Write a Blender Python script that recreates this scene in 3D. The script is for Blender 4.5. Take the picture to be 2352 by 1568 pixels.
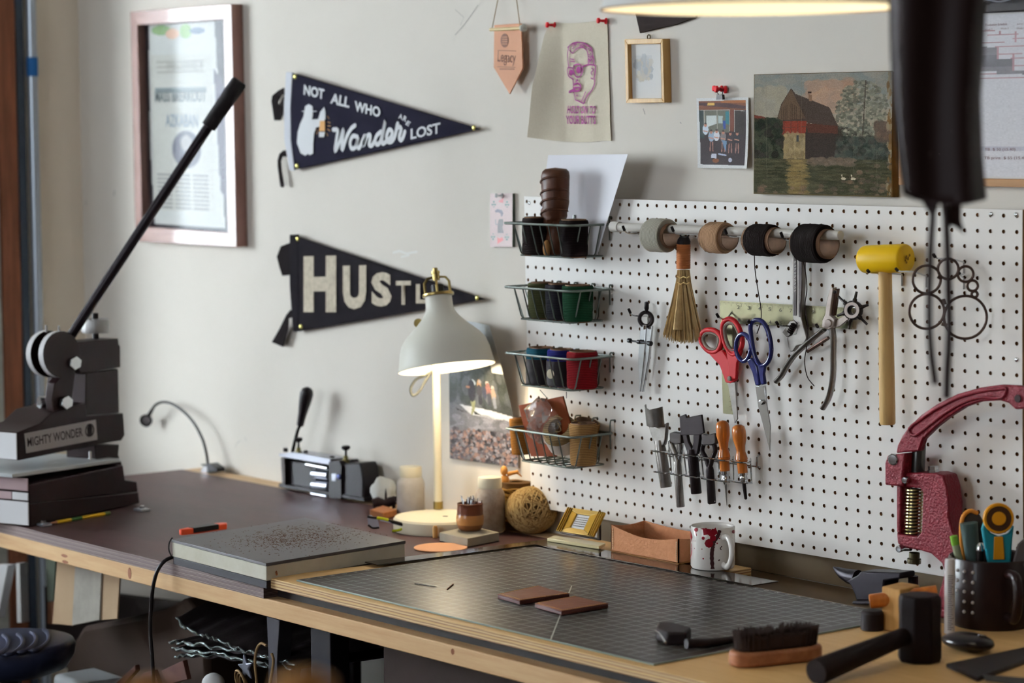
import bpy, math, random
import numpy as np
from mathutils import Vector, Matrix
for o in list(bpy.data.objects): bpy.data.objects.remove(o)
SC = bpy.context.scene; COL = SC.collection
# ---------------------------------------------------------------- camera, world, light, exposure
CAM = Vector((3.8448, -3.1692, 1.7074)); FPX = 5894.1
RV = Vector((0.63178690, 0.77510737, -0.00733981)); UV = Vector((-0.06197959, 0.05995344, 0.99627512)); FV = Vector((-0.77266023, 0.62897896, -0.08591864))
cd = bpy.data.cameras.new('camera'); cam = bpy.data.objects.new('camera', cd); COL.objects.link(cam)
mw = Matrix.Identity(4)
for i in range(3): mw[i][0] = RV[i]; mw[i][1] = UV[i]; mw[i][2] = -FV[i]; mw[i][3] = CAM[i]
cam.matrix_world = mw; cd.sensor_width = 36; cd.lens = FPX/2352*36; cd.clip_start = .05
cd.dof.use_dof = True; cd.dof.focus_distance = 4.45; cd.dof.aperture_fstop = 3.9
SC.camera = cam
SC.view_settings.view_transform = 'Standard'; SC.view_settings.look = 'None'; SC.view_settings.gamma = 1; SC.view_settings.use_curve_mapping = False
SC.view_settings.exposure = 0.62
wd = bpy.data.worlds.new('world'); SC.world = wd; wd.use_nodes = True
bg = wd.node_tree.nodes['Background']; bg.inputs[0].default_value = (1, .76, .66, 1); bg.inputs[1].default_value = .07
def area(name, loc, target, sx, sy, power, col, spread=180):
    l = bpy.data.lights.new(name, 'AREA'); l.shape = 'RECTANGLE'; l.size = sx; l.size_y = sy; l.energy = power; l.color = col; l.spread = math.radians(spread)
    o = bpy.data.objects.new(name, l); COL.objects.link(o); o.location = loc
    o.rotation_euler = (Vector(target)-Vector(loc)).to_track_quat('-Z', 'Y').to_euler(); return o
area('window_daylight', (-4.6, -3.3, 2.0), (0.1, -.1, 1.2), 2.2, 1.9, 460, (.90, .95, 1))
area('front_fill', (.5, -4.9, 2.2), (0, 0, 1.1), 1.8, 1.6, 44, (.84, .92, 1))  # unseen soft fill added from the camera side

# ---------------------------------------------------------------- helpers
rnd = random.Random(7)
def onY(px, py, y=.045):
    d = FV+RV*((px-1176)/FPX)-UV*((py-784)/FPX); return CAM+d*((y-CAM.y)/d.y)
def onZ(px, py, z=.9):
    d = FV+RV*((px-1176)/FPX)-UV*((py-784)/FPX); return CAM+d*((z-CAM.z)/d.z)
def onX(px, py, x):
    d = FV+RV*((px-1176)/FPX)-UV*((py-784)/FPX); return CAM+d*((x-CAM.x)/d.x)
def bow(x, z):                                   # the pegboard is slightly warped on its battens
    zr = z-1.55; u = x/1.19; v = -zr/.584
    return .0192*x-.0218*zr-.0161*4*u*(1-u)-.0015*4*v*(1-v)-.0014*u*v
def onB(px, py, off=0.):
    y = 0.
    for _ in range(5):
        p = onY(px, py, y-off); y = bow(p.x, p.z)
    return onY(px, py, y-off)
def lin(c):
    return tuple(((v/255)/12.92 if v/255 <= .04045 else ((v/255+.055)/1.055)**2.4) for v in c[:3])+(1,)
MATS = {}
def M(name, col=(128,)*3, rough=.5, metal=0, var=None, bump=None, spec=.22, trans=0, coat=0, emit=None, col2=None, stretch=None, alpha=1, ior=1.45, sheen=0):
    """procedural material: base colour, optional noise variation var=(scale, amount 0..1) to col2, bump=(scale, strength)"""
    if name in MATS: return MATS[name]
    m = bpy.data.materials.new(name); m.use_nodes = True; nt = m.node_tree; b = nt.nodes['Principled BSDF']; L = nt.links.new
    b.inputs['Base Color'].default_value = lin(col); b.inputs['Roughness'].default_value = rough; b.inputs['Metallic'].default_value = metal
    b.inputs['Specular IOR Level'].default_value = spec; b.inputs['Transmission Weight'].default_value = trans; b.inputs['Coat Weight'].default_value = coat
    b.inputs['Alpha'].default_value = alpha; b.inputs['IOR'].default_value = ior; b.inputs['Sheen Weight'].default_value = sheen
    if emit: b.inputs['Emission Color'].default_value = lin(emit[0]); b.inputs['Emission Strength'].default_value = emit[1]
    if var or bump:
        tc = nt.nodes.new('ShaderNodeTexCoord'); mp = nt.nodes.new('ShaderNodeMapping'); L(tc.outputs['Object'], mp.inputs[0])
        if stretch: mp.inputs['Scale'].default_value = stretch
    if var:
        n = nt.nodes.new('ShaderNodeTexNoise'); n.inputs['Scale'].default_value = var[0]; n.inputs['Detail'].default_value = 5; n.inputs['Roughness'].default_value = .65
        L(mp.outputs[0], n.inputs['Vector'])
        r = nt.nodes.new('ShaderNodeValToRGB'); r.color_ramp.elements[0].position = .5-var[1]; r.color_ramp.elements[1].position = .5+var[1]
        c2 = col2 or tuple(int(v*.72) for v in col)
        r.color_ramp.elements[0].color = lin(c2); r.color_ramp.elements[1].color = lin(col)
        L(n.outputs[0], r.inputs[0]); L(r.outputs[0], b.inputs['Base Color'])
    if bump:
        n2 = nt.nodes.new('ShaderNodeTexNoise'); n2.inputs['Scale'].default_value = bump[0]; n2.inputs['Detail'].default_value = 6; L(mp.outputs[0], n2.inputs['Vector'])
        bp = nt.nodes.new('ShaderNodeBump'); bp.inputs['Strength'].default_value = bump[1]; bp.inputs['Distance'].default_value = .002
        L(n2.outputs[0], bp.inputs['Height']); L(bp.outputs[0], b.inputs['Normal'])
    MATS[name] = m; return m
def vcol_mat(name, rough=.6, spec=.4, bump=None):
    m = M(name, (200, 200, 200), rough, spec=spec, bump=bump); nt = m.node_tree
    if not any(n.type == 'ATTRIBUTE' for n in nt.nodes):
        a = nt.nodes.new('ShaderNodeAttribute'); a.attribute_name = 'Col'; nt.links.new(a.outputs['Color'], nt.nodes['Principled BSDF'].inputs['Base Color'])
    return m
def ply_mat(name, layers, scale, rough=.6, col=(190, 150, 100), dark=(90, 60, 45)):   # layered plywood edge, bands along z
    m = M(name, col, rough); nt = m.node_tree; L = nt.links.new
    tc = nt.nodes.new('ShaderNodeTexCoord'); sx = nt.nodes.new('ShaderNodeSeparateXYZ'); L(tc.outputs['Object'], sx.inputs[0])
    n = nt.nodes.new('ShaderNodeTexNoise'); n.inputs['Scale'].default_value = 14; mp = nt.nodes.new('ShaderNodeMapping'); mp.inputs['Scale'].default_value = (1, 1, 6)
    L(tc.outputs['Object'], mp.inputs[0]); L(mp.outputs[0], n.inputs['Vector'])
    a = nt.nodes.new('ShaderNodeMath'); a.operation = 'MULTIPLY_ADD'; L(n.outputs[0], a.inputs[0]); a.inputs[1].default_value = .0035; L(sx.outputs['Z'], a.inputs[2])
    b = nt.nodes.new('ShaderNodeMath'); b.operation = 'MULTIPLY'; L(a.outputs[0], b.inputs[0]); b.inputs[1].default_value = scale
    c = nt.nodes.new('ShaderNodeMath'); c.operation = 'FRACT'; L(b.outputs[0], c.inputs[0])
    r = nt.nodes.new('ShaderNodeValToRGB'); r.color_ramp.interpolation = 'LINEAR'
    e = r.color_ramp.elements; e[0].position = 0; e[1].position = 1
    e[0].color = lin(layers[0]); e[1].color = lin(layers[-1])
    for i, l in enumerate(layers[1:-1]): q = e.new((i+1)/(len(layers)-1)); q.color = lin(l)
    L(c.outputs[0], r.inputs[0]); L(r.outputs[0], nt.nodes['Principled BSDF'].inputs['Base Color']); return m
def wood_mat(name, light, dark, axis=0, rough=.55, scale=1., amt=.22, coat=0):            # grain stretched along one axis
    st = [22*scale]*3; st[axis] = 1.6*scale
    return M(name, light, rough, var=(3, amt), col2=dark, stretch=tuple(st), bump=(6, .12), coat=coat)

ORG = {}
def thing(name, label, cat, loc, group=None):
    o = bpy.data.objects.new(name, None); COL.objects.link(o); o.location = loc; o.empty_display_size = .02
    o['label'] = label; o['category'] = cat
    if group: o['group'] = group
    ORG[o.name] = Vector(loc); return o
def tag(o, label, cat, group=None, kind=None):
    o['label'] = label; o['category'] = cat
    if group: o['group'] = group
    if kind: o['kind'] = kind
    return o
def perp(d):
    d = d.normalized(); a = Vector((0, 0, 1)) if abs(d.z) < .9 else Vector((1, 0, 0))
    u = d.cross(a).normalized(); return u, d.cross(u).normalized()
class MB:
    def __init__(s): s.v = []; s.f = []; s.m = []; s.mi = 0
    def add(s, v, f):
        k = len(s.v); s.v += [Vector(p) for p in v]; s.f += [tuple(i+k for i in q) for q in f]; s.m += [s.mi]*len(f); return s
    def box(s, a, b):
        x0, y0, z0 = a; x1, y1, z1 = b
        return s.ob((x0, y0, z0), (x1-x0, 0, 0), (0, y1-y0, 0), (0, 0, z1-z0))
    def ob(s, o, ax, ay, az):                       # box from a corner and three edge vectors
        o, ax, ay, az = Vector(o), Vector(ax), Vector(ay), Vector(az)
        v = [o, o+ax, o+ax+ay, o+ay]; v += [p+az for p in v]
        f = [(3, 2, 1, 0), (4, 5, 6, 7), (0, 1, 5, 4), (1, 2, 6, 5), (2, 3, 7, 6), (3, 0, 4, 7)]
        if ax.cross(ay).dot(az) < 0: f = [q[::-1] for q in f]
        return s.add(v, f)
    def cb(s, c, size, R=None):                     # centred box, optional rotation
        h = [Vector((size[0], 0, 0)), Vector((0, size[1], 0)), Vector((0, 0, size[2]))]
        if R: h = [R @ q for q in h]
        return s.ob(Vector(c)-(h[0]+h[1]+h[2])/2, *h)
    def prism(s, pts, vec):
        p = [Vector(q) for q in pts]; n = len(p); w = Vector(vec)
        nr = Vector((0, 0, 0))
        for i in range(n): nr += p[i].cross(p[(i+1) % n])
        if nr.dot(w) > 0: p = p[::-1]
        return s.add(p+[q+w for q in p], [tuple(range(n)), tuple(range(2*n-1, n-1, -1))]+[(i, n+i, n+(i+1) % n, (i+1) % n) for i in range(n)])
    def tube(s, pts, r, n=8, closed=False, cap=True, sq=None):
        P = [Vector(q) for q in pts]; N = len(P)
        if not hasattr(r, '__len__'): r = [r]*N
        v = []; f = []; u = None
        for i in range(N):
            if closed: t = P[(i+1) % N]-P[i-1]
            else: t = P[min(i+1, N-1)]-P[max(i-1, 0)]
            t = t.normalized() if t.length > 1e-9 else Vector((0, 0, 1))
            if u is None: u, w = perp(t)
            else:
                u = (u-t*u.dot(t)); u = u.normalized() if u.length > 1e-6 else perp(t)[0]; w = t.cross(u)
            for k in range(n):
                a = 2*math.pi*k/n; v.append(P[i]+(u*math.cos(a)+w*math.sin(a)*(sq or 1))*r[i])
        m = N if closed else N-1
        for i in range(m):
            j = (i+1) % N
            for k in range(n): f.append((i*n+k, i*n+(k+1) % n, j*n+(k+1) % n, j*n+k))
        if cap and not closed: f.append(tuple(range(n-1, -1, -1))); f.append(tuple((N-1)*n+k for k in range(n)))
        return s.add(v, f)
    def lathe(s, prof, o, axis=(0, 0, 1), n=24, sx=1.):   # prof = [(radius, height)...]; r=0 closes
        o = Vector(o); ax = Vector(axis).normalized(); u, w = perp(ax); v = []; f = []; rings = []
        for r, h in prof:
            if r <= 1e-7: rings.append([len(v)]); v.append(o+ax*h)
            else:
                rings.append(list(range(len(v), len(v)+n)))
                for k in range(n):
                    a = 2*math.pi*k/n; v.append(o+ax*h+u*(math.cos(a)*r)+w*(math.sin(a)*r*sx))
        for a, b in zip(rings[:-1], rings[1:]):
            for k in range(n):
                k2 = (k+1) % n
                if len(a) == 1 and len(b) == 1: continue
                if len(a) == 1: f.append((a[0], b[k], b[k2])[::-1])
                elif len(b) == 1: f.append((a[k], a[k2], b[0]))
                else: f.append((a[k], a[k2], b[k2], b[k]))
        s2 = ax.cross(u).dot(w)
        if s2 < 0: f = [q[::-1] for q in f]
        return s.add(v, f)
    def ball(s, c, r, n=12, axis=(0, 0, 1)):
        if not hasattr(r, '__len__'): r = (r, r, r)
        c = Vector(c); k0 = len(s.v)
        s.lathe([(math.sin(math.pi*i/n) if 0 < i < n else 0, -math.cos(math.pi*i/n)) for i in range(n+1)], (0, 0, 0), (0, 0, 1), n+4)
        for i in range(k0, len(s.v)): q = s.v[i]; s.v[i] = Vector((c.x+q.x*r[0], c.y+q.y*r[1], c.z+q.z*r[2]))
        return s
    def torus(s, c, axis, R, r, n=28, m=8, a0=0, a1=2*math.pi):
        c = Vector(c); u, w = perp(Vector(axis)); full = abs(a1-a0-2*math.pi) < 1e-6
        return s.tube([c+(u*math.cos(a0+(a1-a0)*k/n)+w*math.sin(a0+(a1-a0)*k/n))*R for k in range(n if full else n+1)], r, m, closed=full)
    def sheet(s, grid, th, dirv):                   # grid[i][j] of points -> thick sheet
        R_, C_ = len(grid), len(grid[0]); d = Vector(dirv)*th; v = [Vector(p) for row in grid for p in row]; k = len(v); v += [p+d for p in v]; f = []
        for i in range(R_-1):
            for j in range(C_-1):
                a = i*C_+j; f.append((a, a+1, a+C_+1, a+C_)); f.append((k+a, k+a+C_, k+a+C_+1, k+a+1))
        for i in range(R_-1):
            for a, b in ((i*C_, (i+1)*C_), ((i+1)*C_+C_-1, i*C_+C_-1)): f.append((a, b, k+b, k+a))
        for j in range(C_-1):
            for a, b in ((j+1, j), ((R_-1)*C_+j, (R_-1)*C_+j+1)): f.append((a, b, k+b, k+a))
        return s.add(v, f)
    def xf(s, mat, k0=0):
        for i in range(k0, len(s.v)): s.v[i] = mat @ s.v[i]
        return s
    def build(s, name, mat, parent=None, loc=None, smooth=40, bevel=0, seg=2, label=None, kind=None, cols=None):
        me = bpy.data.meshes.new(name)
        if parent is not None: org = ORG[parent.name]
        elif loc is not None: org = Vector(loc)
        else:
            xs = [p.x for p in s.v]; ys = [p.y for p in s.v]; zs = [p.z for p in s.v]
            org = Vector(((min(xs)+max(xs))/2, (min(ys)+max(ys))/2, min(zs)))
        me.from_pydata([tuple(p-org) for p in s.v], [], s.f); me.update()
        o = bpy.data.objects.new(name, me); COL.objects.link(o); ORG[o.name] = org
        for m in (mat if isinstance(mat, (list, tuple)) else [mat]): me.materials.append(m)
        if any(s.m): me.polygons.foreach_set('material_index', s.m)
        if smooth:
            me.polygons.foreach_set('use_smooth', [True]*len(me.polygons))
            me.set_sharp_from_angle(angle=math.radians(smooth))
        if parent is not None: o.parent = parent
        else: o.location = org
        if bevel:
            b = o.modifiers.new('bevel', 'BEVEL'); b.width = bevel; b.segments = seg; b.limit_method = 'ANGLE'; b.angle_limit = math.radians(35); b.harden_normals = False
        if label: o['label'] = label
        if kind: o['kind'] = kind
        return o
def struct(o): o['kind'] = 'structure'; return o
def picture(name, img, P00, P10, P01, mat, parent, bend=None, label=None):
    """img[h][w] of sRGB 0..255 -> vertex-coloured fine grid; P00 bottom-left, P10 bottom-right, P01 top-left"""
    h, w = img.shape[:2]; P00, P10, P01 = Vector(P00), Vector(P10), Vector(P01); a = P10-P00; b = P01-P00
    u = np.linspace(0, 1, w+1); v = np.linspace(0, 1, h+1); U, V = np.meshgrid(u, v)
    P = np.array(P00)+U[..., None]*np.array(a)+V[..., None]*np.array(b)
    if bend is not None: P = P+bend(U, V)
    org = np.array(ORG[parent.name]); P = (P-org).reshape(-1, 3)
    I = np.arange((h+1)*(w+1)).reshape(h+1, w+1)
    F = np.stack([I[:-1, :-1], I[:-1, 1:], I[1:, 1:], I[1:, :-1]], -1).reshape(-1, 4)
    me = bpy.data.meshes.new(name); me.vertices.add(len(P)); me.vertices.foreach_set('co', P.ravel())
    me.loops.add(F.size); me.loops.foreach_set('vertex_index', F.ravel()); me.polygons.add(len(F))
    me.polygons.foreach_set('loop_start', np.arange(0, F.size, 4)); me.polygons.foreach_set('loop_total', np.full(len(F), 4)); me.update(); me.validate()
    c = img[::-1].reshape(-1, 3)/255.; c = np.where(c <= .04045, c/12.92, ((c+.055)/1.055)**2.4)
    at = me.color_attributes.new('Col', 'FLOAT_COLOR', 'CORNER'); d = np.ones((len(F), 4, 4)); d[..., :3] = c[:, None, :]; at.data.foreach_set('color', d.ravel())
    me.materials.append(mat); me.polygons.foreach_set('use_smooth', [True]*len(me.polygons))
    o = bpy.data.objects.new(name, me); COL.objects.link(o); o.parent = parent; ORG[o.name] = ORG[parent.name]
    if label: o['label'] = label
    return o
# tiny raster painter for flat prints (pixel arrays in memory only)
class Paint:
    def __init__(s, w, h, col): s.w, s.h = w, h; s.a = np.ones((h, w, 3))*np.array(col, float); s.Y, s.X = np.mgrid[0:h, 0:w]+.5; s.r = np.random.RandomState(3)
    def poly(s, pts, col, al=1.):
        m = np.zeros((s.h, s.w), bool); n = len(pts)
        for i in range(n):
            x0, y0 = pts[i]; x1, y1 = pts[(i+1) % n]
            if y0 == y1: continue
            c = (s.Y > min(y0, y1)) & (s.Y <= max(y0, y1)); xi = x0+(s.Y-y0)*(x1-x0)/(y1-y0); m ^= c & (s.X < xi)
        s.a[m] = s.a[m]*(1-al)+np.array(col)*al; return m
    def ell(s, x, y, rx, ry, col, al=1.):
        m = ((s.X-x)/rx)**2+((s.Y-y)/ry)**2 < 1; s.a[m] = s.a[m]*(1-al)+np.array(col)*al; return m
    def rect(s, x0, y0, x1, y1, col, al=1.):
        m = (s.X > x0) & (s.X < x1) & (s.Y > y0) & (s.Y < y1); s.a[m] = s.a[m]*(1-al)+np.array(col)*al; return m
    def line(s, pts, wd, col, al=1.):
        m = np.zeros((s.h, s.w), bool)
        for (x0, y0), (x1, y1) in zip(pts[:-1], pts[1:]):
            dx, dy = x1-x0, y1-y0; L = max(dx*dx+dy*dy, 1e-6); t = np.clip(((s.X-x0)*dx+(s.Y-y0)*dy)/L, 0, 1)
            m |= (s.X-x0-t*dx)**2+(s.Y-y0-t*dy)**2 < wd*wd/4
        s.a[m] = s.a[m]*(1-al)+np.array(col)*al; return m
    def grad(s, y0, y1, c0, c1, mask=None):
        t = np.clip((s.Y-y0)/(y1-y0), 0, 1)[..., None]; c = np.array(c0)*(1-t)+np.array(c1)*t; m = (s.Y >= y0) & (s.Y < y1)
        if mask is not None: m &= mask
        s.a[m] = c[m]
    def noise(s, amt, cell=1, mask=None):
        n = s.r.randn(s.h//cell+2, s.w//cell+2); n = np.kron(n, np.ones((cell, cell)))[:s.h, :s.w]
        if mask is not None: n = n*mask
        s.a = np.clip(s.a+n[..., None]*amt, 0, 255)
    def dabs(s, n, box, rx, ry, cols, mask=None, al=.8):
        for _ in range(n):
            x = box[0]+s.r.rand()*(box[2]-box[0]); y = box[1]+s.r.rand()*(box[3]-box[1])
            if mask is not None and not mask[min(s.h-1, int(y)), min(s.w-1, int(x))]: continue
            c = np.array(cols[s.r.randint(len(cols))])+s.r.randn()*6; k = .6+s.r.rand()*.8
            x0, x1, y0, y1 = int(max(0, x-rx*2)), int(x+rx*2)+2, int(max(0, y-ry*2)), int(y+ry*2)+2
            X, Y = s.X[y0:y1, x0:x1], s.Y[y0:y1, x0:x1]; mm = ((X-x)/(rx*k))**2+((Y-y)/(ry*k))**2 < 1
            t = s.a[y0:y1, x0:x1]; t[mm] = t[mm]*(1-al)+np.clip(c, 0, 255)*al
def text(s, mat, P00, P10, P01, parent, name='lettering', off=0., shear=0., lift=None, keep=False):
    """flat lettering; bbox of the text fitted to the parallelogram P00 (bottom left) P10 (bottom right) P01 (top left)"""
    c = bpy.data.curves.new('t', 'FONT'); c.body = s; c.offset = off; c.shear = shear; c.resolution_u = 3; c.align_x = 'LEFT'
    o = bpy.data.objects.new('t', c); COL.objects.link(o); dg = bpy.context.evaluated_depsgraph_get(); dg.update()
    me = bpy.data.meshes.new_from_object(o.evaluated_get(dg)); bpy.data.objects.remove(o)
    n = len(me.vertices); co = np.zeros(n*3); me.vertices.foreach_get('co', co); co = co.reshape(-1, 3)
    mn, mx = co.min(0), co.max(0); u = (co[:, 0]-mn[0])/(mx[0]-mn[0]); v = (co[:, 1]-mn[1])/(mx[1]-mn[1])
    P00, P10, P01 = np.array(P00), np.array(P10), np.array(P01)
    q = P00+u[:, None]*(P10-P00)+v[:, None]*(P01-P00)
    if lift is not None: q = q+np.array([lift(a, b) for a, b in zip(u, v)])
    q = q-np.array(ORG[parent.name]); me.vertices.foreach_set('co', q.ravel()); me.update(); me.name = name
    me.materials.clear(); me.materials.append(mat)
    ob = bpy.data.objects.new(name, me); COL.objects.link(ob); ob.parent = parent; ORG[ob.name] = ORG[parent.name]; return ob
def stroke(mb, pts, w, n, cap=6):                   # flat brush stroke: polyline in 3D thickened in the plane with normal n
    P = [Vector(p) for p in pts]; n = Vector(n).normalized()
    if not hasattr(w, '__len__'): w = [w]*len(P)
    L = []; R_ = []
    for i in range(len(P)):
        t = (P[min(i+1, len(P)-1)]-P[max(i-1, 0)]).normalized(); s = n.cross(t); L.append(P[i]+s*w[i]/2); R_.append(P[i]-s*w[i]/2)
    k = len(P); mb.add(L+R_, [(i, i+1, k+i+1, k+i) for i in range(k-1)])
    for e in (0, -1):
        u, v = perp(n); mb.add([P[e]+n*1e-5+(u*math.cos(2*math.pi*a/cap)+v*math.sin(2*math.pi*a/cap))*w[e]/2 for a in range(cap)], [tuple(range(cap))])
def cr(pts, k=6, closed=False):                     # Catmull-Rom resample
    P = [Vector(p) for p in pts]; N = len(P); out = []
    for i in range(N if closed else N-1):
        a = P[i-1] if (closed or i > 0) else P[0]*2-P[1]; b = P[i]; c = P[(i+1) % N]; d = P[(i+2) % N] if (closed or i+2 < N) else P[-1]*2-P[-2]
        for j in range(k):
            t = j/k; out.append(.5*((2*b)+(c-a)*t+(2*a-5*b+4*c-d)*t*t+(3*b-a-3*c+d)*t**3))
    if not closed: out.append(P[-1])
    return out
def dup(root, delta, label=None, group=None):       # copy of a thing with its parts and sub-parts
    r = root.copy(); COL.objects.link(r); r.location = root.location+Vector(delta)
    if label: r['label'] = label
    if group: r['group'] = group
    for ch in list(root.children):
        c = ch.copy(); COL.objects.link(c); c.parent = r
        for g in ch.children: d = g.copy(); COL.objects.link(d); d.parent = c
    return r
# ---------------------------------------------------------------- room shell
XL = -1.796; WY = .045
plaster = M('plaster', (228, 222, 212), .8, var=(2.2, .5), col2=(216, 209, 198), bump=(60, .12))
b = MB(); b.box((XL-.1, WY, 0), (3.4, WY+.1, 2.7)); wall_back = struct(b.build('wall_back', plaster, smooth=0))
wy0, wy1, wz0, wz1 = -.235, -3.0, .95, 2.45                                 # window opening in the left wall
plaster_l = M('plaster_left', (240, 230, 212), .85, var=(3, .5), col2=(232, 220, 200), bump=(50, .12))
b = MB(); b.box((XL-.1, wy0, 0), (XL, WY, 2.7)); b.box((XL-.1, wy1, 0), (XL, wy0, wz0)); b.box((XL-.1, wy1, wz1), (XL, wy0, 2.7)); b.box((XL-.1, -5, 0), (XL, wy1, 2.7))
wall_left = struct(b.build('wall_left', plaster_l, smooth=0))
conc = M('floor_concrete', (70, 60, 54), .7, var=(4, .3), bump=(20, .2))
b = MB(); b.box((-3, -5, -.1), (3.4, WY+.1, 0)); struct(b.build('floor', conc, smooth=0))
b = MB(); b.box((-1.9, -5, 2.7), (3.4, WY+.1, 2.8)); struct(b.build('ceiling', M('ceiling_paint', (205, 203, 198), .9), smooth=0))
# scuffs, hairline cracks and old filler on the wall: thin smears of their own
def scuff(pts, w, mat, name='scuff'):
    mb = MB(); stroke(mb, [Vector((p.x, p.y-.0006, p.z)) for p in [onY(x, y) for x, y in pts]], w, (0, -1, 0)); o = mb.build(name, mat, wall_back if False else None, smooth=0)
    o.parent = wall_back; o.location = o.location-wall_back.location; return o
grey = M('scuff_grey', (176, 172, 166), .9); pale = M('filler', (228, 226, 220), .9)
for pts, w in (([(1098, 12), (1082, 36), (1066, 58), (1046, 80)], .0016), ([(1046, 22), (1066, 40), (1058, 58)], .001), ([(264, 438), (262, 448)], .004), ([(552, 1012), (544, 1018), (541, 1028)], .0012), ([(563, 1004), (566, 1012)], .0012), ([(1478, 250), (1482, 262)], .002), ([(1563, 281), (1565, 283)], .002), ([(180, 455), (186, 470), (182, 488)], .003), ([(198, 462), (199, 470)], .003)):
    scuff(pts, w, grey)
for pts, w in (([(904, 580), (918, 576), (934, 582), (958, 578)], .005), ([(922, 590), (940, 586)], .004)): scuff(pts, w, pale, 'filler_smear')
b = MB(); b.box((.16, WY-.008, .9005), (3.3, WY-.0005, 1.03)); struct(b.build('added_strip_1', M('added_strip_brown', (126, 108, 80), .55, var=(3, .4), col2=(96, 82, 66)), bevel=.001))  # brown strip added to darken the wall below the pegboard
# window frame with stud, glazing
timber = wood_mat('old_timber', (140, 88, 62), (96, 58, 42), 2, .7)
b = MB(); b.box((XL-.06, -.186, 0), (XL+.010, -.136, 2.7)); w1 = struct(b.build('window_1', timber, bevel=.002))
pale_paint = M('painted_frame', (196, 196, 186), .6, var=(10, .3))
MB().box((XL-.08, wy1, wz0-.05), (XL+.01, -.24, wz0)).build('window_sill', pale_paint, w1)
MB().box((XL-.08, wy1, wz1), (XL+.01, -.24, wz1+.05)).build('window_head', pale_paint, w1)
MB().box((XL-.06, -.235, 0), (XL+.005, -.188, 2.69)).build('window_jamb', pale_paint, w1)
for y in (-1.15, -2.08, -2.99): MB().box((XL-.06, y-.02, wz0), (XL-.01, y+.02, wz1)).build('mullion', pale_paint, w1)
glass = M('clear_glass', (240, 246, 248), .02, trans=1, ior=1.05)
for a, c in ((-.24, -1.13), (-1.17, -2.06), (-2.1, -2.97)): MB().box((XL-.04, c, wz0), (XL-.036, a, wz1)).build('pane', glass, w1)
steel_p = M('conduit_steel', (176, 186, 196), .35, .7)
p0 = onX(84, 300, XL+.03)
t = thing('conduit_pipe', 'grey metal conduit pipe running up the left wall beside the window timber', 'pipe', (XL+.03, p0.y, 0))
MB().lathe([(0, 0), (.0125, 0), (.0125, 2.7), (0, 2.7)], (XL+.016, p0.y, 0), n=16).build('pipe', steel_p, t)
pz = onX(78, 132, XL+.03).z; pz2 = onX(78, 175, XL+.03).z
MB().lathe([(.0128, 0), (.0138, .001), (.0138, pz-pz2), (.0128, pz-pz2+.001)], (XL+.016, p0.y, pz2), n=16).build('tape_band', M('blue_tape', (38, 100, 160), .6), t, label='blue tape wrapped round the pipe')
dk = M('dark_rail', (62, 70, 82), .5, .3)
MB().box((XL-.01, -.132, 0), (XL+.008, -.112, 2.7)).build('rail', dk, t, label='dark blue grey rail behind the pipe')

# ---------------------------------------------------------------- workbench
darkply = M('film_faced_ply', (84, 56, 54), .42, var=(3, .3), col2=(58, 37, 37), bump=(25, .12), stretch=(1, 3, 1), spec=.3, ior=1.4)
darkedge = ply_mat('dark_ply_edge', [(70, 52, 50), (128, 112, 108), (62, 44, 42), (146, 128, 122), (66, 48, 46), (112, 96, 94), (70, 52, 50)], 140, .6)
pine = wood_mat('pine', (206, 172, 128), (178, 138, 94), 0, .6, amt=.3)
XB0, XB1, YF, YB = -1.26, 2.6, -.713, -.012
wb = thing('workbench', 'long wooden workbench with dark plywood top and pine front rail along the back wall', 'workbench', ((XB0+XB1)/2, -.35, 0))
b = MB(); b.box((XB0, YF, .8785), (.135, YB, .9))
for i, f in enumerate(b.f[-6:]): b.m[len(b.m)-6+i] = 1 if i in (2, 3, 4, 5) else 0
b.build('dark_top', [darkply, darkedge], wb, smooth=0)
b = MB(); b.box((.1352, -.146, .8785), (XB1, WY-.0085, .9)).build('rear_top', M('rear_top_reflection', (112, 90, 62), .38, var=(4, .4), col2=(84, 66, 50), spec=.4), wb, smooth=0)  # rear of the dark top, pegboard reflection put into its brown
b = MB(); b.box((.1352, YF+.03, .8785), (XB1, -.1462, .9)).build('under_top', M('black_board', (38, 32, 32), .6), wb, smooth=0)
b = MB(); b.box((XB0, YB, .8785), (.135, WY-.001, .899)).build('back_strip', wood_mat('pine_strip', (214, 186, 148), (196, 162, 122), 0), wb, smooth=0)
b = MB(); b.box((XB0, YF+.002, .847), (XB1, YF+.09, .8783)).build('front_rail', pine, wb, bevel=.002)
b = MB(); b.box((XB0, -.05, .80), (XB1, .03, .8783)).build('rear_rail', pine, wb, bevel=.002)
piney = wood_mat('pine_y', (196, 160, 116), (168, 128, 86), 1, .6)
for x in (-1.22, -.55, .0, .62, 1.3): MB().box((x, YF+.091, .848), (x+.038, -.051, .878)).build('joist', piney, wb, bevel=.002)
knot = M('pine_knot', (128, 78, 48), .6)
for px, py, rx, rz in ((298, 1316, .006, .011), (1040, 1496, .004, .005), (150, 1290, .012, .003), (148, 1276, .012, .003)):
    p = onY(px, py, YF+.002); MB().lathe([(0, .0008), (rx, .0006), (rx, 0)], (p.x, p.y, p.z), (0, -1, 0), 14, sx=rz/rx).build('knot', knot, wb)
blackmetal = M('black_metal', (34, 32, 36), .45, .6)
for x in (-1.1, .2, 1.5):
    for y0, y1 in ((-.62, -.66), (-.08, -.04)):
        MB().box((x, min(y0, y1), 0), (x+.06, max(y0, y1), .84)).build('leg', blackmetal, wb, bevel=.002)
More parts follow.
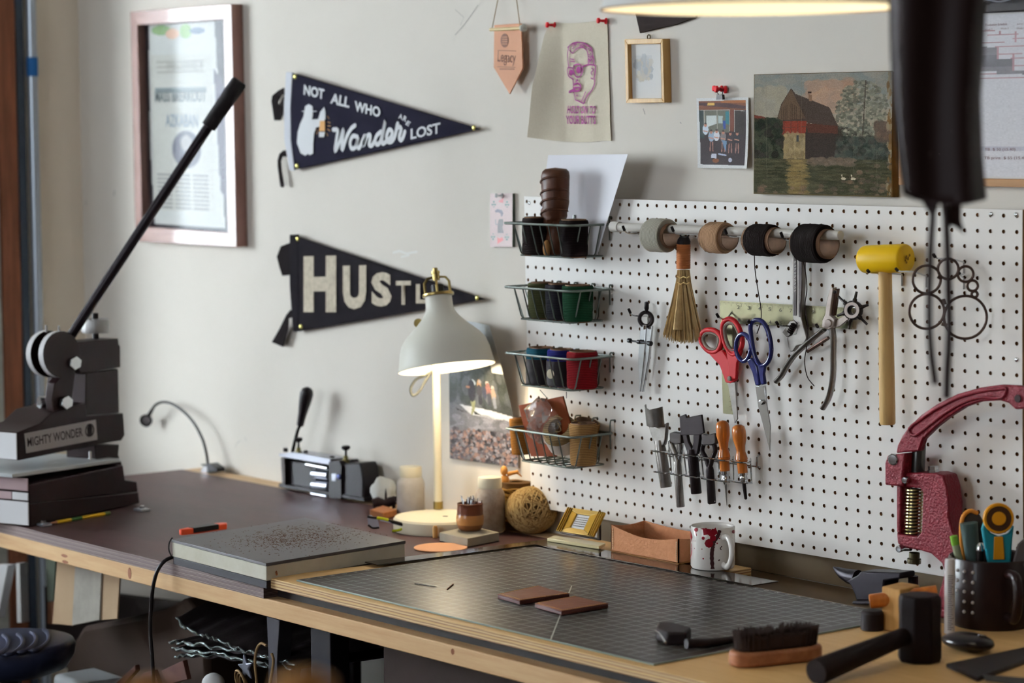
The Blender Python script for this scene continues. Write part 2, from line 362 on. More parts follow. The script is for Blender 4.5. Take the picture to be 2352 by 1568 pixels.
# raised cutting base + mat
baseply = wood_mat('birch_ply', (216, 178, 122), (198, 156, 100), 0, .5, amt=.3)
baseedge = ply_mat('birch_edge', [(206, 176, 126), (196, 160, 108), (132, 82, 56), (210, 186, 140), (208, 180, 132), (128, 80, 56), (200, 168, 118), (206, 176, 126)], 105, .6)
b = MB(); b.prism([(x, y, .9005) for x, y in ((.148, -.716), (1.75, -.716), (1.75, -.02), (1.2, -.02), (1.2, -.145), (.64, -.145), (.64, -.02), (.21, -.02))], (0, 0, .0175)); b.m = [0, 0]+[1]*8
base = tag(b.build('plywood_board', [baseply, baseedge], bevel=.0006), 'raised birch plywood board on the bench under the grid cutting mat', 'board')
matm = M('cutting_mat_grid', (66, 54, 52), .32, spec=.3, ior=1.28); nt = matm.node_tree; L = nt.links.new
def mnode(op, a, b=None):
    n = nt.nodes.new('ShaderNodeMath'); n.operation = op
    for i, q in enumerate((a, b)):
        if q is None: continue
        if isinstance(q, (int, float)): n.inputs[i].default_value = q
        else: L(q, n.inputs[i])
    return n.outputs[0]
tc = nt.nodes.new('ShaderNodeTexCoord'); sx = nt.nodes.new('ShaderNodeSeparateXYZ'); L(tc.outputs['Object'], sx.inputs[0])
MX0, MX1, MY0, MY1 = .216, 1.13, -.699, -.157
hw, hh = (MX1-MX0)/2, (MY1-MY0)/2
def lines(v, pitch, wid): return mnode('LESS_THAN', mnode('ABSOLUTE', mnode('SUBTRACT', mnode('FRACT', mnode('ADD', mnode('DIVIDE', v, pitch), 50.5)), .5)), wid/pitch/2)
inx = mnode('LESS_THAN', mnode('ABSOLUTE', sx.outputs['X']), .4325); iny = mnode('LESS_THAN', mnode('ABSOLUTE', sx.outputs['Y']), .2545)
g = mnode('MULTIPLY', mnode('MULTIPLY', mnode('MAXIMUM', lines(sx.outputs['X'], .0254, .0021), lines(sx.outputs['Y'], .0254, .0019)), inx), iny)
edgeb = mnode('MAXIMUM', mnode('GREATER_THAN', mnode('ABSOLUTE', sx.outputs['X']), hw-.002), mnode('GREATER_THAN', mnode('ABSOLUTE', sx.outputs['Y']), hh-.002))
g = mnode('MAXIMUM', g, edgeb)
ns = nt.nodes.new('ShaderNodeTexNoise'); ns.inputs['Scale'].default_value = 9; ns.inputs['Detail'].default_value = 6; L(tc.outputs['Object'], ns.inputs['Vector'])
rp = nt.nodes.new('ShaderNodeValToRGB'); rp.color_ramp.elements[0].color = lin((36, 28, 28)); rp.color_ramp.elements[1].color = lin((58, 45, 41)); rp.color_ramp.elements[0].position = .3; rp.color_ramp.elements[1].position = .7
L(ns.outputs[0], rp.inputs[0])
mx = nt.nodes.new('ShaderNodeMix'); mx.data_type = 'RGBA'; L(g, mx.inputs['Factor']); L(rp.outputs[0], mx.inputs['A']); mx.inputs['B'].default_value = lin((134, 146, 138)); L(mx.outputs['Result'], nt.nodes['Principled BSDF'].inputs['Base Color'])
mat_t = thing('cutting_mat', 'large dark cutting mat with fine pale grid lying on the birch board', 'cutting mat', ((MX0+MX1)/2, (MY0+MY1)/2, .918))
MB().box((MX0, MY0, .9181), (MX1, MY1, .921)).build('mat_sheet', matm, mat_t, bevel=.0008)
numm = M('mat_print', (186, 186, 176), .5)
for k in range(1, 21):                                            # ruler numbers along the left edge and the back edge
    y = MY1-.016-k*.0254; text(str(k), numm, (MX0+.006, y-.004, .9213), (MX0+.013, y-.004, .9213), (MX0+.006, y+.005, .9213), mat_t, 'mat_number', off=.02)
for k in range(1, 35):
    x = MX0+.024+k*.0254; text(str(k), numm, (x-.004, MY1-.0125, .9213), (x+.004, MY1-.0125, .9213), (x-.004, MY1-.005, .9213), mat_t, 'mat_number', off=.02)
b = MB(); p, q = onZ(1313, 1345, .9213), onZ(1265, 1468, .9213); stroke(b, [p, q], .0022, (0, 0, 1)); b.build('long_mark', M('mat_mark', (190, 192, 182), .5), mat_t, smooth=0)

# ---------------------------------------------------------------- pegboard with real holes
I_ = .0254; pw = M('pegboard_white', (243, 240, 235), .45, spec=.3); pb = M('hardboard_brown', (128, 86, 50), .8)
peg = thing('pegboard', 'white perforated pegboard panel full of hanging hand tools', 'pegboard', (.6, 0, .96))
b = MB(); S16 = [(math.cos(a*math.pi/8), math.sin(a*math.pi/8)) for a in range(16)]; HR = .0033; TH = .0055
for c in range(48):
    xl, xr = (c-.5 if c else -.32)*I_, (c+.5 if c < 47 else 47.42)*I_
    for r in range(24):
        zt, zb = 1.55-(r-.5 if r else -.4)*I_, 1.55-(r+.5 if r < 23 else 23.55)*I_; cx, cz = c*I_, 1.55-r*I_
        O = []; H = []; Bk = []
        for ca, sa in S16:
            m = max(abs(ca), abs(sa)); dx, dz = ca/m, sa/m
            x = cx+(dx*(xr-cx) if dx > 0 else dx*(cx-xl)); z = cz+(dz*(zt-cz) if dz > 0 else dz*(cz-zb)); O.append((x, bow(x, z), z))
            x, z = cx+ca*HR, cz+sa*HR; y = bow(x, z); H.append((x, y, z)); Bk.append((x, y+TH, z))
        k = len(b.v); b.v += [Vector(q) for q in O+H+Bk]
        for i in range(16):
            j = (i+1) % 16; b.f.append((k+i, k+j, k+16+j, k+16+i)); b.m.append(0); b.f.append((k+16+i, k+16+j, k+32+j, k+32+i)); b.m.append(1)
x0, x1, zt, zb = -.32*I_, 47.42*I_, 1.55+.4*I_, 1.55-23.55*I_
def rim(a, c, n=24):
    for i in range(n):
        p = [a[0]+(c[0]-a[0])*i/n, a[1]+(c[1]-a[1])*i/n]; q = [a[0]+(c[0]-a[0])*(i+1)/n, a[1]+(c[1]-a[1])*(i+1)/n]
        y0, y1 = bow(*p), bow(*q); b.add([(p[0], y0, p[1]), (q[0], y1, q[1]), (q[0], y1+TH, q[1]), (p[0], y0+TH, p[1])], [(0, 1, 2, 3)]); b.m[-1] = 1
rim((x0, zt), (x1, zt)); rim((x1, zt), (x1, zb)); rim((x1, zb), (x0, zb)); rim((x0, zb), (x0, zt))
b.build('perforated_panel', [pw, pb], peg, smooth=25)
bat = wood_mat('batten', (160, 112, 60), (130, 86, 44), 2, .7)
for xa, xb in ((0.02, .055), (.58, .615), (1.165, 1.2)):
    b = MB(); zs = [zt-.004-(zt-zb-.008)*k/10 for k in range(11)]
    for za, zc in zip(zs[:-1], zs[1:]):
        ya, yc = bow(xa, za)+TH+.0004, bow(xa, zc)+TH+.0004
        b.add([(xa, ya, za), (xb, bow(xb, za)+TH+.0004, za), (xb, bow(xb, zc)+TH+.0004, zc), (xa, yc, zc), (xa, WY-.0006, za), (xb, WY-.0006, za), (xb, WY-.0006, zc), (xa, WY-.0006, zc)], [(0, 3, 2, 1), (0, 4, 7, 3), (1, 2, 6, 5)])
    b.build('batten', bat, peg, smooth=20)
screw = M('bright_screw', (225, 228, 230), .12, 1)
for px, py, R_ in ((2277, 492, .004), (2334, 493, .004), (2335, 826, .004), (1216, 466, .0038)):
    p = onB(px, py); MB().lathe([(R_, 0), (R_, .0006), (R_*.8, .0016), (R_*.35, .002), (R_*.3, .0012), (0, .0012)], p, (0, -1, 0), 14).build('screw', screw, peg)
# ---------------------------------------------------------------- things on the wall
def zc(x0, y0, s): return lambda pts: [(x0+x/s, y0+y/s) for x, y in pts]
def wpts(pts, y): return [onY(px, py, y) for px, py in pts]
def quad(mb, a, bb): mb.prism(a, bb)
def frame_bars(outer, inner, y, depth, mat, parent, name='frame_rail', bevel=.001, uniform=None):
    O, N = wpts(outer, y), wpts(inner, y); out = []
    for i in range(4):
        j = (i+1) % 4; out.append(MB().prism([O[i], O[j], N[j], N[i]], (0, depth, 0)).build(name, mat[i] if isinstance(mat, list) else mat, parent, bevel=bevel))
    return out
def centre(pts):
    s = Vector((0, 0, 0))
    for p in pts: s += p
    return s/len(pts)
def wthing(name, label, cat, px, y, group=None):
    P = wpts(px, y); c = centre(P); return thing(name, label, cat, (c.x, y, min(p.z for p in P)), group)
paper = M('white_paper', (226, 226, 226), .75); white_ink = M('white_flock', (224, 226, 228), .85)
# framed newspaper poster
po = [(299, 27), (531, 9), (543, 567), (311, 554)]; pi = [(315, 58), (513, 44), (523, 534), (327, 521)]
t = wthing('framed_poster', 'large walnut framed newspaper poster behind glass, high on the left of the wall', 'poster', po, .014)
walnut = wood_mat('walnut_v', (150, 114, 104), (118, 84, 74), 2, .35, coat=.3); walnut_h = wood_mat('walnut_h', (156, 122, 112), (124, 92, 82), 0, .35, coat=.3)
frame_bars(po, pi, .014, .031, [walnut_h, walnut, walnut_h, walnut], t, 'frame_rail')
P = wpts(pi, .036)
im = Paint(90, 200, (66, 58, 62))
im.poly([(13, 0), (82, 0), (84, 60), (86, 150), (88, 196), (14, 196), (11, 120), (12, 50)], (226, 222, 214)); im.poly([(80, 44), (90, 60), (90, 170), (84, 160)], (88, 78, 96))
im.rect(14, 30, 78, 182, (220, 214, 202)); im.rect(18, 62, 72, 67, (150, 158, 156)); im.ell(50, 122, 15, 18, (120, 116, 128)); im.ell(50, 116, 6, 8, (186, 178, 172))
for y in range(36, 50, 5): im.rect(20, y, 70, y+2, (196, 188, 176))
for y in list(range(146, 180, 4)):
    for x0, x1 in ((18, 34), (37, 53), (56, 72)): im.rect(x0, y, x1, y+1.6, (170, 164, 158))
im.ell(26, 6, 10, 5, (150, 176, 120)); im.ell(38, 10, 7, 5, (236, 190, 160)); im.ell(52, 8, 6, 7, (150, 184, 112)); im.ell(64, 8, 8, 3, (110, 128, 150)); im.noise(3)  # green, orange and blue reflections in the glass, painted into the print
prnt = vcol_mat('poster_print', .7); O = wpts(pi, .036)
picture('poster_sheet', im.a, O[3], O[2], O[0], prnt, t)
def inq(Q, u, v, dy=0): p = Q[3]+(Q[2]-Q[3])*u+(Q[0]-Q[3])*v; p.y -= dy; return p   # Q = TL,TR,BR,BL ; u right, v up
inkg = M('poster_ink', (140, 146, 144), .8)
text('MASS BREAKOUT', inkg, inq(O, .2, .62, .001), inq(O, .8, .62, .001), inq(O, .2, .675, .001), t, off=.02)
text('AZKABAN', M('poster_ink_blue', (160, 168, 176), .8), inq(O, .32, .5, .001), inq(O, .7, .5, .001), inq(O, .32, .56, .001), t, off=.02)
text('PROPHET', M('poster_ink_pale', (194, 188, 176), .8), inq(O, .36, .77, .001), inq(O, .78, .77, .001), inq(O, .36, .82, .001), t, off=.02)
G = wpts(pi, .028); b = MB(); b.prism([G[0], G[1], G[2], G[3]], (0, .002, 0)); b.build('glass_pane', M('poster_glass', (245, 248, 250), .04, trans=1, ior=1.13), t)

# pennants
def pennant(name, label, felt, band, zt, tri, bnd, grp):
    t = wthing(name, label, 'pennant', zt(tri), .04, grp)
    T = wpts(zt(tri), .036)
    b = MB(); g = []
    n = 10
    for i in range(n+1):
        a = T[0]+(T[1]-T[0])*(i/n); c = T[2]+(T[1]-T[2])*(i/n); row = []
        for j in range(7): q = a+(c-a)*(j/6); q.y = .0285-.0006*math.sin(i*.9+j*.5)*(1-i/n); row.append(q)
        g.append(row)
    b.sheet(g, .003, (0, 1, 0)).build('felt_panel', felt, t)
    B = wpts(zt(bnd), .027); b = MB()
    b.prism(B, (0, .005, 0)).build('felt_band', band, t, bevel=.0015)
    return t
def brass_tack(mb, px, py, y=.028): p = onY(px, py, y); mb.ball((p.x, p.y, p.z), (.0055, .003, .0055), 8)
tackm = M('brass_tack', (236, 226, 140), .25, .7)
navy = M('navy_felt', (30, 28, 42), .95, var=(40, .3), col2=(28, 27, 38), bump=(400, .3), spec=.05); blackf = M('black_felt', (29, 25, 28), .95, var=(40, .3), col2=(26, 24, 28), bump=(400, .3), spec=.05)
bandw = M('pale_band', (206, 208, 214), .8, bump=(200, .1)); tie = M('black_ribbon', (24, 19, 20), .9, spec=.05)
z1 = zc(620, 150, 5.227)
n1 = pennant('felt_pennant', 'navy felt pennant reading not all who wander are lost, upper of the two', navy, bandw, z1, [(262, 82), (2550, 765), (285, 1262)], [(190, 78), (268, 82), (245, 500), (250, 900), (292, 1268), (232, 1262), (170, 900), (165, 450)], 'felt pennants pinned to the wall')
b = MB()
for x, y in ((302, 138), (325, 1205), (2448, 750)): q = z1([(x, y)])[0]; brass_tack(b, *q, y=.0275)
b.build('tacks', tackm, n1, kind='stuff')
def strap(pts, w, y, parent, name='ribbon_tie'):
    C = cr([onY(px, py, y) for px, py in pts], 4); b = MB(); g = []
    for i, p in enumerate(C):
        tt = (C[min(i+1, len(C)-1)]-C[max(i-1, 0)]).normalized(); s = Vector((0, -1, 0)).cross(tt)*w/2; g.append([p-s, p+s])
    b.sheet(g, .0015, (0, -1, 0)).build(name, tie, parent)
def tiep(q, par): MB().prism(wpts(q, .030), (0, .002, 0)).build('ribbon_tie', tie, par, smooth=0)
tiep(z1([(165, 268), (100, 300), (25, 365), (16, 430), (50, 660), (122, 660), (150, 590), (158, 380), (125, 445), (100, 480), (95, 440), (140, 355), (165, 350)]), n1); tiep(z1([(205, 1020), (160, 1020), (112, 1062), (90, 1140), (92, 1220), (125, 1455), (150, 1465), (168, 1445), (135, 1260), (128, 1150), (150, 1095), (205, 1098)]), n1)
Yt = .0262
def zt(pts, y=Yt): return [onY(px, py, y) for px, py in z1(pts)]
for s, bl, br, tl in (('NOT', (403, 352), (648, 412), (410, 228)), ('ALL', (722, 455), (950, 512), (738, 330)), ('WHO', (1012, 548), (1322, 628), (1018, 424))):
    a = zt([bl, br, tl]); text(s, white_ink, a[0], a[1], a[2], n1, off=.035)
z2 = zc(820, 200, 7.84)
def zt2(pts, y=Yt+.001): return [onY(px, py, y) for px, py in z2(pts)]
for s, bl, br, tl in (('LOST', (965, 945), (1500, 830), (965, 750)), ('A', (742, 560), (812, 590), (760, 470)), ('R', (818, 600), (880, 630), (850, 510)), ('E', (868, 672), (925, 705), (915, 600))):
    a = zt2([bl, br, tl]); text(s, white_ink, a[0], a[1], a[2], n1, off=.03)
b = MB()
for p in ([(760, 772), (812, 778), (800, 880), (782, 1030), (842, 900), (880, 770), (868, 900), (866, 1018), (920, 860), (975, 760), (1022, 720)],
          [(1050, 858), (995, 850), (962, 925), (980, 998), (1030, 975), (1058, 858), (1045, 950), (1068, 995), (1100, 930), (1145, 835), (1118, 972), (1165, 855), (1200, 835), (1203, 880), (1190, 950), (1222, 962), (1262, 900)],
          [(1335, 795), (1285, 840), (1262, 905), (1290, 950), (1335, 890), (1385, 668), (1345, 880), (1355, 938), (1392, 915), (1450, 865), (1468, 800), (1430, 772), (1400, 850), (1412, 912), (1460, 915), (1500, 850), (1532, 700)]):
    stroke(b, cr(zt(p), 4), .0098, (0, -1, 0))
stroke(b, cr(zt2([(735, 655), (715, 760), (740, 720), (795, 745), (760, 900), (790, 955), (830, 900), (862, 800)]), 4), .0098, (0, -1, 0))
b.build('script_lettering', white_ink, n1, smooth=0)
b = MB()      # bearded figure holding a lantern
b.prism(zt([(425, 490), (465, 465), (510, 490), (515, 545), (515, 600), (505, 650), (580, 645), (605, 560), (652, 500), (665, 560), (668, 640), (610, 730), (555, 745), (530, 820), (520, 950), (520, 1055), (480, 1080), (455, 1062), (425, 1085), (370, 1055), (345, 985), (325, 930), (335, 800), (365, 700), (405, 610)]), (0, -.0003, 0))
b.prism(zt([(385, 546), (560, 546), (560, 556), (385, 556)]), (0, -.0003, 0)); b.prism(zt([(590, 800), (662, 800), (650, 862), (590, 862)]), (0, -.0003, 0))
b.build('printed_figure', white_ink, n1, smooth=0)
amber = M('amber_print', (196, 150, 96), .8); b = MB(); b.prism(zt([(600, 665), (660, 665), (662, 790), (592, 790)], Yt-.0004), (0, -.0003, 0))
for a in ((690, 610, 710, 640), (692, 680, 725, 690), (692, 725, 728, 728), (690, 765, 722, 785), (680, 815, 695, 845), (550, 765, 565, 785), (555, 825, 575, 800)): stroke(b, zt([(a[0], a[1]), (a[2], a[3])]), .0014, (0, -1, 0))
b.build('lantern_print', amber, n1, smooth=0)
z3 = zc(600, 120, 2.2407)
n2 = pennant('felt_pennant', 'black felt pennant reading hustle behind the desk lamp, lower of the two', blackf, blackf, z3, [(170, 938), (1165, 1270), (185, 1438)], [(145, 938), (188, 936), (190, 1438), (162, 1436), (145, 1200)], 'felt pennants pinned to the wall')
b = MB()
for x, y in ((187, 960), (204, 1412), (1111, 1264)): q = z3([(x, y)])[0]; brass_tack(b, *q, y=.0275)
b.build('tacks', tackm, n2, kind='stuff')
def strap3(pts, w, name='ribbon_tie'): strap(z3(pts), w, .03, n2, name)
tiep(z3([(148, 980), (100, 998), (80, 1052), (95, 1112), (108, 1150), (148, 1145)]), n2); tiep(z3([(150, 1325), (128, 1352), (95, 1420), (54, 1492), (112, 1516), (138, 1425), (140, 1370), (162, 1362)]), n2)
cream = M('cream_print', (204, 194, 174), .9, var=(90, .35), col2=(150, 138, 122))
for s, (x0, y0, x1, y1) in (('H', (218, 1050, 385, 1337)), ('U', (420, 1098, 540, 1322)), ('S', (567, 1132, 670, 1308)), ('T', (693, 1176, 770, 1299)), ('L', (796, 1192, 858, 1292)), ('E', (880, 1200, 935, 1284))):
    a = [onY(*z3([q])[0], .0262) for q in ((x0, y1), (x1, y1), (x0, y0))]; text(s, cream, a[0], a[1], a[2], n2, off={'H': .06, 'U': .06, 'S': .05, 'T': .025}.get(s, .03))

# leather pennant on a dowel
z4 = zc(1080, 0, 2.6125)
tan = M('veg_leather', (196, 142, 108), .6, var=(30, .4), col2=(182, 128, 96), bump=(150, .15))
lp = wthing('leather_pennant', 'small tan leather pennant with embossed script hanging from a string', 'pennant', z4([(140, 145), (235, 565)]), .02)
P = wpts(z4([(143, 150), (305, 140), (315, 410), (235, 565), (140, 405)]), .024); MB().prism(P, (0, .003, 0)).build('leather_panel', tan, lp, bevel=.0008)
a, c = onY(*z4([(122, 178)])[0], .027), onY(*z4([(322, 168)])[0], .014)
b = MB(); d = (c-a).normalized(); b.tube([a, c], .0035, 10); b.build('dowel', M('pale_dowel', (206, 186, 140), .5), lp)
b = MB(); b.lathe([(0, 0), (.007, 0), (.008, .006), (.005, .01), (0, .011)], c-d*.006, d, 12).build('bead', M('clear_bead', (190, 190, 180), .2), lp)
b = MB(); st = M('jute_string', (150, 128, 96), .9)
b.tube([onY(*z4([(132, 168)])[0], .027), onY(*z4([(172, -30)])[0], .04)], .0011, 5); b.tube([onY(*z4([(300, 165)])[0], .02), onY(*z4([(276, -20)])[0], .04)], .0011, 5); b.build('string', st, lp)
brand = M('embossed_brown', (112, 76, 60), .7)
a = wpts(z4([(162, 390), (272, 398), (166, 305)]), .0236); text('Legacy', brand, a[0], a[1], a[2], lp, off=.01)
b = MB(); c = onY(*z4([(207, 243)])[0], .0236); b.lathe([(0, .0004), (.0125, .0002), (.0125, 0)], c, (0, -1, 0), 20, sx=1.1); b.build('emblem', brand, lp)
b = MB()
for k in range(4): q = wpts(z4([(192, 222+k*14), (222, 222+k*14)]), .023); stroke(b, q, .0015, (0, -1, 0))
b.build('emblem_lines', tan, lp, smooth=0)
b = MB()
for x0, x1, y in ((165, 275, 302), (162, 270, 400)): stroke(b, wpts(z4([(x0, y), (x1, y+4)]), .0233), .0012, (0, -1, 0))
for k in range(9): stroke(b, wpts(z4([(178+k*10, 414), (184+k*10, 415)]), .0233), .0022, (0, -1, 0))
b.build('emboss_lines', brand, lp, smooth=0)

# linen towel with line-drawn head
z5 = zc(1230, 30, 5.058)
tw = wthing('printed_linen_cloth', 'unbleached linen cloth with purple line-drawn head, pinned by two red pins', 'cloth', z5([(215, 100), (885, 1480)]), .04)
linen = M('linen', (216, 207, 188), .9, var=(300, .3), col2=(204, 194, 172), bump=(500, .25))
L_, R2 = [(190, 110), (162, 250), (140, 500), (120, 760), (100, 950), (78, 1200), (52, 1440)], [(835, 68), (845, 250), (850, 500), (858, 760), (868, 950), (874, 1200), (888, 1485)]
def cloth_d(u, v):                # how far the cloth stands off the wall; v 0 top .. 1 bottom
    f = .22+.18*v; s = max(0, 1-u/f); return .0015+.030*s*min(1, v*1.6+.1)+.0012*math.sin(u*17+v*2)*v+.004*max(0, u-.93)*v*10*.4
rows = []
LW, RW = [onY(*q, .043) for q in z5(L_)], [onY(*q, .043) for q in z5(R2)]
def along(Q, v): k = v*(len(Q)-1); i = min(int(k), len(Q)-2); return Q[i]+(Q[i+1]-Q[i])*(k-i)
for i in range(25):
    v = i/24; a, c = along(LW, v), along(RW, v); row = []
    for j in range(29):
        u = j/28; p = a+(c-a)*u; dd = cloth_d(u, v); p.y = .043-dd; p.x += -dd*.775/.63*0; p.z -= .004*math.sin(math.pi*u)*(1-v)+.006*math.sin(math.pi*min(1, u*1.1))*v
        # keep the traced outline while the edge stands off the wall
        p.x += (p.y-.043)*(-1.23)*0
        row.append(p)
    rows.append(row)
b = MB(); b.sheet(rows, .0008, (0, 1, 0)).build('linen_panel', linen, tw, smooth=80)
purple = M('purple_ink', (140, 58, 118), .85)
b = MB(); YY = .0385
for w, pp in ((.0022, [(385, 395), (372, 500), (385, 620)]), (.0026, [(375, 400), (420, 360), (480, 340), (560, 350), (620, 385), (655, 420), (665, 500), (680, 560), (668, 610)]), (.0024, [(395, 430), (430, 465), (470, 420), (530, 395), (590, 425), (608, 480), (612, 590)]),
              (.0022, [(400, 530), (445, 540)]), (.0022, [(405, 560), (455, 565)]), (.003, [(445, 610), (440, 680), (470, 735), (510, 740), (540, 690), (540, 630), (500, 595), (445, 610)]), (.0028, [(540, 625), (610, 600), (690, 610), (692, 680), (682, 750)]),
              (.0025, [(380, 630), (370, 665), (385, 730), (415, 755), (440, 770)]), (.0024, [(380, 630), (440, 640)]), (.0022, [(435, 770), (440, 840), (440, 900), (455, 960), (462, 1005), (500, 1022), (555, 1050)]), (.0026, [(682, 760), (688, 820), (650, 900), (600, 960), (560, 1050)]), (.0022, [(580, 915), (555, 980), (535, 1020)]),
              (.0022, [(650, 640), (672, 660), (645, 690), (655, 715)]), (.0024, [(645, 755), (665, 765)]), (.0026, [(470, 790), (490, 780), (480, 770)]), (.0035, [(450, 830), (490, 815), (525, 850), (500, 900), (455, 905), (445, 870), (520, 865)]), (.0052, [(395, 915), (450, 890)]), (.0024, [(475, 960), (490, 958)])):
    stroke(b, cr(wpts(z5(pp), YY), 3), w, (0, -1, 0))
for x, y in ((500, 660), (412, 690)): c = onY(*z5([(x, y)])[0], YY); b.lathe([(0, .0003), (.007 if x > 450 else .004, .0002), (.006, 0)], c, (0, -1, 0), 12)
rr = random.Random(4)
for _ in range(60):              # hair curls
    a = rr.random(); x, y = cr([Vector((x, y, 0)) for x, y in ((400, 410), (450, 375), (520, 362), (585, 385), (630, 430), (640, 500), (645, 570))], 10)[int(a*60)].xy; x += rr.uniform(-22, 22); y += rr.uniform(-18, 22)
    q = [(x+rr.uniform(-12, 12), y+rr.uniform(-10, 10)) for _ in range(3)]; stroke(b, wpts(z5(q), YY), .0013, (0, -1, 0))
b.build('drawn_head', purple, tw, smooth=0)
for s, q in (('HOLD ON TO', [(365, 1165), (692, 1170), (378, 1075)]), ('YOUR BUTTS', [(355, 1288), (698, 1290), (352, 1190)])):
    a = wpts(z5(q), YY); text(s, purple, a[0], a[1], a[2], tw, off=.025)
redp = M('red_plastic', (196, 24, 34), .3, coat=.3)
def pushpin(px, py, y, mat, label, name='push_pin', s=1., grp=None):
    p = onY(px, py, y-.008); t = thing(name, label, 'pin', (p.x, y, p.z), grp)
    b = MB(); ax = Vector((-.35, -.9, .05)).normalized(); o = Vector((p.x, y, p.z))
    b.lathe([(0, 0), (.0045*s, .0005), (.0045*s, .002*s), (.0022*s, .0035*s), (.002*s, .009*s), (.0042*s, .0115*s), (.0038*s, .014*s), (0, .0145*s)], o, ax, 14).build('pin_head', mat, t)
    MB().tube([o, o+Vector((0, .001, 0))], .0006, 5).build('pin_shaft', screw, t); return t
pushpin(*z5([(195, 142)])[0], .042, redp, 'red push pin at the top left corner of the linen cloth', s=1.35); pushpin(*z5([(790, 92)])[0], .042, redp, 'red push pin at the top right corner of the linen cloth', s=1.35)

# small gold frame
go, gi = z4([(925, 235), (1155, 232), (1165, 615), (934, 618)]), z4([(944, 266), (1142, 262), (1148, 590), (952, 592)])
t = wthing('small_gilt_frame', 'small gilt picture frame with a white mount, hanging right of the linen cloth', 'picture frame', go, .027)
gilt = wood_mat('gilt_v', (212, 174, 112), (180, 136, 76), 2, .35); 
frame_bars(go, gi, .0265, .0183, gilt, t, 'frame_rail', bevel=.0008)
GI = wpts(gi, .036); im = Paint(50, 80, (222, 222, 220)); im.rect(11, 17, 37, 53, (206, 207, 206)); im.dabs(70, (12, 24, 36, 52), 3, 4, [(190, 186, 178), (176, 180, 184), (204, 196, 180)]); im.dabs(14, (18, 18, 32, 34), 1.5, 5, [(184, 188, 190)])
picture('mounted_print', im.a, GI[3], GI[2], GI[0], vcol_mat('small_print', .7), t)
b = MB(); p = onY(*z4([(1072, 222)])[0], .04); b.torus(p, (0, 1, 0), .004, .0012, 12, 6); b.build('hanger_ring', M('dark_brass', (90, 76, 50), .4, .8), t)

# dark wedge of leather peeking out under the pendant shade
t = MB(); t.prism(wpts([(1452, 5), (1600, 22), (1596, 41), (1555, 56), (1469, 76), (1461, 40)], .038), (0, .004, 0))
tag(t.build('leather_offcut', M('dark_hide', (54, 42, 38), .7, var=(12, .3), col2=(34, 27, 25), spec=.05), bevel=.001), 'dark brown leather wedge pinned to the wall just below the pendant shade', 'leather')

# instant photo with binder clip
z6 = zc(1590, 190, 7.467)
t = wthing('group_photo', 'white bordered photo of six people, hanging from a clip left of the mill painting', 'photo', z6([(75, 262), (1005, 1470)]), .04)
pw_, ph_ = 120, 160; im = Paint(pw_, ph_, (228, 228, 226)); k = pw_/918.
def q6(x, y): return ((x-75)*k*1.0, (y-255)*ph_/1212.)
im.poly([q6(115, 310), q6(945, 300), q6(950, 1415), q6(130, 1402)], (44, 32, 34)); im.poly([q6(115, 310), q6(945, 300), q6(945, 470), q6(115, 460)], (112, 66, 44)); im.poly([q6(500, 305), q6(945, 300), q6(945, 345), q6(520, 345)], (150, 92, 52)); im.poly([q6(115, 340), q6(600, 345), q6(940, 400), q6(940, 455), q6(115, 380)], (70, 46, 44))
im.poly([q6(275, 335), q6(390, 335), q6(400, 385), q6(265, 385)], (216, 176, 96)); im.poly([q6(150, 465), q6(660, 470), q6(655, 850), q6(200, 850)], (96, 96, 84)); im.poly([q6(240, 560), q6(430, 560), q6(430, 700), q6(250, 760)], (218, 226, 222)); im.poly([q6(455, 560), q6(540, 570), q6(530, 700), q6(455, 690)], (190, 204, 200)); im.poly([q6(590, 490), q6(650, 490), q6(650, 720), q6(590, 700)], (52, 112, 120)); im.poly([q6(540, 650), q6(590, 650), q6(585, 790), q6(548, 790)], (44, 64, 130))
im.poly([q6(115, 465), q6(200, 465), q6(205, 950), q6(120, 950)], (40, 52, 50)); im.poly([q6(665, 470), q6(745, 470), q6(735, 840), q6(665, 840)], (104, 56, 40)); im.poly([q6(750, 480), q6(925, 480), q6(920, 880), q6(745, 880)], (48, 40, 36))
for x in (205, 440, 660, 745): im.line([q6(x, 465), q6(x, 840)], 1.2, (196, 190, 176))
im.line([q6(140, 462), q6(665, 466)], 1.2, (210, 206, 196)); im.line([q6(750, 478), q6(930, 484)], 1.2, (180, 176, 168))
for x, y, sh, lg in ((225, 730, (206, 216, 226), 0), (330, 850, (150, 168, 188), 1), (425, 840, (214, 216, 220), 0), (545, 860, (120, 112, 112), 1), (670, 880, (52, 44, 46), 1), (795, 880, (36, 34, 40), 1)):
    X_, Y_ = q6(x, y); im.ell(X_, Y_+9, 7, 12, sh); im.ell(X_, Y_-1, 3.2, 4.2, (178, 126, 106)); im.ell(X_, Y_-4.5, 3, 2.2, (40, 26, 26)); im.line([(X_-5, Y_+12), (X_+4, Y_+14)], 2.4, (184, 132, 112))
    if lg: im.line([(X_-2, Y_+22), (X_-3, Y_+42)], 2.4, (150, 108, 96)); im.line([(X_+3, Y_+22), (X_+4, Y_+42)], 2.4, (150, 108, 96))
im.poly([q6(520, 980), q6(610, 1000), q6(600, 1180), q6(560, 1100)], (104, 130, 156)); im.poly([q6(335, 1215), q6(425, 1220), q6(430, 1300), q6(325, 1290)], (196, 198, 210)); im.ell(*q6(415, 1335), 8, 5, (120, 72, 44)); im.line([q6(470, 1220), q6(600, 1245)], 3.5, (170, 176, 196)); im.ell(*q6(680, 1325), 4.5, 5, (190, 190, 206)); im.noise(7)
A = wpts([(1600.5, 225.5), (1722, 223.5), (1725, 387), (1606, 385.5)], .04)
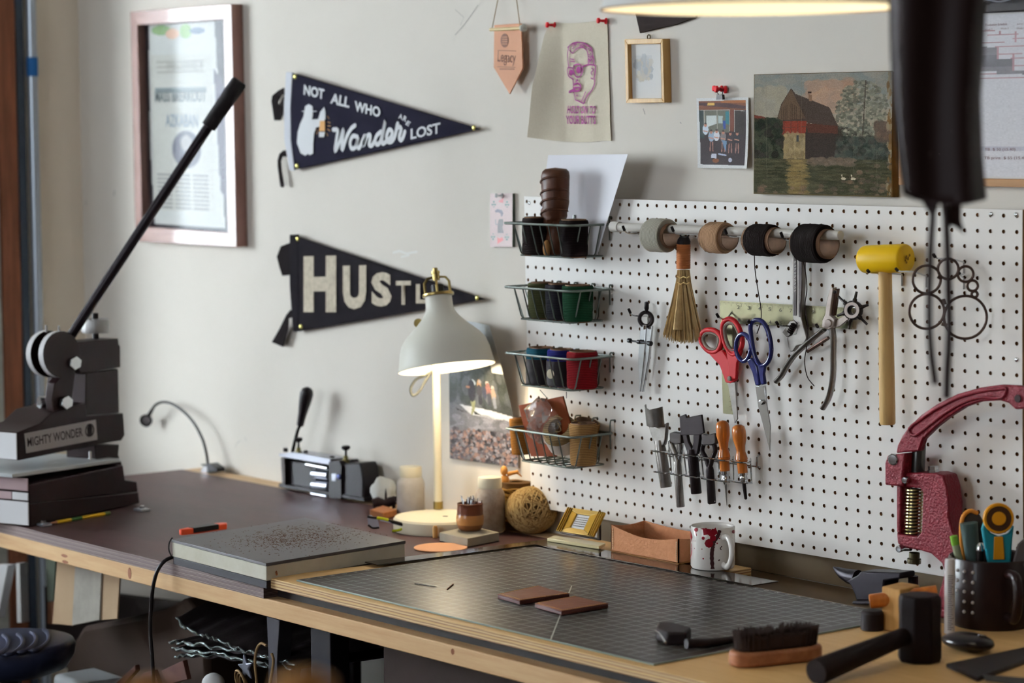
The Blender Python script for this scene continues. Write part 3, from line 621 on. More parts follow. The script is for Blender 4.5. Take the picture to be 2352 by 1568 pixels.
picture('photo_print', im.a, A[3], A[2], A[0], vcol_mat('photo_gloss', .6, .12), t, bend=lambda U, V: np.stack([0*U, -(.001+.007*(1-V)**2*(.4+U)), 0*U], -1))
c = onY(*z6([(505, 250)])[0], .034); b = MB(); b.prism([c+Vector((-.008, 0, -.004)), c+Vector((.008, 0, -.004)), c+Vector((.007, 0, .005)), c+Vector((-.007, 0, .005))], (0, -.006, 0)); clipm = M('clip_black', (30, 26, 26), .35, .4)
cl = thing('binder_clip', 'tiny black binder clip gripping the top of the group photo', 'clip', (c.x, .036, c.z-.004)); b.build('clip_body', clipm, cl)
for s in (-1, 1): MB().tube([c+Vector((.004*s, -.003, .004)), c+Vector((.009*s, -.005, .012)), c+Vector((.003*s, -.006, .016))], .0007, 5).build('clip_arm', clipm, cl)
pushpin(*z6([(460, 103)])[0], .044, redp, 'red push pin above the group photo, left of the touching pair', s=1.3); pushpin(*z6([(528, 118)])[0], .044, redp, 'red push pin above the group photo, right of the touching pair', s=1.55)

# old canvas painting of a mill by water
z7 = zc(1560, 0, 2.97); cv = [(510, 508), (1437, 487), (1447, 1345), (507, 1322)]
t = wthing('mill_painting', 'old unframed canvas painting of a red timbered mill beside a pond', 'painting', z7(cv), .03)
A = wpts(z7(cv), .0275); sidem = M('canvas_side', (128, 96, 44), .8, var=(30, .4), col2=(92, 66, 34), bump=(60, .3))
b = MB(); b.prism([A[0]+Vector((0, .0006, 0)), A[1]+Vector((.001, .0006, 0)), A[2]+Vector((.003, .0006, 0)), A[3]+Vector((0, .0006, 0))], (0, .0158, 0)); b.build('stretched_canvas', sidem, t, bevel=.0015)
W_, H_ = 230, 205; im = Paint(W_, H_, (120, 130, 126))
def q7(x, y): return ((x-508)*W_/932., (y-500)*H_/835.)
im.grad(0, 90, (128, 138, 138), (160, 152, 136)); im.dabs(260, (0, 0, W_, 60), 12, 5, [(122, 134, 136), (142, 146, 140), (150, 150, 142)], al=.35); im.dabs(160, q7(880, 560)+q7(1200, 760), 9, 6, [(168, 140, 120), (176, 148, 124), (154, 136, 122)], al=.5)
im.dabs(60, q7(540, 600)+q7(720, 780), 10, 8, [(156, 154, 138), (150, 150, 140)], al=.5)
im.poly([q7(508, 780), q7(690, 830), q7(1100, 860), q7(1445, 940), q7(1445, 1345), q7(508, 1345)], (56, 52, 44))
im.poly([q7(770, 600), q7(800, 640), q7(1030, 735), q7(1085, 850), q7(1090, 870), q7(885, 840), q7(670, 820), q7(700, 710)], (70, 60, 54)); im.poly([q7(768, 605), q7(872, 810), q7(672, 822), q7(705, 712)], (92, 76, 60))
for i in range(14): x = 690+i*13; im.line([q7(x, 700+abs(i-6)*8), q7(x, 815)], .8, (60, 46, 38), .7)
im.poly([q7(880, 842), q7(1088, 862), q7(1088, 920), q7(885, 910)], (84, 50, 40)); im.poly([q7(690, 826), q7(878, 824), q7(872, 912), q7(722, 912), q7(690, 900)], (126, 54, 40)); im.poly([q7(508, 784), q7(560, 790), q7(690, 835), q7(720, 910), q7(700, 960), q7(508, 880)], (110, 56, 44))
for x in (720, 768, 815): im.line([q7(x, 828), q7(x+5, 905)], .9, (82, 54, 48))
im.line([q7(700, 868), q7(874, 866)], .9, (88, 58, 50)); im.poly([q7(722, 914), q7(870, 912), q7(870, 1085), q7(716, 1085)], (140, 126, 92)); im.dabs(120, q7(722, 920)+q7(868, 1084), 3, 5, [(152, 138, 102), (120, 108, 78), (132, 120, 92)], al=.6); im.rect(*q7(806, 925), *q7(824, 968), (66, 72, 74))
im.poly([q7(870, 905), q7(1095, 915), q7(1120, 1080), q7(870, 1085)], (54, 46, 42)); im.poly([q7(886, 640), q7(912, 650), q7(914, 690), q7(892, 690)], (128, 104, 84)); im.rect(*q7(886, 625), *q7(908, 640), (60, 44, 38))
im.dabs(420, q7(508, 820)+q7(700, 1100), 5, 5, [(36, 44, 34), (50, 56, 42), (44, 40, 36), (60, 66, 50)], al=.7); im.dabs(900, q7(1080, 560)+q7(1410, 980), 2.6, 2.2, [(96, 102, 88), (124, 126, 112), (150, 150, 134), (80, 84, 74), (104, 108, 96)], mask=((im.X-q7(1245, 0)[0])/42)**2+((im.Y-q7(0, 770)[1])/52)**2 < 1, al=.7)
im.line([q7(1270, 560), q7(1250, 960)], 1.6, (70, 62, 52)); im.dabs(500, q7(1090, 940)+q7(1440, 1110), 5, 4, [(54, 66, 60), (72, 80, 72), (46, 50, 44), (80, 78, 70)], al=.6); im.dabs(160, q7(1340, 850)+q7(1440, 960), 4, 5, [(96, 80, 68), (84, 74, 64)], al=.6)
im.poly([q7(508, 1085), q7(900, 1090), q7(1445, 1120), q7(1445, 1345), q7(508, 1345)], (62, 64, 46)); im.dabs(800, q7(510, 1090)+q7(1440, 1340), 10, 1.6, [(58, 62, 44), (76, 76, 56), (50, 52, 38), (88, 84, 62)], al=.5)
im.dabs(150, q7(770, 1090)+q7(870, 1330), 8, 1.8, [(132, 116, 74), (110, 98, 64)], al=.55); im.dabs(150, q7(900, 1080)+q7(1200, 1125), 5, 2.4, [(112, 100, 86), (96, 88, 76)], al=.7); im.dabs(420, (0, 0, W_, H_), 4.5, 2.8, [(110, 92, 80), (92, 78, 68), (120, 100, 84)], mask=im.Y > H_-14-(im.X-q7(960, 0)[0]).clip(0)*.42, al=.6)
for x in (1128, 1192): im.ell(*q7(x, 1218), 4, 2.2, (198, 192, 170)); im.line([q7(x-8, 1215), q7(x-12, 1192)], 1.3, (198, 192, 170))
for x in (595, 840, 1190, 1340): im.line([q7(x, 500), q7(x+8, 1345)], 1, (120, 116, 100), .25)
im.noise(5); im.rect(0, 0, W_, 1.5, (96, 84, 56)); im.rect(0, H_-2.5, W_, H_, (86, 78, 50)); im.rect(0, 0, 1.3, H_, (120, 112, 88)); im.dabs(60, (W_-7, 0, W_, H_), 2, 5, [(142, 134, 112), (110, 84, 44)], al=.7)
im.a = np.clip(im.a*.9*np.array([1.02, .97, .93])+im.a.mean(2, keepdims=True)*.02, 0, 255)
picture('painted_scene', im.a, A[3], A[2], A[0], vcol_mat('oil_paint', .85, .08, bump=(900, .2)), t)

# playing card
z8 = zc(1110, 430, 10.456); t = wthing('playing_card', 'worn pink playing card with clubs pinned left of the top wire basket', 'card', z8([(165, 150), (695, 1430)]), .04)
A = wpts(z8([(162, 150), (690, 150), (698, 1432), (160, 1432)]), .037); cdm = vcol_mat('card_print', .5); im = Paint(66, 150, (222, 202, 200))
def q8(x, y): return ((x-162)*66/530., (y-150)*150/1280.)
for x, y, s in ((253, 410, 1), (565, 420, 1), (238, 1180, -1), (563, 1190, -1)):
    X_, Y_ = q8(x, y)
    for dx, dy, r in ((-4, 1, 2.6), (4, 1, 2.6), (0, -7*s, 2.8), (0, 7*s, 1.6), (0, 0, 1.6)): im.ell(X_+dx, Y_+dy, r, r*1.1, (112, 142, 138))
im.poly([q8(360, 340), q8(490, 250), q8(470, 380), q8(400, 370)], (224, 150, 152)); im.poly([q8(335, 1200), q8(400, 1230), q8(450, 1190), q8(480, 1270), q8(340, 1360)], (220, 128, 128))
im.poly([q8(280, 560), q8(340, 525), q8(440, 550), q8(478, 620), q8(450, 705), q8(425, 700), q8(420, 640), q8(370, 605), q8(290, 600)], (120, 118, 132)); im.poly([q8(370, 770), q8(470, 760), q8(475, 900), q8(455, 950), q8(490, 1100), q8(350, 1100), q8(345, 900)], (122, 118, 120)); im.line([q8(300, 780), q8(300, 890), q8(350, 890)], 2, (150, 158, 160)); im.noise(5)
b = MB(); b.prism([A[0]+Vector((0, .0004, 0)), A[1]+Vector((0, .0004, 0)), A[2]+Vector((0, .0004, 0)), A[3]+Vector((0, .0004, 0))], (0, .006, 0)); b.build('card_edge', M('card_edge', (70, 84, 72), .7), t)
picture('card_face', im.a, A[3], A[2], A[0], cdm, t)
pushpin(*z8([(395, 205)])[0], .038, M('clear_plastic', (230, 236, 236), .1, trans=.6), 'clear push pin at the top of the pink playing card', s=1.1)

# curling photo print above the bench
z9 = zc(1020, 750, 4.61); t = wthing('photo_print', 'large curling colour photo of hikers on stony ground behind the desk lamp', 'photo', [(1034, 800), (1190, 1073)], .04)
P0, P1 = onY(1035, 1052, .041), onY(1192, 1074, .041); ztop = onY(1192, 768, .041).z+.018
PT = Vector((P0.x, .041, ztop)); im = Paint(110, 180, (64, 66, 62))
def q9(x, y): return ((x-65)*110/720., (y+60)*180/1540.)
im.dabs(400, (0, 0, 110, 105), 8, 12, [(60, 66, 58), (50, 56, 50), (84, 88, 92), (70, 78, 66), (104, 108, 116)], al=.5); im.poly([q9(65, 860), q9(785, 930), q9(785, 1500), q9(65, 1400)], (108, 106, 116)); im.poly([q9(180, 865), q9(520, 890), q9(785, 930), q9(785, 1010), q9(300, 960)], (196, 198, 210))
im.dabs(120, q9(70, 990)+q9(780, 1180), 9, 4, [(120, 118, 130), (100, 98, 106), (142, 140, 154)], al=.5); im.dabs(900, q9(65, 1130)+q9(785, 1470), 2.4, 2, [(60, 54, 62), (84, 76, 86), (150, 140, 150), (150, 96, 80), (40, 38, 46), (110, 104, 116), (176, 120, 100)], al=.85)
im.poly([q9(130, 905), q9(245, 945), q9(150, 930)], (50, 56, 46)); im.poly([q9(335, 915), q9(435, 962), q9(345, 962)], (50, 52, 44)); im.poly([q9(305, 800), q9(362, 800), q9(350, 900), q9(318, 970), q9(305, 965), q9(318, 890)], (150, 150, 84))
for x, y, rx, ry, c in ((345, 610, 5, 4, (190, 204, 214)), (325, 700, 7, 14, (52, 46, 56)), (420, 630, 4, 8, (206, 132, 60)), (430, 590, 3, 2.6, (176, 150, 136)), (420, 690, 5, 8, (70, 62, 66)), (412, 790, 2, 7, (50, 46, 56)), (430, 790, 2, 7, (50, 46, 56)), (525, 596, 3.4, 3, (190, 170, 156)), (530, 665, 5, 9, (160, 84, 66)), (522, 770, 2, 9, (60, 60, 72)), (542, 770, 2, 9, (60, 60, 72)), (590, 640, 3, 3, (180, 160, 146)), (590, 710, 4.5, 8, (168, 130, 100)), (584, 800, 2, 8, (120, 124, 140)), (598, 800, 2, 8, (120, 124, 140)), (480, 700, 4, 8, (60, 62, 84)), (280, 662, 4, 1.6, (200, 110, 60))): im.ell(*q9(x, y), rx, ry, c)
im.rect(84, 0, 110, 62, (206, 208, 208)); im.rect(0, 0, 110, 34, (196, 204, 208)); im.noise(5); im.a = im.a*.55+im.a.mean(2, keepdims=True)*.45
picture('photo_sheet', im.a, P0, P1, PT, vcol_mat('photo_satin', .5, .2), t, bend=lambda U, V: np.stack([-.012*U**2*np.clip((V-.3)/.7, 0, 1)**1.5, -.002-.062*U**1.6*np.clip((V-.12)/.88, 0, 1)**1.3, 0*U], -1))
b = MB(); g = []
for i in range(13):
    row = []
    for j in range(9):
        U, V = j/8, i/12; p = P0+(P1-P0)*U+(PT-P0)*V; k = max(0, (V-.3)/.7)**1.5; p = p+Vector((-.012*U**2*k, -.002-.062*U**1.6*max(0, (V-.12)/.88)**1.3+.0005, 0)); row.append(p)
    g.append(row)
b.sheet(g, .0004, (0, 1, 0)).build('photo_backing', paper, t, smooth=80)

# planning board at the right
t = wthing('planning_board', 'wood framed planning board with production schedule at the top right of the wall', 'board', [(2062, 60), (2500, 420)], .03)
bw = wood_mat('board_wood', (170, 128, 84), (146, 104, 64), 0, .5); x0 = onY(2064, 300, .022).x; zb0, zb1 = onY(2200, 427, .022).z, onY(2200, 409, .022).z; x1 = 1.75; ztp = zb0+.52
MB().box((x0, .022, zb0), (x1, .0445, zb1)).build('frame_rail', bw, t, bevel=.001); MB().box((x0, .022, zb1), (x0+.014, .0445, ztp)).build('frame_stile', bw, t, bevel=.001); MB().box((x0, .022, ztp), (x1, .0445, ztp+.014)).build('frame_rail', bw, t, bevel=.001)
MB().box((x0+.014, .034, zb1), (x1, .044, ztp)).build('back_panel', M('planning_white', (214, 212, 210), .4), t)
A = [onY(2246, 36, .033), onY(2246, 409, .033)]; xs = A[0].x; shz1, shz0 = A[0].z, A[1].z+.003; im = Paint(150, 150, (214, 212, 216)); wS = 1.70-xs
def qs(px, py): p = onY(px, py, .033); return ((p.x-xs)/wS*150, (shz1-p.z)/(shz1-shz0)*150)
yy = [72, 81, 90, 99, 108, 117, 126, 135, 144, 153, 162, 171, 181]
for y in yy: im.line([qs(2230, y), qs(2600, y-8)], .5, (170, 130, 134))
for x in (2296, 2333, 2372): im.line([qs(x, 72), qs(x-8, 181)], .6, (170, 130, 134))
im.poly([qs(2246, 108), qs(2292, 108), qs(2290, 135), qs(2327, 134), qs(2325, 162), qs(2400, 161), qs(2400, 170), qs(2288, 171), qs(2288, 163), qs(2246, 163)], (104, 98, 102)); im.poly([qs(2246, 126), qs(2290, 126), qs(2290, 135), qs(2326, 134), qs(2325, 153), qs(2246, 153)], (70, 64, 68)); im.poly([qs(2246, 336), qs(2500, 336), qs(2500, 346), qs(2246, 346)], (192, 190, 200)); im.noise(3)
picture('schedule_sheet', im.a, (xs, .033, shz0), (xs+wS, .033, shz0), (xs, .033, shz1), vcol_mat('sheet_print', .5), t)
ink = M('grey_red_ink', (128, 96, 98), .8); z10 = zc(2240, 0, 3.563)
for s, q, o in (('Production Schedule', [(85, 215), (260, 205), (85, 195)], .0), ('Week 2', [(78, 252), (140, 246), (78, 236)], 0), ('Week 3', [(208, 242), (272, 238), (208, 228)], 0), ('June 1', [(340, 206), (405, 203), (340, 190)], 0), ('Week 4', [(338, 240), (405, 236), (338, 226)], 0), ('TB  $ 50 (15.40)', [(78, 1240), (328, 1240), (78, 1210)], .0), ('TB print  $ 55 (15.40)', [(72, 1310), (430, 1310), (72, 1280)], 0)):
    a = wpts(z10(q), .0325); text(s, ink, a[0], a[1], a[2], t, off=o)
cp = onY(2310, 10, .02); cl = thing('bulldog_clip', 'black bulldog clip with steel wire arms at the top of the planning board', 'clip', (cp.x, .03, cp.z-.02))
MB().prism([cp+Vector((-.07, 0, -.012)), cp+Vector((.09, 0, -.012)), cp+Vector((.085, 0, .02)), cp+Vector((-.065, 0, .02))], (0, .012, 0)).build('clip_jaw', clipm, cl, bevel=.002)
MB().tube(cr([cp+Vector((-.05, -.003, .0)), cp+Vector((-.03, -.012, .008)), cp+Vector((.0, -.012, .004)), cp+Vector((.04, -.01, .01)), cp+Vector((.07, -.003, .0))], 5), .0016, 6).build('wire_arm', steel_p, cl)
# ---------------------------------------------------------------- things hanging on the pegboard
PXM = 1/1270.                                                     # metres per photograph pixel at the pegboard
def onP(px, py, p0, n):
    d = FV+RV*((px-1176)/FPX)-UV*((py-784)/FPX); n = Vector(n); return CAM+d*((Vector(p0)-CAM).dot(n)/d.dot(n))
def bpts(pts, off): return [onB(px, py, off) for px, py in pts]
def rod(mb, pa, pb, prof, n=16, sx=1.):                           # lathe from 3D a to b, prof=[(t along 0..1, radius m)]
    a, c = Vector(pa), Vector(pb); L = (c-a).length; return mb.lathe([(r, t*L) for t, r in prof], a, c-a, n, sx)
wire = M('basket_wire', (128, 134, 128), .38, .75, var=(40, .3), col2=(100, 108, 102)); chrome = M('chrome', (200, 202, 204), .18, 1); steel = M('worn_steel', (150, 146, 142), .35, .9, var=(40, .35), col2=(110, 104, 98)); dsteel = M('dark_steel', (66, 60, 58), .38, .8, var=(50, .3), col2=(44, 40, 40)); black = M('black_plastic', (30, 26, 27), .4)
rubber = M('rubber_tip', (34, 28, 28), .6)
def peghook(px, py, depth, label, drop=.0, tip=.012, arm=None):
    T_ = onB(px, py, depth); col = round(T_.x/I_); x = col*I_; row = round((1.55-(T_.z-tip*.6))/I_); z = 1.55-row*I_; yb = bow(x, z)
    t = thing('peg_hook', label, 'hook', (x, yb-.001, z))
    b = MB(); p = cr([(x, yb+.003, z), (x, yb-.004, z), (T_.x*.3+x*.7, yb-depth*.5, T_.z-tip-.001), (T_.x, T_.y+.012, T_.z-tip), (T_.x, T_.y+.003, T_.z-tip*.6)], 4); b.tube(p, .0014, 6)
    b.build('hook_wire', chrome, t); a = Vector((T_.x, T_.y+.003, T_.z-tip*.6)); rod(MB(), a, T_+Vector((0, -.002, .002)), [(0, 0), (.02, .0026), (.9, .0026), (1, 0)], 8).build('rubber_tip', rubber, t)
    MB().tube([(x, yb-.0015, z+.0005), (x, yb-.0015, z-.019)], .0022, 6, sq=.4).build('hook_plate', chrome, t); return t
# baskets
BX0, BX1, BYB, BYF = .058, .258, -.0045, -.108
def basket(zr, label):
    t = thing('wire_basket', label, 'basket', (.158, BYB, zr-.062), 'wire baskets on the pegboard')
    def rr(x0, x1, y0, y1, z, r):
        out = []
        for cx, cy, a0 in ((x1-r, y1-r, 0), (x0+r, y1-r, 90), (x0+r, y0+r, 180), (x1-r, y0+r, 270)):
            for k in range(5): a = math.radians(a0+k*22.5); out.append((cx+r*math.cos(a), cy+r*math.sin(a), z))
        return out
    MB().tube(rr(BX0, BX1, BYF, BYB, zr, .012), .0023, 8, closed=True).build('rim_wire', wire, t)
    zb = zr-.06; ix, iy = .03, .014
    MB().tube(rr(BX0+ix, BX1-ix+.012, BYF+iy, BYB-.004, zb, .012), .0015, 6, closed=True).build('base_wire', wire, t)
    for k in range(6):
        x = .092+k*.0254; xb = .097+k*.0245
        MB().tube([(x, BYF, zr-.001), (xb, BYF+iy-.002, zb+.008), (xb, BYF+iy+.004, zb), (xb, BYB-.008, zb), (xb, BYB-.004, zb+.006), (x, BYB-.001, zr-.001)], .0014, 6).build('upright_wire', wire, t)
    for y in (-.034, -.059, -.084):
        MB().tube([(BX0+.004, y, zr-.001), (BX0+ix-.004, y+.002, zb+.008), (BX0+ix+.002, y+.002, zb-.001), (BX1-ix+.006, y+.002, zb-.001), (BX1-ix+.011, y+.002, zb+.007), (BX1-.001, y, zr-.001)], .0014, 6).build('cross_wire', wire, t)
    for k in range(4):
        x = (4+2*k)*I_; row = round((1.55-zr-.010)/I_); z = 1.55-row*I_; yb = bow(x, z)
        MB().tube(cr([(x, yb+.003, z), (x, yb-.006, z+.002), (x, BYB-.006, z-.004), (x, BYB-.005, zr-.03)], 4), .0016, 6).build('hanger_hook', wire, t)
    return t
ZR = (1.513, 1.392, 1.266, 1.121)
for z, lb in zip(ZR, ('top wire basket on the pegboard holding the carved figure and dark spools', 'second wire basket from the top, holding green and dark spools', 'third wire basket from the top, holding teal, blue and red spools', 'bottom wire basket on the pegboard holding plastic bag and tan spools')): basket(z, lb)
def thread_mat(name, col, scale=420., dark=None):
    m = M(name, col, .85, spec=.1); nt = m.node_tree; L = nt.links.new; tc = nt.nodes.new('ShaderNodeTexCoord'); w = nt.nodes.new('ShaderNodeTexWave'); w.bands_direction = 'Z'; w.inputs['Scale'].default_value = scale/4.2; w.inputs['Distortion'].default_value = 3; w.inputs['Detail Scale'].default_value = 30
    L(tc.outputs['Object'], w.inputs['Vector']); r = nt.nodes.new('ShaderNodeValToRGB'); r.color_ramp.elements[0].color = lin(dark or tuple(int(v*.6) for v in col)); r.color_ramp.elements[1].color = lin(col); L(w.outputs[0], r.inputs[0]); L(r.outputs[0], nt.nodes['Principled BSDF'].inputs['Base Color'])
    bp = nt.nodes.new('ShaderNodeBump'); bp.inputs['Distance'].default_value = .001; bp.inputs['Strength'].default_value = 1.0; L(w.outputs[0], bp.inputs['Height']); L(bp.outputs[0], nt.nodes['Principled BSDF'].inputs['Normal']); return m
card = M('core_cardboard', (134, 102, 78), .8, var=(60, .3))
def spool(name, label, o, axis, R, H, tm, grp=None, rin=.016, taper=1., ridges=9, cat='spool', core_out=.002, seed=1, lab=None):
    o = Vector(o); ax = Vector(axis).normalized(); r_ = random.Random(seed); t = thing(name, label, cat, o, grp)
    pr = [(rin+.0015, 0), (R*taper*.94, 0), (R*taper, .004)]
    for k in range(1, ridges): f = k/ridges; pr.append((R*(taper+(1-taper)*f)*(1+r_.uniform(-.018, .018)), H*f))
    pr += [(R, H-.004), (R*.94, H), (rin+.0015, H)]
    b = MB(); b.lathe(pr, o, ax, 28).build('wound_thread', tm, t, smooth=60)
    b = MB(); b.lathe([(rin, -core_out), (rin+.0016, -core_out), (rin+.0016, H+core_out), (rin, H+core_out), (rin, -core_out)], o, ax, 24).build('core_tube', card, t); return t
up = (0, 0, 1)
def sp_at(px, zr, x=.224): return (x, max(-.076, min(-.036, onX(px, 784-(zr-1.3)*1190, x).y)), zr-.0585)
spool('thread_spool', 'black brown thread spool at the left end of the top basket', sp_at(1221, ZR[0], .118), up, .0255, .069, thread_mat('thr_brown', (46, 34, 33)), rin=.02, seed=2)
spool('thread_spool', 'black brown thread spool right of the carved figure in the top basket', sp_at(1318, ZR[0], .224), up, .0275, .067, thread_mat('thr_brown2', (38, 27, 28)), rin=.022, taper=.94, seed=3)
for px, lb, c, R, gp in ((1243, 'olive green thread spool at the left of the second basket', (92, 94, 58), .026, 5), (1283, 'dark slate thread spool in the middle of the second basket', (54, 52, 60), .026, 6), (1327, 'dark green thread spool at the right of the second basket', (34, 84, 54), .03, 7)):
    spool('thread_spool', lb, sp_at(px, ZR[1], {5: .112, 6: .167, 7: .223}[gp]), up, R, .066, thread_mat('thr%d' % gp, c), rin=R-.008, taper=.92, seed=gp)
b3 = []
for px, lb, c, R, gp in ((1243, 'teal thread spool at the left of the third basket', (40, 112, 136), .0285, 8), (1290, 'blue thread spool with dark label in the middle of the third basket', (52, 56, 150), .0275, 9), (1337, 'red thread spool at the right of the third basket', (168, 30, 38), .0295, 10)):
    b3.append(spool('thread_spool', lb, sp_at(px, ZR[2], {8: .109, 9: .1655, 10: .2235}[gp]), up, R, .068, thread_mat('thr%d' % gp, c), rin=R-.007, taper=.97, seed=gp))
sleeve = M('black_sleeve', (34, 27, 30), .6); oval = M('oval_paper', (206, 196, 170), .7)
for s, R in ((b3[0], .029), (b3[1], .0285)):
    o = ORG[s.name]; MB().lathe([(R+.0002, .001), (R+.0006, .001), (R+.0006, .048), (R+.0002, .048)], o, up, 28).build('paper_sleeve', sleeve, s, label='dark paper sleeve')
o = ORG[b3[1].name]; d = Vector((.16, -1, 0)).normalized(); c = o+d*.0295+Vector((-.003, 0, .024)); MB().lathe([(0, .0006), (.009, .0003), (.0088, 0)], c, d, 20).build('oval_sticker', oval, b3[1], label='small cream oval sticker')
for (a, b_, m) in (((1240, 895), (1258, 915), M('teal_thread', (40, 110, 116), .8)), ((1301, 900), (1301, 914), M('grey_thread', (80, 76, 84), .8))):
    tt = b3[0] if a[0] < 1290 else b3[2]; MB().tube([onY(*a, -.09), onY(*b_, -.06)], .0007, 4).build('thread_end', m, tt)
# carved figure: stacked carved volumes on one continuous trunk
carve = wood_mat('carved_wood', (92, 54, 34), (52, 29, 20), 2, .45, .8, .3); zt_ = zc(1220, 340, 6.03)
pz = onY(1275, 400, -.055); zb_ = ZR[0]-.058; H = onY(1275, 385, -.06).z-zb_
tk = thing('carved_figure', 'dark carved wooden tiki style head figure standing in the top basket', 'figurine', (pz.x, -.055, zb_))
b = MB(); rings = []; n = 28
prof = [(0, .018, .018), (.03, .022, .022), (.12, .023, .023), (.2, .021, .021), (.26, .017, .017), (.30, .017, .02), (.34, .022, .018), (.37, .026, .015), (.40, .0275, .022), (.43, .024, .024), (.46, .0275, .0235), (.52, .0285, .026), (.55, .0265, .027), (.6, .028, .028), (.63, .0265, .0275), (.7, .0282, .0282), (.73, .0268, .028), (.8, .028, .0285), (.83, .027, .0285), (.9, .0275, .029), (.955, .026, .0275), (.985, .02, .022), (1, 0, 0)]
v = []; f = []
for i, (h, rf, rb) in enumerate(prof):
    for k in range(n):
        a = 2*math.pi*k/n; c_, s_ = math.cos(a), math.sin(a); w = max(0, math.cos(a+2.25))       # carved face looks to the left and front
        r = rb*(1-w)+rf*w; gro = .0012*math.sin(h*95+c_*5)*w if h < .97 else 0; hh = h+.03*math.cos(a)*(.0 if h < .3 else 1)*(1-h)*1.2
        v.append((pz.x+c_*(r+gro)*1.02, -.055+s_*(r+gro)*.9, zb_+hh*H))
for i in range(len(prof)-1):
    for k in range(n): k2 = (k+1) % n; f.append((i*n+k, i*n+k2, (i+1)*n+k2, (i+1)*n+k))
f.append(tuple(range(n-1, -1, -1))); b.add(v, f); b.build('figure_body', carve, tk, smooth=50)
b = MB()
for h in (.53, .65, .76, .90): b.tube([(pz.x+math.cos(a)*.0285, -.055+math.sin(a)*.0262, zb_+H*(h-.045*((a+.7)/1.3)**2)) for a in [-2.6+.3*k for k in range(11)]], [.0006]+[.0022]*9+[.0006], 6)
b.build('brow_ridges', carve, tk, kind='stuff')
b = MB(); p = onY(1253, 490, -.066); b.ball(p, (.006, .007, .009), 8); b.build('nose', carve, tk); b = MB(); p = onY(1256, 570, -.078); b.ball(p, (.008, .008, .016), 8); b.build('carved_foot', M('worn_carve', (150, 108, 62), .5), tk)
# paper sheet standing in the top basket
ps = thing('paper_sheet', 'white sheet of paper standing behind the carved figure in the top basket', 'paper', (.2, -.02, ZR[0]-.05)); g = []
Lp, Rp = [(1259, 356), (1246, 450), (1232, 560), (1226, 585)], [(1442, 354), (1428, 400), (1400, 490), (1372, 585)]
LW, RW = [onY(*q, -.012) for q in Lp], [onY(*q, -.03) for q in Rp]
for i in range(15):
    v_ = i/14; a, c = along(LW, v_), along(RW, v_); g.append([a+(c-a)*(j/12)+Vector((0, .012*math.sin(math.pi*j/12), 0)) for j in range(13)])
b = MB(); b.sheet(g, .0004, (0, 1, 0)).build('sheet', M('sheet_white', (240, 240, 246), .8), ps, smooth=80)
# bottom basket
lb = ZR[3]-.0585; zq = zc(1150, 900, 7.84)
lea = M('brown_leather', (128, 60, 26), .6, var=(20, .4), col2=(100, 44, 18), spec=.1); P = [onY(*q, -.062) for q in zq([(318, 240), (1118, 72), (1250, 560), (1000, 1160), (540, 1165)])]
P[3].z = max(P[3].z, lb+.003); P[4].z = max(P[4].z, lb+.003)
t = tag(MB().prism(P, (0, .003, 0)).build('stiff_leather', [lea], bevel=.0006), 'stiff brown leather panel leaning upright in the bottom basket', 'leather')
gold = thread_mat('thr_gold', (204, 134, 56)); p = onY(1200, 1000, -.035)
spool('thread_spool', 'orange gold thread spool half hidden at the left of the bottom basket', (p.x, -.035, lb), (-.12, 0, 1), .021, .07, gold, rin=.012, seed=11)
tanm = thread_mat('thr_tan', (206, 158, 98)); p = Vector(sp_at(1347, ZR[3], .225))
spool('thread_spool', 'tan waxed thread spool standing at the front right of the bottom basket', (p.x, p.y-.008, lb+.001), up, .0268, .077, tanm, rin=.0215, seed=12, taper=.92)
p = Vector((.205, -.03, 0)); spool('thread_spool', 'tan thread spool tilted behind the front one in the bottom basket', (p.x-.02, -.026, lb+.016), (.3, .05, 1), .0255, .064, tanm, rin=.02, seed=13)
ring = thread_mat('thr_cream', (206, 176, 126)); c = onY(*zq([(1040, 640)])[0], -.075); tp = thing('wound_cord_roll', 'cream cord roll in a paper wrapper lying in the bottom basket', 'roll', (c.x-.01, -.055, lb))
ax = Vector((.28, -.62, .62)).normalized(); o = c-ax*.046
b = MB(); b.lathe([(.02, 0), (.031, 0), (.034, .01), (.034, .034), (.031, .046), (.0205, .047), (.019, .04), (.0185, 0)], o, ax, 28).build('wound_cord', ring, tp, smooth=60)
b = MB(); b.lathe([(.0344, .003), (.0352, .003), (.0352, .033), (.0344, .033)], o, ax, 28).build('paper_wrapper', M('wrapper_paper', (214, 206, 198), .6), tp, smooth=60)
b = MB(); b.tube(cr([c+Vector((-.012, -.003, -.012)), c+Vector((.0, -.008, -.008)), c+Vector((.012, -.004, -.004)), c+Vector((.004, -.006, .012))], 5), .0008, 5).build('loose_end', ring, tp)
# clear plastic bag: crumpled thin film
film = M('clear_film', (245, 240, 238), .1, trans=.88, ior=1.3, bump=(60, .5)); film.node_tree.nodes['Principled BSDF'].inputs['Specular IOR Level'].default_value = .5
r_ = random.Random(21); b = MB(); v = []; f = []; nn, mm = 20, 12; cc = onY(*zq([(800, 520)])[0], -.07)
for i in range(mm+1):
    for k in range(nn):
        th = math.pi*i/mm; a = 2*math.pi*k/nn; j = 1+.22*math.sin(3*a+i)+.14*r_.uniform(-1, 1); s = math.sin(th)*j if 0 < i < mm else .02
        v.append((cc.x+.038*s*math.cos(a)-.004*math.cos(th), cc.y-.008+.022*s*math.sin(a), cc.z+.042*math.cos(th)*(1+.1*r_.uniform(-1, 1))))
for i in range(mm):
    for k in range(nn): k2 = (k+1) % nn; f.append((i*nn+k, (i+1)*nn+k, (i+1)*nn+k2, i*nn+k2))
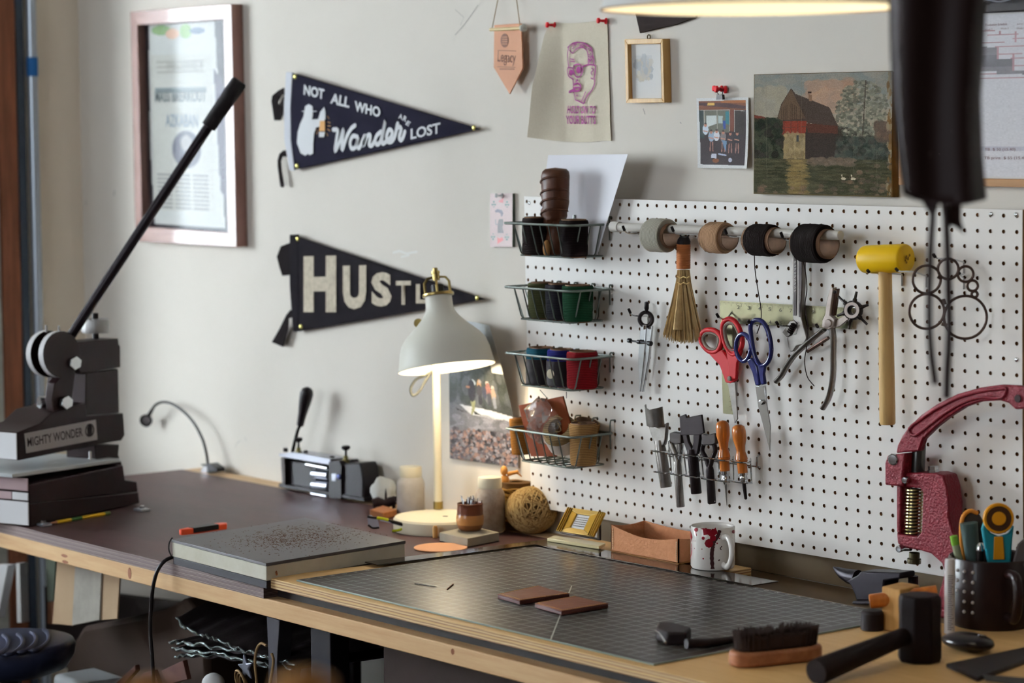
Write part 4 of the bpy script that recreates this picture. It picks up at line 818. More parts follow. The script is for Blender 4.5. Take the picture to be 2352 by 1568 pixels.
b.add(v, f); tag(b.build('plastic_bag', film, smooth=25), 'crumpled clear plastic bag bulging out of the bottom basket', 'bag')

# dowel with four spools
zd = zc(1400, 460, 3.1367); YD = -.052
a, c = onY(*zd([(22, 190)])[0], YD), onY(*zd([(1665, 252)])[0], YD); dax = (c-a).normalized()
dw = thing('dowel_rod', 'white painted wooden dowel rod holding four thread spools across the pegboard', 'rod', a)
rod(MB(), a, c, [(0, 0), (0, .008), (1, .008), (1, 0)], 20).build('rod', M('white_rod', (196, 192, 184), .5), dw, bevel=.0004)
rod(MB(), a-dax*.0005, a+dax*.02, [(0, 0), (0, .0098), (1, .0098), (1, .0082)], 20).build('end_sleeve', M('tape_white', (210, 206, 200), .6), dw, label='white tape sleeve')
def dspool(xc0, xc1, R, rin, tm, label, seed, ridges=9):
    p0 = onY(*zd([(xc0, 230)])[0], YD); p1 = onY(*zd([(xc1, 230)])[0], YD); u = (p0.x-a.x)/(c.x-a.x); p = a+(c-a)*u-Vector((0, 0, rin-.0082)); L_ = p1.x-p0.x
    return spool('thread_spool', label, p, dax, R, L_, tm, 'thread spools on the dowel', rin=rin, ridges=ridges, core_out=.0075, seed=seed)
def xthread(name, col, dark=None):
    m = thread_mat(name, col, 380, dark); [setattr(n, 'bands_direction', 'X') for n in m.node_tree.nodes if n.type == 'TEX_WAVE']; return m
dspool(300, 425, .0305, .0205, xthread('thr_white', (218, 214, 200), (160, 156, 138)), 'cream white waxed thread spool, leftmost on the dowel', 31, 7)
dspool(722, 845, .0275, .0205, xthread('thr_natural', (206, 168, 132), (150, 112, 80)), 'natural tan waxed thread spool, second on the dowel', 32, 8)
dspool(1036, 1185, .0275, .0215, xthread('thr_black', (38, 26, 24)), 'black brown thread spool, third on the dowel', 33)
dspool(1390, 1560, .0325, .0235, xthread('thr_black2', (36, 26, 24)), 'larger black brown thread spool at the right end of the dowel', 34)
peghook(*zd([(100, 190)])[0], .072, 'black tipped peg hook under the left end of the dowel'); peghook(*zd([(452, 195)])[0], .072, 'black tipped peg hook right of the white spool'); peghook(*zd([(835, 213)])[0], .072, 'black tipped peg hook at the natural tan spool'); peghook(*zd([(1238, 235)])[0], .072, 'black tipped peg hook between the two black spools')
for pts, nm in (([(1043, 388), (1048, 500), (1068, 640), (1092, 790), (1088, 880), (1062, 960)], 'third'), ([(1392, 420), (1412, 520), (1422, 640), (1408, 760), (1428, 900), (1420, 1050), (1405, 1160), (1425, 1270), (1475, 1338)], 'right end')):
    t = tag(MB().tube(cr([onB(*q, .03) for q in zd(pts)], 5), .0009, 5).build('loose_thread', M('dark_thread', (48, 34, 32), .8)), 'loose dark thread dangling from the %s spool on the dowel' % nm, 'thread')

# whisk broom
wb_ = thing('whisk_broom', 'natural straw whisk broom with cord bound handle hanging from the dowel', 'brush', onB(*zd([(530, 1020)])[0], .03))
A, B_ = onB(*zd([(533, 315)])[0], .028), onB(*zd([(532, 492)])[0], .028)
b = MB(); pr = [(0, 0), (0, .0122)]
for k in range(14): pr += [((k+.2)/14, .0124), ((k+.5)/14, .0131), ((k+.8)/14, .0124)]
rod(b, A, B_, pr+[(1, .0122), (1, 0)], 18).build('cord_binding', M('brown_cord', (170, 104, 58), .6), wb_)
b = MB(); rod(b, onB(*zd([(540, 262)])[0], .028), A, [(0, 0), (0, .008), (.5, .0118), (1, .0122)], 16).build('handle_cap', rubber, wb_)
C_ = onB(*zd([(540, 240)])[0], .03); MB().torus(C_, (.6, -.8, 0), .008, .0016, 18, 6).build('hanging_loop', rubber, wb_)
straw = M('straw', (206, 180, 134), .8, var=(60, .4), col2=(158, 130, 84), spec=.1); r_ = random.Random(5); b = MB()
T0, T1 = onB(*zd([(492, 500)])[0], .028), onB(*zd([(574, 500)])[0], .028); M0, M1 = onB(*zd([(488, 590)])[0], .028), onB(*zd([(577, 590)])[0], .028); E0, E1 = onB(*zd([(388, 965)])[0], .03), onB(*zd([(672, 970)])[0], .03); zc0 = onB(*zd([(520, 1025)])[0], .03).z
for i in range(300):
    u = r_.random(); w = r_.uniform(-1, 1)*math.sqrt(max(0, 1-(2*u-1)**2)); e = E0+(E1-E0)*u; e.z = e.z*(1-.85)+.85*(zc0+.014*(2*u-1)**2)+r_.uniform(-.004, .004); e.y -= w*.014; s = T0+(T1-T0)*(.1+.8*u); s.y -= w*.009; m_ = M0+(M1-M0)*u; m_.y -= w*.010; q = (m_+e)/2+Vector((r_.uniform(-.001, .001), 0, 0))
    b.tube([s, m_, q, e], [.0009, .0009, .0008, .0006], 4)
b.build('bristles', straw, wb_, kind='stuff', smooth=0)
b = MB(); g0 = (T0+T1)/2; b.tube([g0, (M0+M1)/2, (E0+E1)/2+Vector((0, 0, .01))], [.010, .0105, .022], 12, sq=.5); b.build('bristle_core', straw, wb_)
for y in (548, 590): q = zd([(490, y), (512, y+14), (533, y+2), (556, y+12), (576, y)]); MB().tube([onB(*k, .043) for k in q], .0012, 5).build('stitching', M('stitch_tan', (190, 160, 104), .8), wb_)

# dividers
dv = thing('wing_dividers', 'bright steel wing dividers with black adjusting knobs, left of the broom', 'dividers', onB(*zd([(220, 1380)])[0], .02)); K = .02
for q in ([(222, 905), (262, 905), (247, 1150), (222, 1378), (214, 1378), (206, 1130)], [(268, 905), (303, 905), (282, 1130), (240, 1378), (232, 1380), (258, 1140)]): MB().prism(bpts(zd(q), K), (0, .005, 0)).build('leg', chrome, dv, bevel=.0008)
c = onB(*zd([(262, 855)])[0], K); b = MB(); b.torus(c, (.45, -.9, 0), .0125, .0038, 26, 8, ); b.build('spring_bow', M('blued_spring', (44, 38, 38), .35, .5), dv)
rod(MB(), onB(*zd([(268, 728)])[0], K), onB(*zd([(266, 812)])[0], K), [(0, 0), (.05, .004), (.6, .0044), (.8, .003), (1, .003), (1, 0)], 10).build('top_knob', black, dv)
rod(MB(), onB(*zd([(135, 1008)])[0], K+.004), onB(*zd([(302, 1032)])[0], K+.004), [(0, 0), (.01, .0044), (.1, .0044), (.12, .0018), (.4, .0018), (.42, .004), (.52, .004), (.54, .0018), (.85, .0018), (.87, .0046), (.99, .0046), (1, 0)], 10).build('adjusting_screw', black, dv)
rod(MB(), onB(*zd([(255, 895)])[0], K+.006), onB(*zd([(252, 930)])[0], K+.006), [(0, 0), (.1, .004), (.9, .004), (1, 0)], 10).build('pivot_pin', chrome, dv)
peghook(*zd([(142, 785)])[0], .045, 'black tipped peg hook carrying the dividers')

# steel square
sq_m = M('satin_rule_steel', (138, 134, 104), .3, .9, var=(9, .4), col2=(96, 92, 74)); sq_ink = M('rule_ink', (54, 50, 40), .6)
ss = thing('steel_square', 'L shaped steel rule with stamped inch marks hanging behind scissors and wrench', 'ruler', onB(*zd([(820, 1535)])[0], .012))
P = bpts(zd([(793, 722), (1760, 776), (1730, 926), (1300, 905), (886, 884), (886, 1540), (818, 1534), (800, 1000)]), .012); P2 = bpts(zd([(793, 722), (1760, 776), (1740, 926), (884, 886), (888, 1542), (818, 1534)]), .012)
MB().prism(P2, (0, .0016, 0)).build('square_blade', sq_m, ss, smooth=0)
b = MB()
for k in range(0, 96):
    u = k/96; x = 800+u*900; top = 724+u*50; h = 34 if k % 8 == 0 else (24 if k % 4 == 0 else 14); stroke(b, [onB(*zd([(x, top+3)])[0], .0127), onB(*zd([(x+2, top+h)])[0], .0127)], .0007, (0, -1, 0), 3); b2 = top+158-u*12; stroke(b, [onB(*zd([(x+88*(1-u), b2-3)])[0], .0127), onB(*zd([(x+88*(1-u)-1, b2-h)])[0], .0127)], .0007, (0, -1, 0), 3)
for k in range(60):
    y = 960+k*9.4; stroke(b, [onB(*zd([(886, y)])[0], .0127), onB(*zd([(886-(24 if k % 4 == 0 else 12), y)])[0], .0127)], .0006, (0, -1, 0), 3)
b.build('rule_ticks', sq_ink, ss, kind='stuff', smooth=0)
for k, x in enumerate((926, 1002, 1078, 1152, 1230, 1305, 1386, 1464)):
    y = 782+k*5; a_ = [onB(*zd([q])[0], .0127) for q in ((x-8, y), (x+12, y+1), (x-8, y-26))]; text(str(k+2), sq_ink, *a_, ss, 'rule_number', off=.01); a_ = [onB(*zd([q])[0], .0127) for q in ((x-2, y+92), (x+14, y+93), (x-2, y+68))]; text(str(k+1), sq_ink, *a_, ss, 'rule_number', off=.01)

# scissors
def scissors(name, label, off, loops, inner, plates, blades, screwpx, hm, im_, bm, base, r=.0046):
    t = thing(name, label, 'scissors', onB(*base, off))
    for k, q in enumerate(loops):
        P_ = cr([onB(*z, off+.002*k) for z in q], 5, closed=True); MB().tube(P_, r, 10, closed=True, sq=1).build('finger_loop', hm, t)
        if inner: c_ = centre(P_); MB().tube([c_+(p-c_)*.78 for p in P_], r*.75, 8, closed=True).build('loop_lining', im_, t, label='grey soft grip lining')
    for k, q in enumerate(plates): MB().prism([onB(*z, off+.002*k+.003) for z in q], (0, .007, 0)).build('shank', hm, t, bevel=.0024, seg=3)
    for k, q in enumerate(blades): MB().prism([onB(*z, off+.0025*(1-k)) for z in q], (0, .0022, 0)).build('blade', bm, t, bevel=.0006)
    p = onB(*screwpx, off+.0065); MB().lathe([(0, .0012), (.0042, .0008), (.0045, -.001), (.0045, -.004)], p, (0, -1, 0), 14).build('pivot_screw', im_ or chrome, t)
    return t
redh = M('red_handle', (176, 26, 32), .5); greyg = M('grey_grip', (118, 104, 94), .7); zb2 = zc(1400, 880, 4.9)
scissors('scissors', 'red and grey handled scissors hanging point down over the steel square', .03, [zd([(658, 985), (690, 938), (760, 938), (806, 985), (800, 1050), (770, 1090), (715, 1085), (672, 1040)]), zd([(815, 900), (850, 856), (900, 868), (938, 930), (958, 1020), (935, 1085), (890, 1110), (845, 1060), (820, 980)])], True,
         [zd([(690, 1080), (770, 1090), (810, 1075), (885, 1190), (915, 1240), (908, 1300), (870, 1322), (832, 1312), (815, 1260), (790, 1190), (735, 1130)]), zd([(835, 1060), (950, 1080), (918, 1170), (910, 1290), (860, 1300), (850, 1180)])], [[(1671, 878), (1688, 878), (1694, 962), (1687, 972)], zd([(848, 1318), (905, 1310), (918, 1400), (880, 1420)])], zd([(862, 1283)])[0], redh, greyg, steel, (1690, 970))
nav = M('navy_handle', (34, 38, 92), .22, coat=.5)
scissors('scissors', 'navy handled shears with bright blades hanging right of the red scissors', .036, [zd([(912, 1040), (930, 980), (965, 962), (1005, 995), (1020, 1060), (1000, 1130), (962, 1158), (922, 1115)]), zd([(1018, 900), (1052, 862), (1105, 876), (1145, 950), (1166, 1070), (1145, 1160), (1095, 1190), (1050, 1130), (1026, 1010)])], False,
         [zd([(985, 1150), (1020, 1130), (1060, 1200), (1080, 1330), (1048, 1336), (1025, 1240)]), zd([(1062, 1180), (1120, 1180), (1108, 1250), (1118, 1325), (1086, 1330), (1072, 1250)])], [zb2([(1640, 30), (1745, 40), (1760, 180), (1810, 480), (1803, 768), (1760, 600), (1672, 265)]), zb2([(1660, 20), (1755, 25), (1768, 210), (1808, 600), (1806, 750), (1740, 420)])], zb2([(1700, 213)])[0], nav, None, chrome, (1768, 1036), r=.0042)
peghook(*zd([(776, 822)])[0], .05, 'black tipped peg hook carrying the red scissors', tip=.008)
for x, y, nm in ((1000, 870, 'left of the navy shears loop'), (1205, 880, 'under the steel square left of the wrench'), (1493, 900, 'carrying the rotary punch')): peghook(*zd([(x, y)])[0], .045, 'small black tipped peg hook %s' % nm, tip=.006)

# adjustable wrench
aw = thing('adjustable_wrench', 'worn steel adjustable wrench hanging upside down from the pegboard', 'wrench', onB(*zd([(1305, 1090)])[0], .02))
zb_h = [(1312, 330), (1392, 330), (1390, 600), (1378, 780), (1382, 850), (1420, 990), (1400, 1035), (1345, 1050), (1322, 1088), (1300, 1090), (1286, 1050), (1275, 990), (1300, 975), (1345, 960), (1352, 885), (1318, 855)]
MB().prism(bpts(zd(zb_h), .022), (0, .009, 0)).build('handle_and_jaw', steel, aw, bevel=.0014)
MB().prism(bpts(zd([(1326, 400), (1348, 400), (1346, 830), (1326, 830)]), .0226), (0, -.0004, 0)).build('handle_panel', dsteel, aw); MB().prism(bpts(zd([(1362, 340), (1388, 340), (1384, 600), (1372, 840), (1364, 840)]), .0228), (0, -.0006, 0)).build('handle_edge', dsteel, aw)
MB().prism(bpts(zd([(1244, 950), (1300, 870), (1330, 862), (1348, 890), (1296, 975), (1272, 985)]), .021), (0, .007, 0)).build('moving_jaw', steel, aw, bevel=.001)
A, B_ = onB(*zd([(1330, 890)])[0], .024), onB(*zd([(1296, 955)])[0], .024); pr = [(0, 0)]
for k in range(5): pr += [((k+.1)/5, .0035), ((k+.5)/5, .0058), ((k+.9)/5, .0035)]
rod(MB(), A, B_, pr+[(1, 0)], 10).build('worm_screw', dsteel, aw)
for k in range(9): q = zd([(1331, 440+k*26), (1344, 440+k*26+(4 if k % 2 else -3)), (1331, 452+k*26)]); b = MB(); stroke(b, [onB(*z, .0233) for z in q], .0008, (0, -1, 0)); b.build('embossed_letter', steel, aw, smooth=0)

# rotary punch
rp_ = thing('rotary_punch', 'worn steel rotary leather punch with six tube wheel, hanging open', 'punch', onB(*zd([(1540, 1500)])[0], .02)); cast = M('cast_pale', (176, 166, 160), .45, .6, var=(40, .4), col2=(136, 122, 114)); brown_s = M('rusty_steel', (96, 70, 60), .45, .6, var=(40, .4), col2=(66, 48, 42))
MB().prism(bpts(zd([(1588, 630), (1612, 626), (1600, 720), (1586, 826), (1622, 856), (1612, 912), (1578, 932), (1528, 918), (1532, 862), (1552, 820), (1560, 740)]), .036), (0, .010, 0)).build('upper_jaw', cast, rp_, bevel=.0016)
MB().prism(bpts(zd([(1612, 640), (1638, 636), (1626, 740), (1612, 832), (1588, 826), (1602, 720)]), .031), (0, .008, 0)).build('spring_arm', brown_s, rp_, bevel=.001)
p = onB(*zd([(1624, 660)])[0], .04); MB().lathe([(0, .002), (.003, .0015), (.003, -.004)], p, (.5, -.85, 0), 12).build('rivet', dsteel, rp_); p = onB(*zd([(1575, 885)])[0], .038); MB().lathe([(0, .003), (.006, .002), (.007, 0), (.007, -.008)], p, (.3, -.95, 0), 16).build('pivot_boss', cast, rp_)
MB().prism(bpts(zd([(1640, 860), (1730, 800), (1760, 825), (1730, 850), (1660, 905), (1630, 915)]), .032), (0, .004, 0)).build('wheel_arm', cast, rp_, bevel=.001)
C_ = onB(*zd([(1752, 792)])[0], .036); wa = Vector((.35, -.92, .1)).normalized(); MB().lathe([(.0075, .004), (.014, .004), (.0165, .001), (.0165, -.006), (.006, -.008), (.0075, -.002)], C_, wa, 20).build('punch_wheel', dsteel, rp_)
MB().lathe([(.0085, .0048), (.0135, .0048), (.0135, .004), (.0085, .004)], C_, wa, 20).build('wheel_face', cast, rp_)
u_, w_ = perp(wa)
for k in range(6): a_ = math.radians(k*60+20); d_ = u_*math.cos(a_)+w_*math.sin(a_); rod(MB(), C_+d_*.013, C_+d_*(.029+.003*(k % 3)), [(0, .004), (.3, .004), (.4, .0028-.0003*(k % 3)), (1, .0022), (1, 0)], 10).build('punch_tube', dsteel, rp_)
for q in ([(1545, 930), (1470, 990), (1400, 1052), (1330, 1120), (1280, 1190), (1240, 1262), (1200, 1306)], [(1603, 915), (1614, 1000), (1612, 1120), (1612, 1230), (1600, 1340), (1575, 1430), (1535, 1500)]):
    MB().tube(cr(bpts(zd(q), .028), 5), .0063, 10, sq=.7).build('handle', steel, rp_); 
MB().tube(bpts(zd([(1578, 990), (1425, 1088)]), .026), .0032, 8).build('spring_strut', brown_s, rp_)

# yellow mallet
zm = zc(1900, 440, 2.8009); ml = thing('soft_mallet', 'yellow soft faced mallet with pale wooden handle hanging on two hooks', 'mallet', onB(*zm([(388, 1495)])[0], .045))
yel = M('yellow_plastic', (226, 184, 22), .42, var=(14, .4), col2=(212, 166, 14)); A, B_ = onB(*zm([(232, 436)])[0], .045), onB(*zm([(510, 428)])[0], .045)
rod(MB(), A, B_, [(0, 0), (0, .019), (.04, .0222), (.08, .0232), (.95, .0238), (.985, .0228), (1, .021), (1, 0)], 28).build('mallet_head', yel, ml, smooth=50)
A, B_ = onB(*zm([(372, 500)])[0], .045), onB(*zm([(388, 1496)])[0], .045); hwd = wood_mat('ash_handle', (208, 176, 120), (184, 148, 92), 2, .4); rod(MB(), A, B_, [(0, 0), (0, .0112), (.15, .0114), (.5, .0128), (.9, .0134), (.99, .0132), (1, .012), (1, 0)], 20).build('handle', hwd, ml)
b = MB(); p = onB(*zm([(516, 400)])[0], .045)+Vector((.0006, 0, 0)); r_ = random.Random(3)
for k in range(7): q = p+Vector((.0004, r_.uniform(-.006, .006), -r_.uniform(-.008, .014))); b.lathe([(0, .0003), (r_.uniform(.0015, .003), 0)], q, (1, 0, 0), 8)
b.build('face_dents', M('dent_olive', (140, 104, 20), .7), ml, kind='stuff')
peghook(*zm([(262, 510)])[0], .07, 'black tipped peg hook under the left of the yellow mallet head', tip=.004); peghook(*zm([(445, 500)])[0], .07, 'black tipped peg hook under the right of the yellow mallet head', tip=.004)

# ring template of joined circles
rg = onB(2264, 730, .014); RN = Vector((FV.x, FV.y, 0)).normalized(); tr = thing('ring_template', 'thin dark metal template of seven joined rings hanging at the right', 'template', onP(2225, 780, rg, RN)); rm = M('dark_bronze', (82, 66, 60), .45, .5)
for x, y, rx, w_ in ((640, 565, 90, 3.2), (778, 497, 66, 3), (890, 530, 50, 3), (935, 605, 34, 2.6), (948, 660, 19, 2.4), (640, 770, 112, 3.4), (888, 808, 138, 3.6)):
    c = onP(*zm([(x, y)])[0], rg, RN); e = onP(*zm([(x+rx, y)])[0], rg, RN); R_ = (e-c).length; MB().torus(c, RN, R_, .0022, 40, 8).build('ring', rm, tr)
for a_, b_ in (((712, 545), (735, 560)), ((745, 690), (755, 725)), ((735, 850), (770, 860))): MB().tube([onP(*zm([a_])[0], rg, RN), onP(*zm([b_])[0], rg, RN)], .003, 8).build('solder_joint', rm, tr)
peghook(*zm([(688, 408)])[0], .075, 'long black tipped peg hook carrying the ring template', tip=.006); peghook(*zm([(845, 520)])[0], .03, 'short peg hook behind the ring template', tip=.004)

# wire tool rack with punches and awls
K = .042; rk = thing('wire_tool_rack', 'chrome wire ring rack on the pegboard holding four punches and two awls', 'rack', onB(*zb2([(1200, 1100)])[0], .02))
slots = [(565, 765, 600, 1003), (730, 797, 765, 1025), (925, 812, 958, 1052), (1120, 842, 1142, 1080), (1286, 866, 1300, 1100), (1482, 888, 1500, 1115)]
for xu, yu, xl, yl in slots:
    for x, y in ((xu, yu), (xl, yl)): c = onB(*zb2([(x, y)])[0], K); MB().torus(c, (0, .12, 1), .0165, .0014, 26, 6).build('ring', chrome, rk)
    a_, b_ = onB(*zb2([(xu+105, yu-28)])[0], .012), onB(*zb2([(xl+98, yl-20)])[0], .012); u0, l0 = onB(*zb2([(xu, yu)])[0], K)+Vector((.006, .0155, 0)), onB(*zb2([(xl, yl)])[0], K)+Vector((.006, .0155, 0))
    MB().tube([u0, a_+Vector((0, 0, .002)), a_+(b_-a_)*.1, a_+(b_-a_)*.9, b_, l0], .0014, 6).build('slot_wire', chrome, rk)
MB().tube(bpts(zb2([(668, 650), (670, 820), (900, 840), (1200, 878), (1500, 915), (1690, 942)]), .009), .0018, 8).build('back_wire', chrome, rk); MB().tube([onB(*zb2([(1690, 945)])[0], -.003), onB(*zb2([(1660, 942)])[0], .012), onB(*zb2([(1662, 830)])[0], .012), onB(*zb2([(1688, 790)])[0], -.003)], .0018, 8).build('end_hook', chrome, rk)
def ptool(name, label, cat, y=K): return thing(name, label, cat, onB(*y, K))
tt = thing('strap_end_punch', 'bright steel curved strap end punch, leftmost in the wire rack', 'punch', onB(*zb2([(635, 1175)])[0], K))
A, B_ = onB(*zb2([(560, 640)])[0], K), onB(*zb2([(638, 1172)])[0], K); rod(MB(), A, B_, [(0, .008), (.2, .0105), (.6, .0108), (.98, .0106), (1, .0098), (1, 0)], 20).build('shaft', steel, tt)
C0, C1 = onB(*zb2([(525, 275)])[0], K+.006), onB(*zb2([(545, 470)])[0], K+.002); ax = (C0-C1).normalized(); u_ = ax.cross(Vector((0, -1, 0))).normalized(); v_ = u_.cross(ax).normalized(); g = []
for i in range(17):
    a_ = math.radians(-78+i*(156/16)); row = []
    for h in (0, .5, 1): q = C1+(C0-C1)*h*(1.0+.16*abs(math.sin(a_)))+u_*(math.sin(a_)*.0225)-v_*(math.cos(a_)*.016)*(-1); row.append(q)
    g.append(row)
b = MB(); b.sheet(g, .002, (0, -1, 0)).build('curved_blade', steel, tt, smooth=60)
MB().prism(bpts(zb2([(432, 470), (560, 500), (640, 440), (624, 640), (608, 700), (535, 740), (500, 680)]), K+.004), (0, .008, 0)).build('neck', steel, tt, bevel=.002)
tt = thing('edge_punch', 'slim bright steel forked punch, second in the wire rack', 'punch', onB(*zb2([(800, 1392)])[0], K)); rod(MB(), onB(*zb2([(760, 860)])[0], K), onB(*zb2([(800, 1392)])[0], K), [(0, .005), (.1, .0072), (.98, .0076), (1, .007), (1, 0)], 18).build('shaft', steel, tt)
MB().tube(bpts(zb2([(692, 680), (735, 790), (765, 890)]), K), [.006, .0058, .006], 10).build('fork_arm', steel, tt); MB().tube(bpts(zb2([(800, 680), (800, 790), (778, 890)]), K-.004), [.006, .0052, .006], 10).build('fork_arm', chrome, tt); MB().prism(bpts(zb2([(672, 560), (720, 545), (800, 560), (806, 680), (735, 690), (676, 660)]), K+.004), (0, .009, 0)).build('cutting_head', dsteel, tt, bevel=.0015)
tt = thing('wide_blade_punch', 'black forged punch with wide flat blade, third in the wire rack', 'punch', onB(*zb2([(978, 1242)])[0], K)); bk = M('forged_black', (36, 28, 29), .4, .5); rod(MB(), onB(*zb2([(930, 740)])[0], K), onB(*zb2([(978, 1242)])[0], K), [(0, .009), (.1, .0098), (.98, .0098), (1, .009), (1, 0)], 18).build('shaft', bk, tt)
MB().prism(bpts(zb2([(785, 375), (850, 347), (862, 388), (1032, 352), (1060, 560), (1010, 580), (800, 585)]), K+.006), (0, .004, 0)).build('flat_blade', bk, tt, bevel=.0008)
for q in ([(815, 575), (868, 580), (885, 660), (925, 735), (950, 800), (875, 790), (835, 680)], [(940, 580), (1015, 575), (1005, 690), (985, 800), (925, 800), (928, 735), (940, 660)]): MB().prism(bpts(zb2(q), K+.004), (0, .007, 0)).build('fork_arm', bk, tt, bevel=.0015)
tt = thing('round_eye_punch', 'black punch with ring shaped neck, fourth in the wire rack', 'punch', onB(*zb2([(1152, 1352)])[0], K)); rod(MB(), onB(*zb2([(1128, 940)])[0], K), onB(*zb2([(1152, 1352)])[0], K), [(0, .006), (.1, .0074), (.98, .0078), (1, .007), (1, 0)], 18).build('shaft', bk, tt)
MB().tube(cr(bpts(zb2([(1058, 690), (1045, 760), (1085, 840), (1125, 950), (1160, 840), (1190, 760), (1180, 690)]), K), 4), .0042, 10).build('ring_neck', bk, tt); MB().prism(bpts(zb2([(1030, 580), (1060, 570), (1090, 582), (1185, 560), (1192, 680), (1140, 700), (1040, 695)]), K+.005), (0, .009, 0)).build('cutting_head', dsteel, tt, bevel=.0015)
honey = wood_mat('honey_wood', (196, 116, 44), (150, 78, 28), 2, .28, coat=.5)
for nm, lab, a_, b_, tip, tw_ in (('scratch_awl', 'honey wood handled awl with long steel spike, left of the two in the rack', (1270, 415), (1298, 985), (1322, 1385), 0), ('stitching_awl', 'honey wood handled awl with short dark shank, rightmost in the rack', (1448, 460), (1500, 1008), (1535, 1312), 1)):
    A, B_, T_ = onB(*zb2([a_])[0], K), onB(*zb2([b_])[0], K), onB(*zb2([tip])[0], K); tt = thing(nm, lab, 'awl', T_)
    rod(MB(), A, B_, [(0, 0), (.015, .006), (.05, .0105), (.14, .0122), (.3, .0122), (.45, .0088), (.56, .0078), (.66, .0102), (.72, .0112), (.735, .0098), (.75, .0112), (.77, .0098), (.8, .0090), (1, .0088), (1, 0)], 22).build('handle', honey, tt, smooth=50)
    L_ = (T_-B_); rod(MB(), B_, B_+L_*.38, [(0, .0088), (.25, .0082), (.3, .0065), (.5, .0068), (.55, .0076), (.7, .0076), (.75, .005), (1, .003), (1, 0)], 16).build('ferrule', chrome, tt); rod(MB(), B_+L_*.2, T_, [(0, .0024 if not tw_ else .0034), (.5, .0019 if not tw_ else .0034), (.95, .0006 if not tw_ else .0026), (1, 0)], 10).build('spike', steel if not tw_ else bk, tt)
# ---------------------------------------------------------------- things on the bench
# hand press at the left end of the bench
zp = zc(0, 680, 2.703); O_ = onZ(70, 1210, .9005); bk_ = (onZ(318, 1158, .9005)-O_).normalized(); rt_ = Vector((bk_.y, -bk_.x, 0)); lf_ = -rt_
def rp(pts, off=0.): return [onP(px, py, O_+lf_*off, rt_) for px, py in zp(pts)]
press = thing('hand_press', 'heavy dark hand press with long lever arm at the left end of the bench', 'press', (O_.x-.08, O_.y+.1, .9))
pst = M('press_enamel', (44, 25, 26), .42, .1, var=(30, .35), col2=(34, 19, 20), bump=(60, .08)); alu = M('machined_alu', (236, 236, 238), .4, .1); alup = M('machined_pink', (196, 172, 174), .4, .1)
def rface(pts, off, w, name, mat, parent=press, bevel=.002): return MB().prism(rp(pts, off), lf_*w).build(name, mat, parent, bevel=bevel)
rface([(190, 1430), (184, 1290), (860, 1215), (868, 1285)], 0, .26, 'base_lower', pst); rface([(183, 1288), (178, 1172), (765, 1048), (778, 1140), (850, 1150), (858, 1214)], .001, .26, 'base_upper', pst)
def ffront(p0, p1, z0, z1, name, mat, fwd):     # plate on the front faces
    a = O_-bk_*fwd; MB().ob(a+lf_*p0+Vector((0, 0, z0)), lf_*(p1-p0), -bk_*.003, Vector((0, 0, z1-z0))).build(name, mat, press, bevel=.001)
ffront(.002, .255, .003, .0505, 'front_block', alu, .001); ffront(.002, .255, .073, .0985, 'front_strip', alup, .001); ffront(.045, .255, .0535, .069, 'front_ledge', alup, .001); ffront(.002, .043, .0535, .069, 'front_lug', alu, .001)
slab = rp([(78, 1128), (748, 1028), (748, 1006), (75, 1104)], .012); slab_l = [p for p in slab]
t = MB().prism(slab, lf_*.27); tag(t.build('cutting_slab', M('poly_white', (206, 212, 214), .35, coat=.2), bevel=.001), 'white plastic cutting slab lying on the base of the hand press', 'board')
rface([(108, 846), (250, 790), (330, 715), (420, 690), (530, 660), (540, 742), (766, 725), (776, 862), (756, 895), (600, 922), (118, 1020)], .034, .10, 'pressing_beam', pst)
a = rp([(112, 1015), (108, 850)], .034); MB().ob(a[0]+lf_*.001, lf_*.098, -bk_*.003, a[1]-a[0]).build('beam_front_plate', alu, press, bevel=.001)
rface([(478, 285), (735, 262), (740, 300), (748, 308), (750, 442), (536, 478), (500, 480), (480, 440)], .04, .05, 'head_block', pst); rface([(536, 476), (735, 450), (742, 722), (530, 758)], .045, .08, 'column', pst); rface([(590, 922), (742, 920), (736, 985), (762, 1048), (600, 1060)], .045, .08, 'lower_column', pst)
rface([(400, 470), (470, 470), (440, 700), (335, 715), (325, 640), (340, 540)], .036, .02, 'toggle_link', pst); rface([(335, 470), (405, 470), (345, 720), (318, 720), (318, 600)], .068, .016, 'toggle_link', pst)
for off in (.036, .069):
    cpts = [(385+116*math.cos(math.radians(a)), 362-(145*math.sin(math.radians(a)))) for a in range(0, 360, 12)]
    P = [q+lf_*(off-.036) for q in rp(cpts, .036)]; MB().prism(P, lf_*.014).build('cam_disc', pst, press, bevel=.0006); P2 = [centre(P)+(p-centre(P))*1.004 for p in P]; MB().prism([p+lf_*.001 for p in P2], lf_*.012).build('cam_rim', alu, press)
for x, y, off in ((455, 415, .034), (402, 660, .032)): c = rp([(x, y)], off)[0]; u_ = Vector((0, 0, 1)); b = MB(); b.prism([c+bk_*(.019*math.cos(math.radians(k*60+20)))+u_*(.0142*math.sin(math.radians(k*60+20))) for k in range(6)], rt_*.008); b.build('hex_bolt', chrome, press, bevel=.001)
c = rp([(305, 655)], .084)[0]; rod(MB(), c, c-bk_*.02+lf_*.01, [(0, .013), (1, .013), (1, 0)], 14).build('pivot_pin', chrome, press)
c0, c1 = rp([(595, 270)], .075)[0], rp([(595, 105)], .075)[0]; MB().lathe([(0, 0), (.007, 0), (.007, c1.z-c0.z), (0, c1.z-c0.z+.001)], c0, n=16).build('adjusting_screw', black, press)
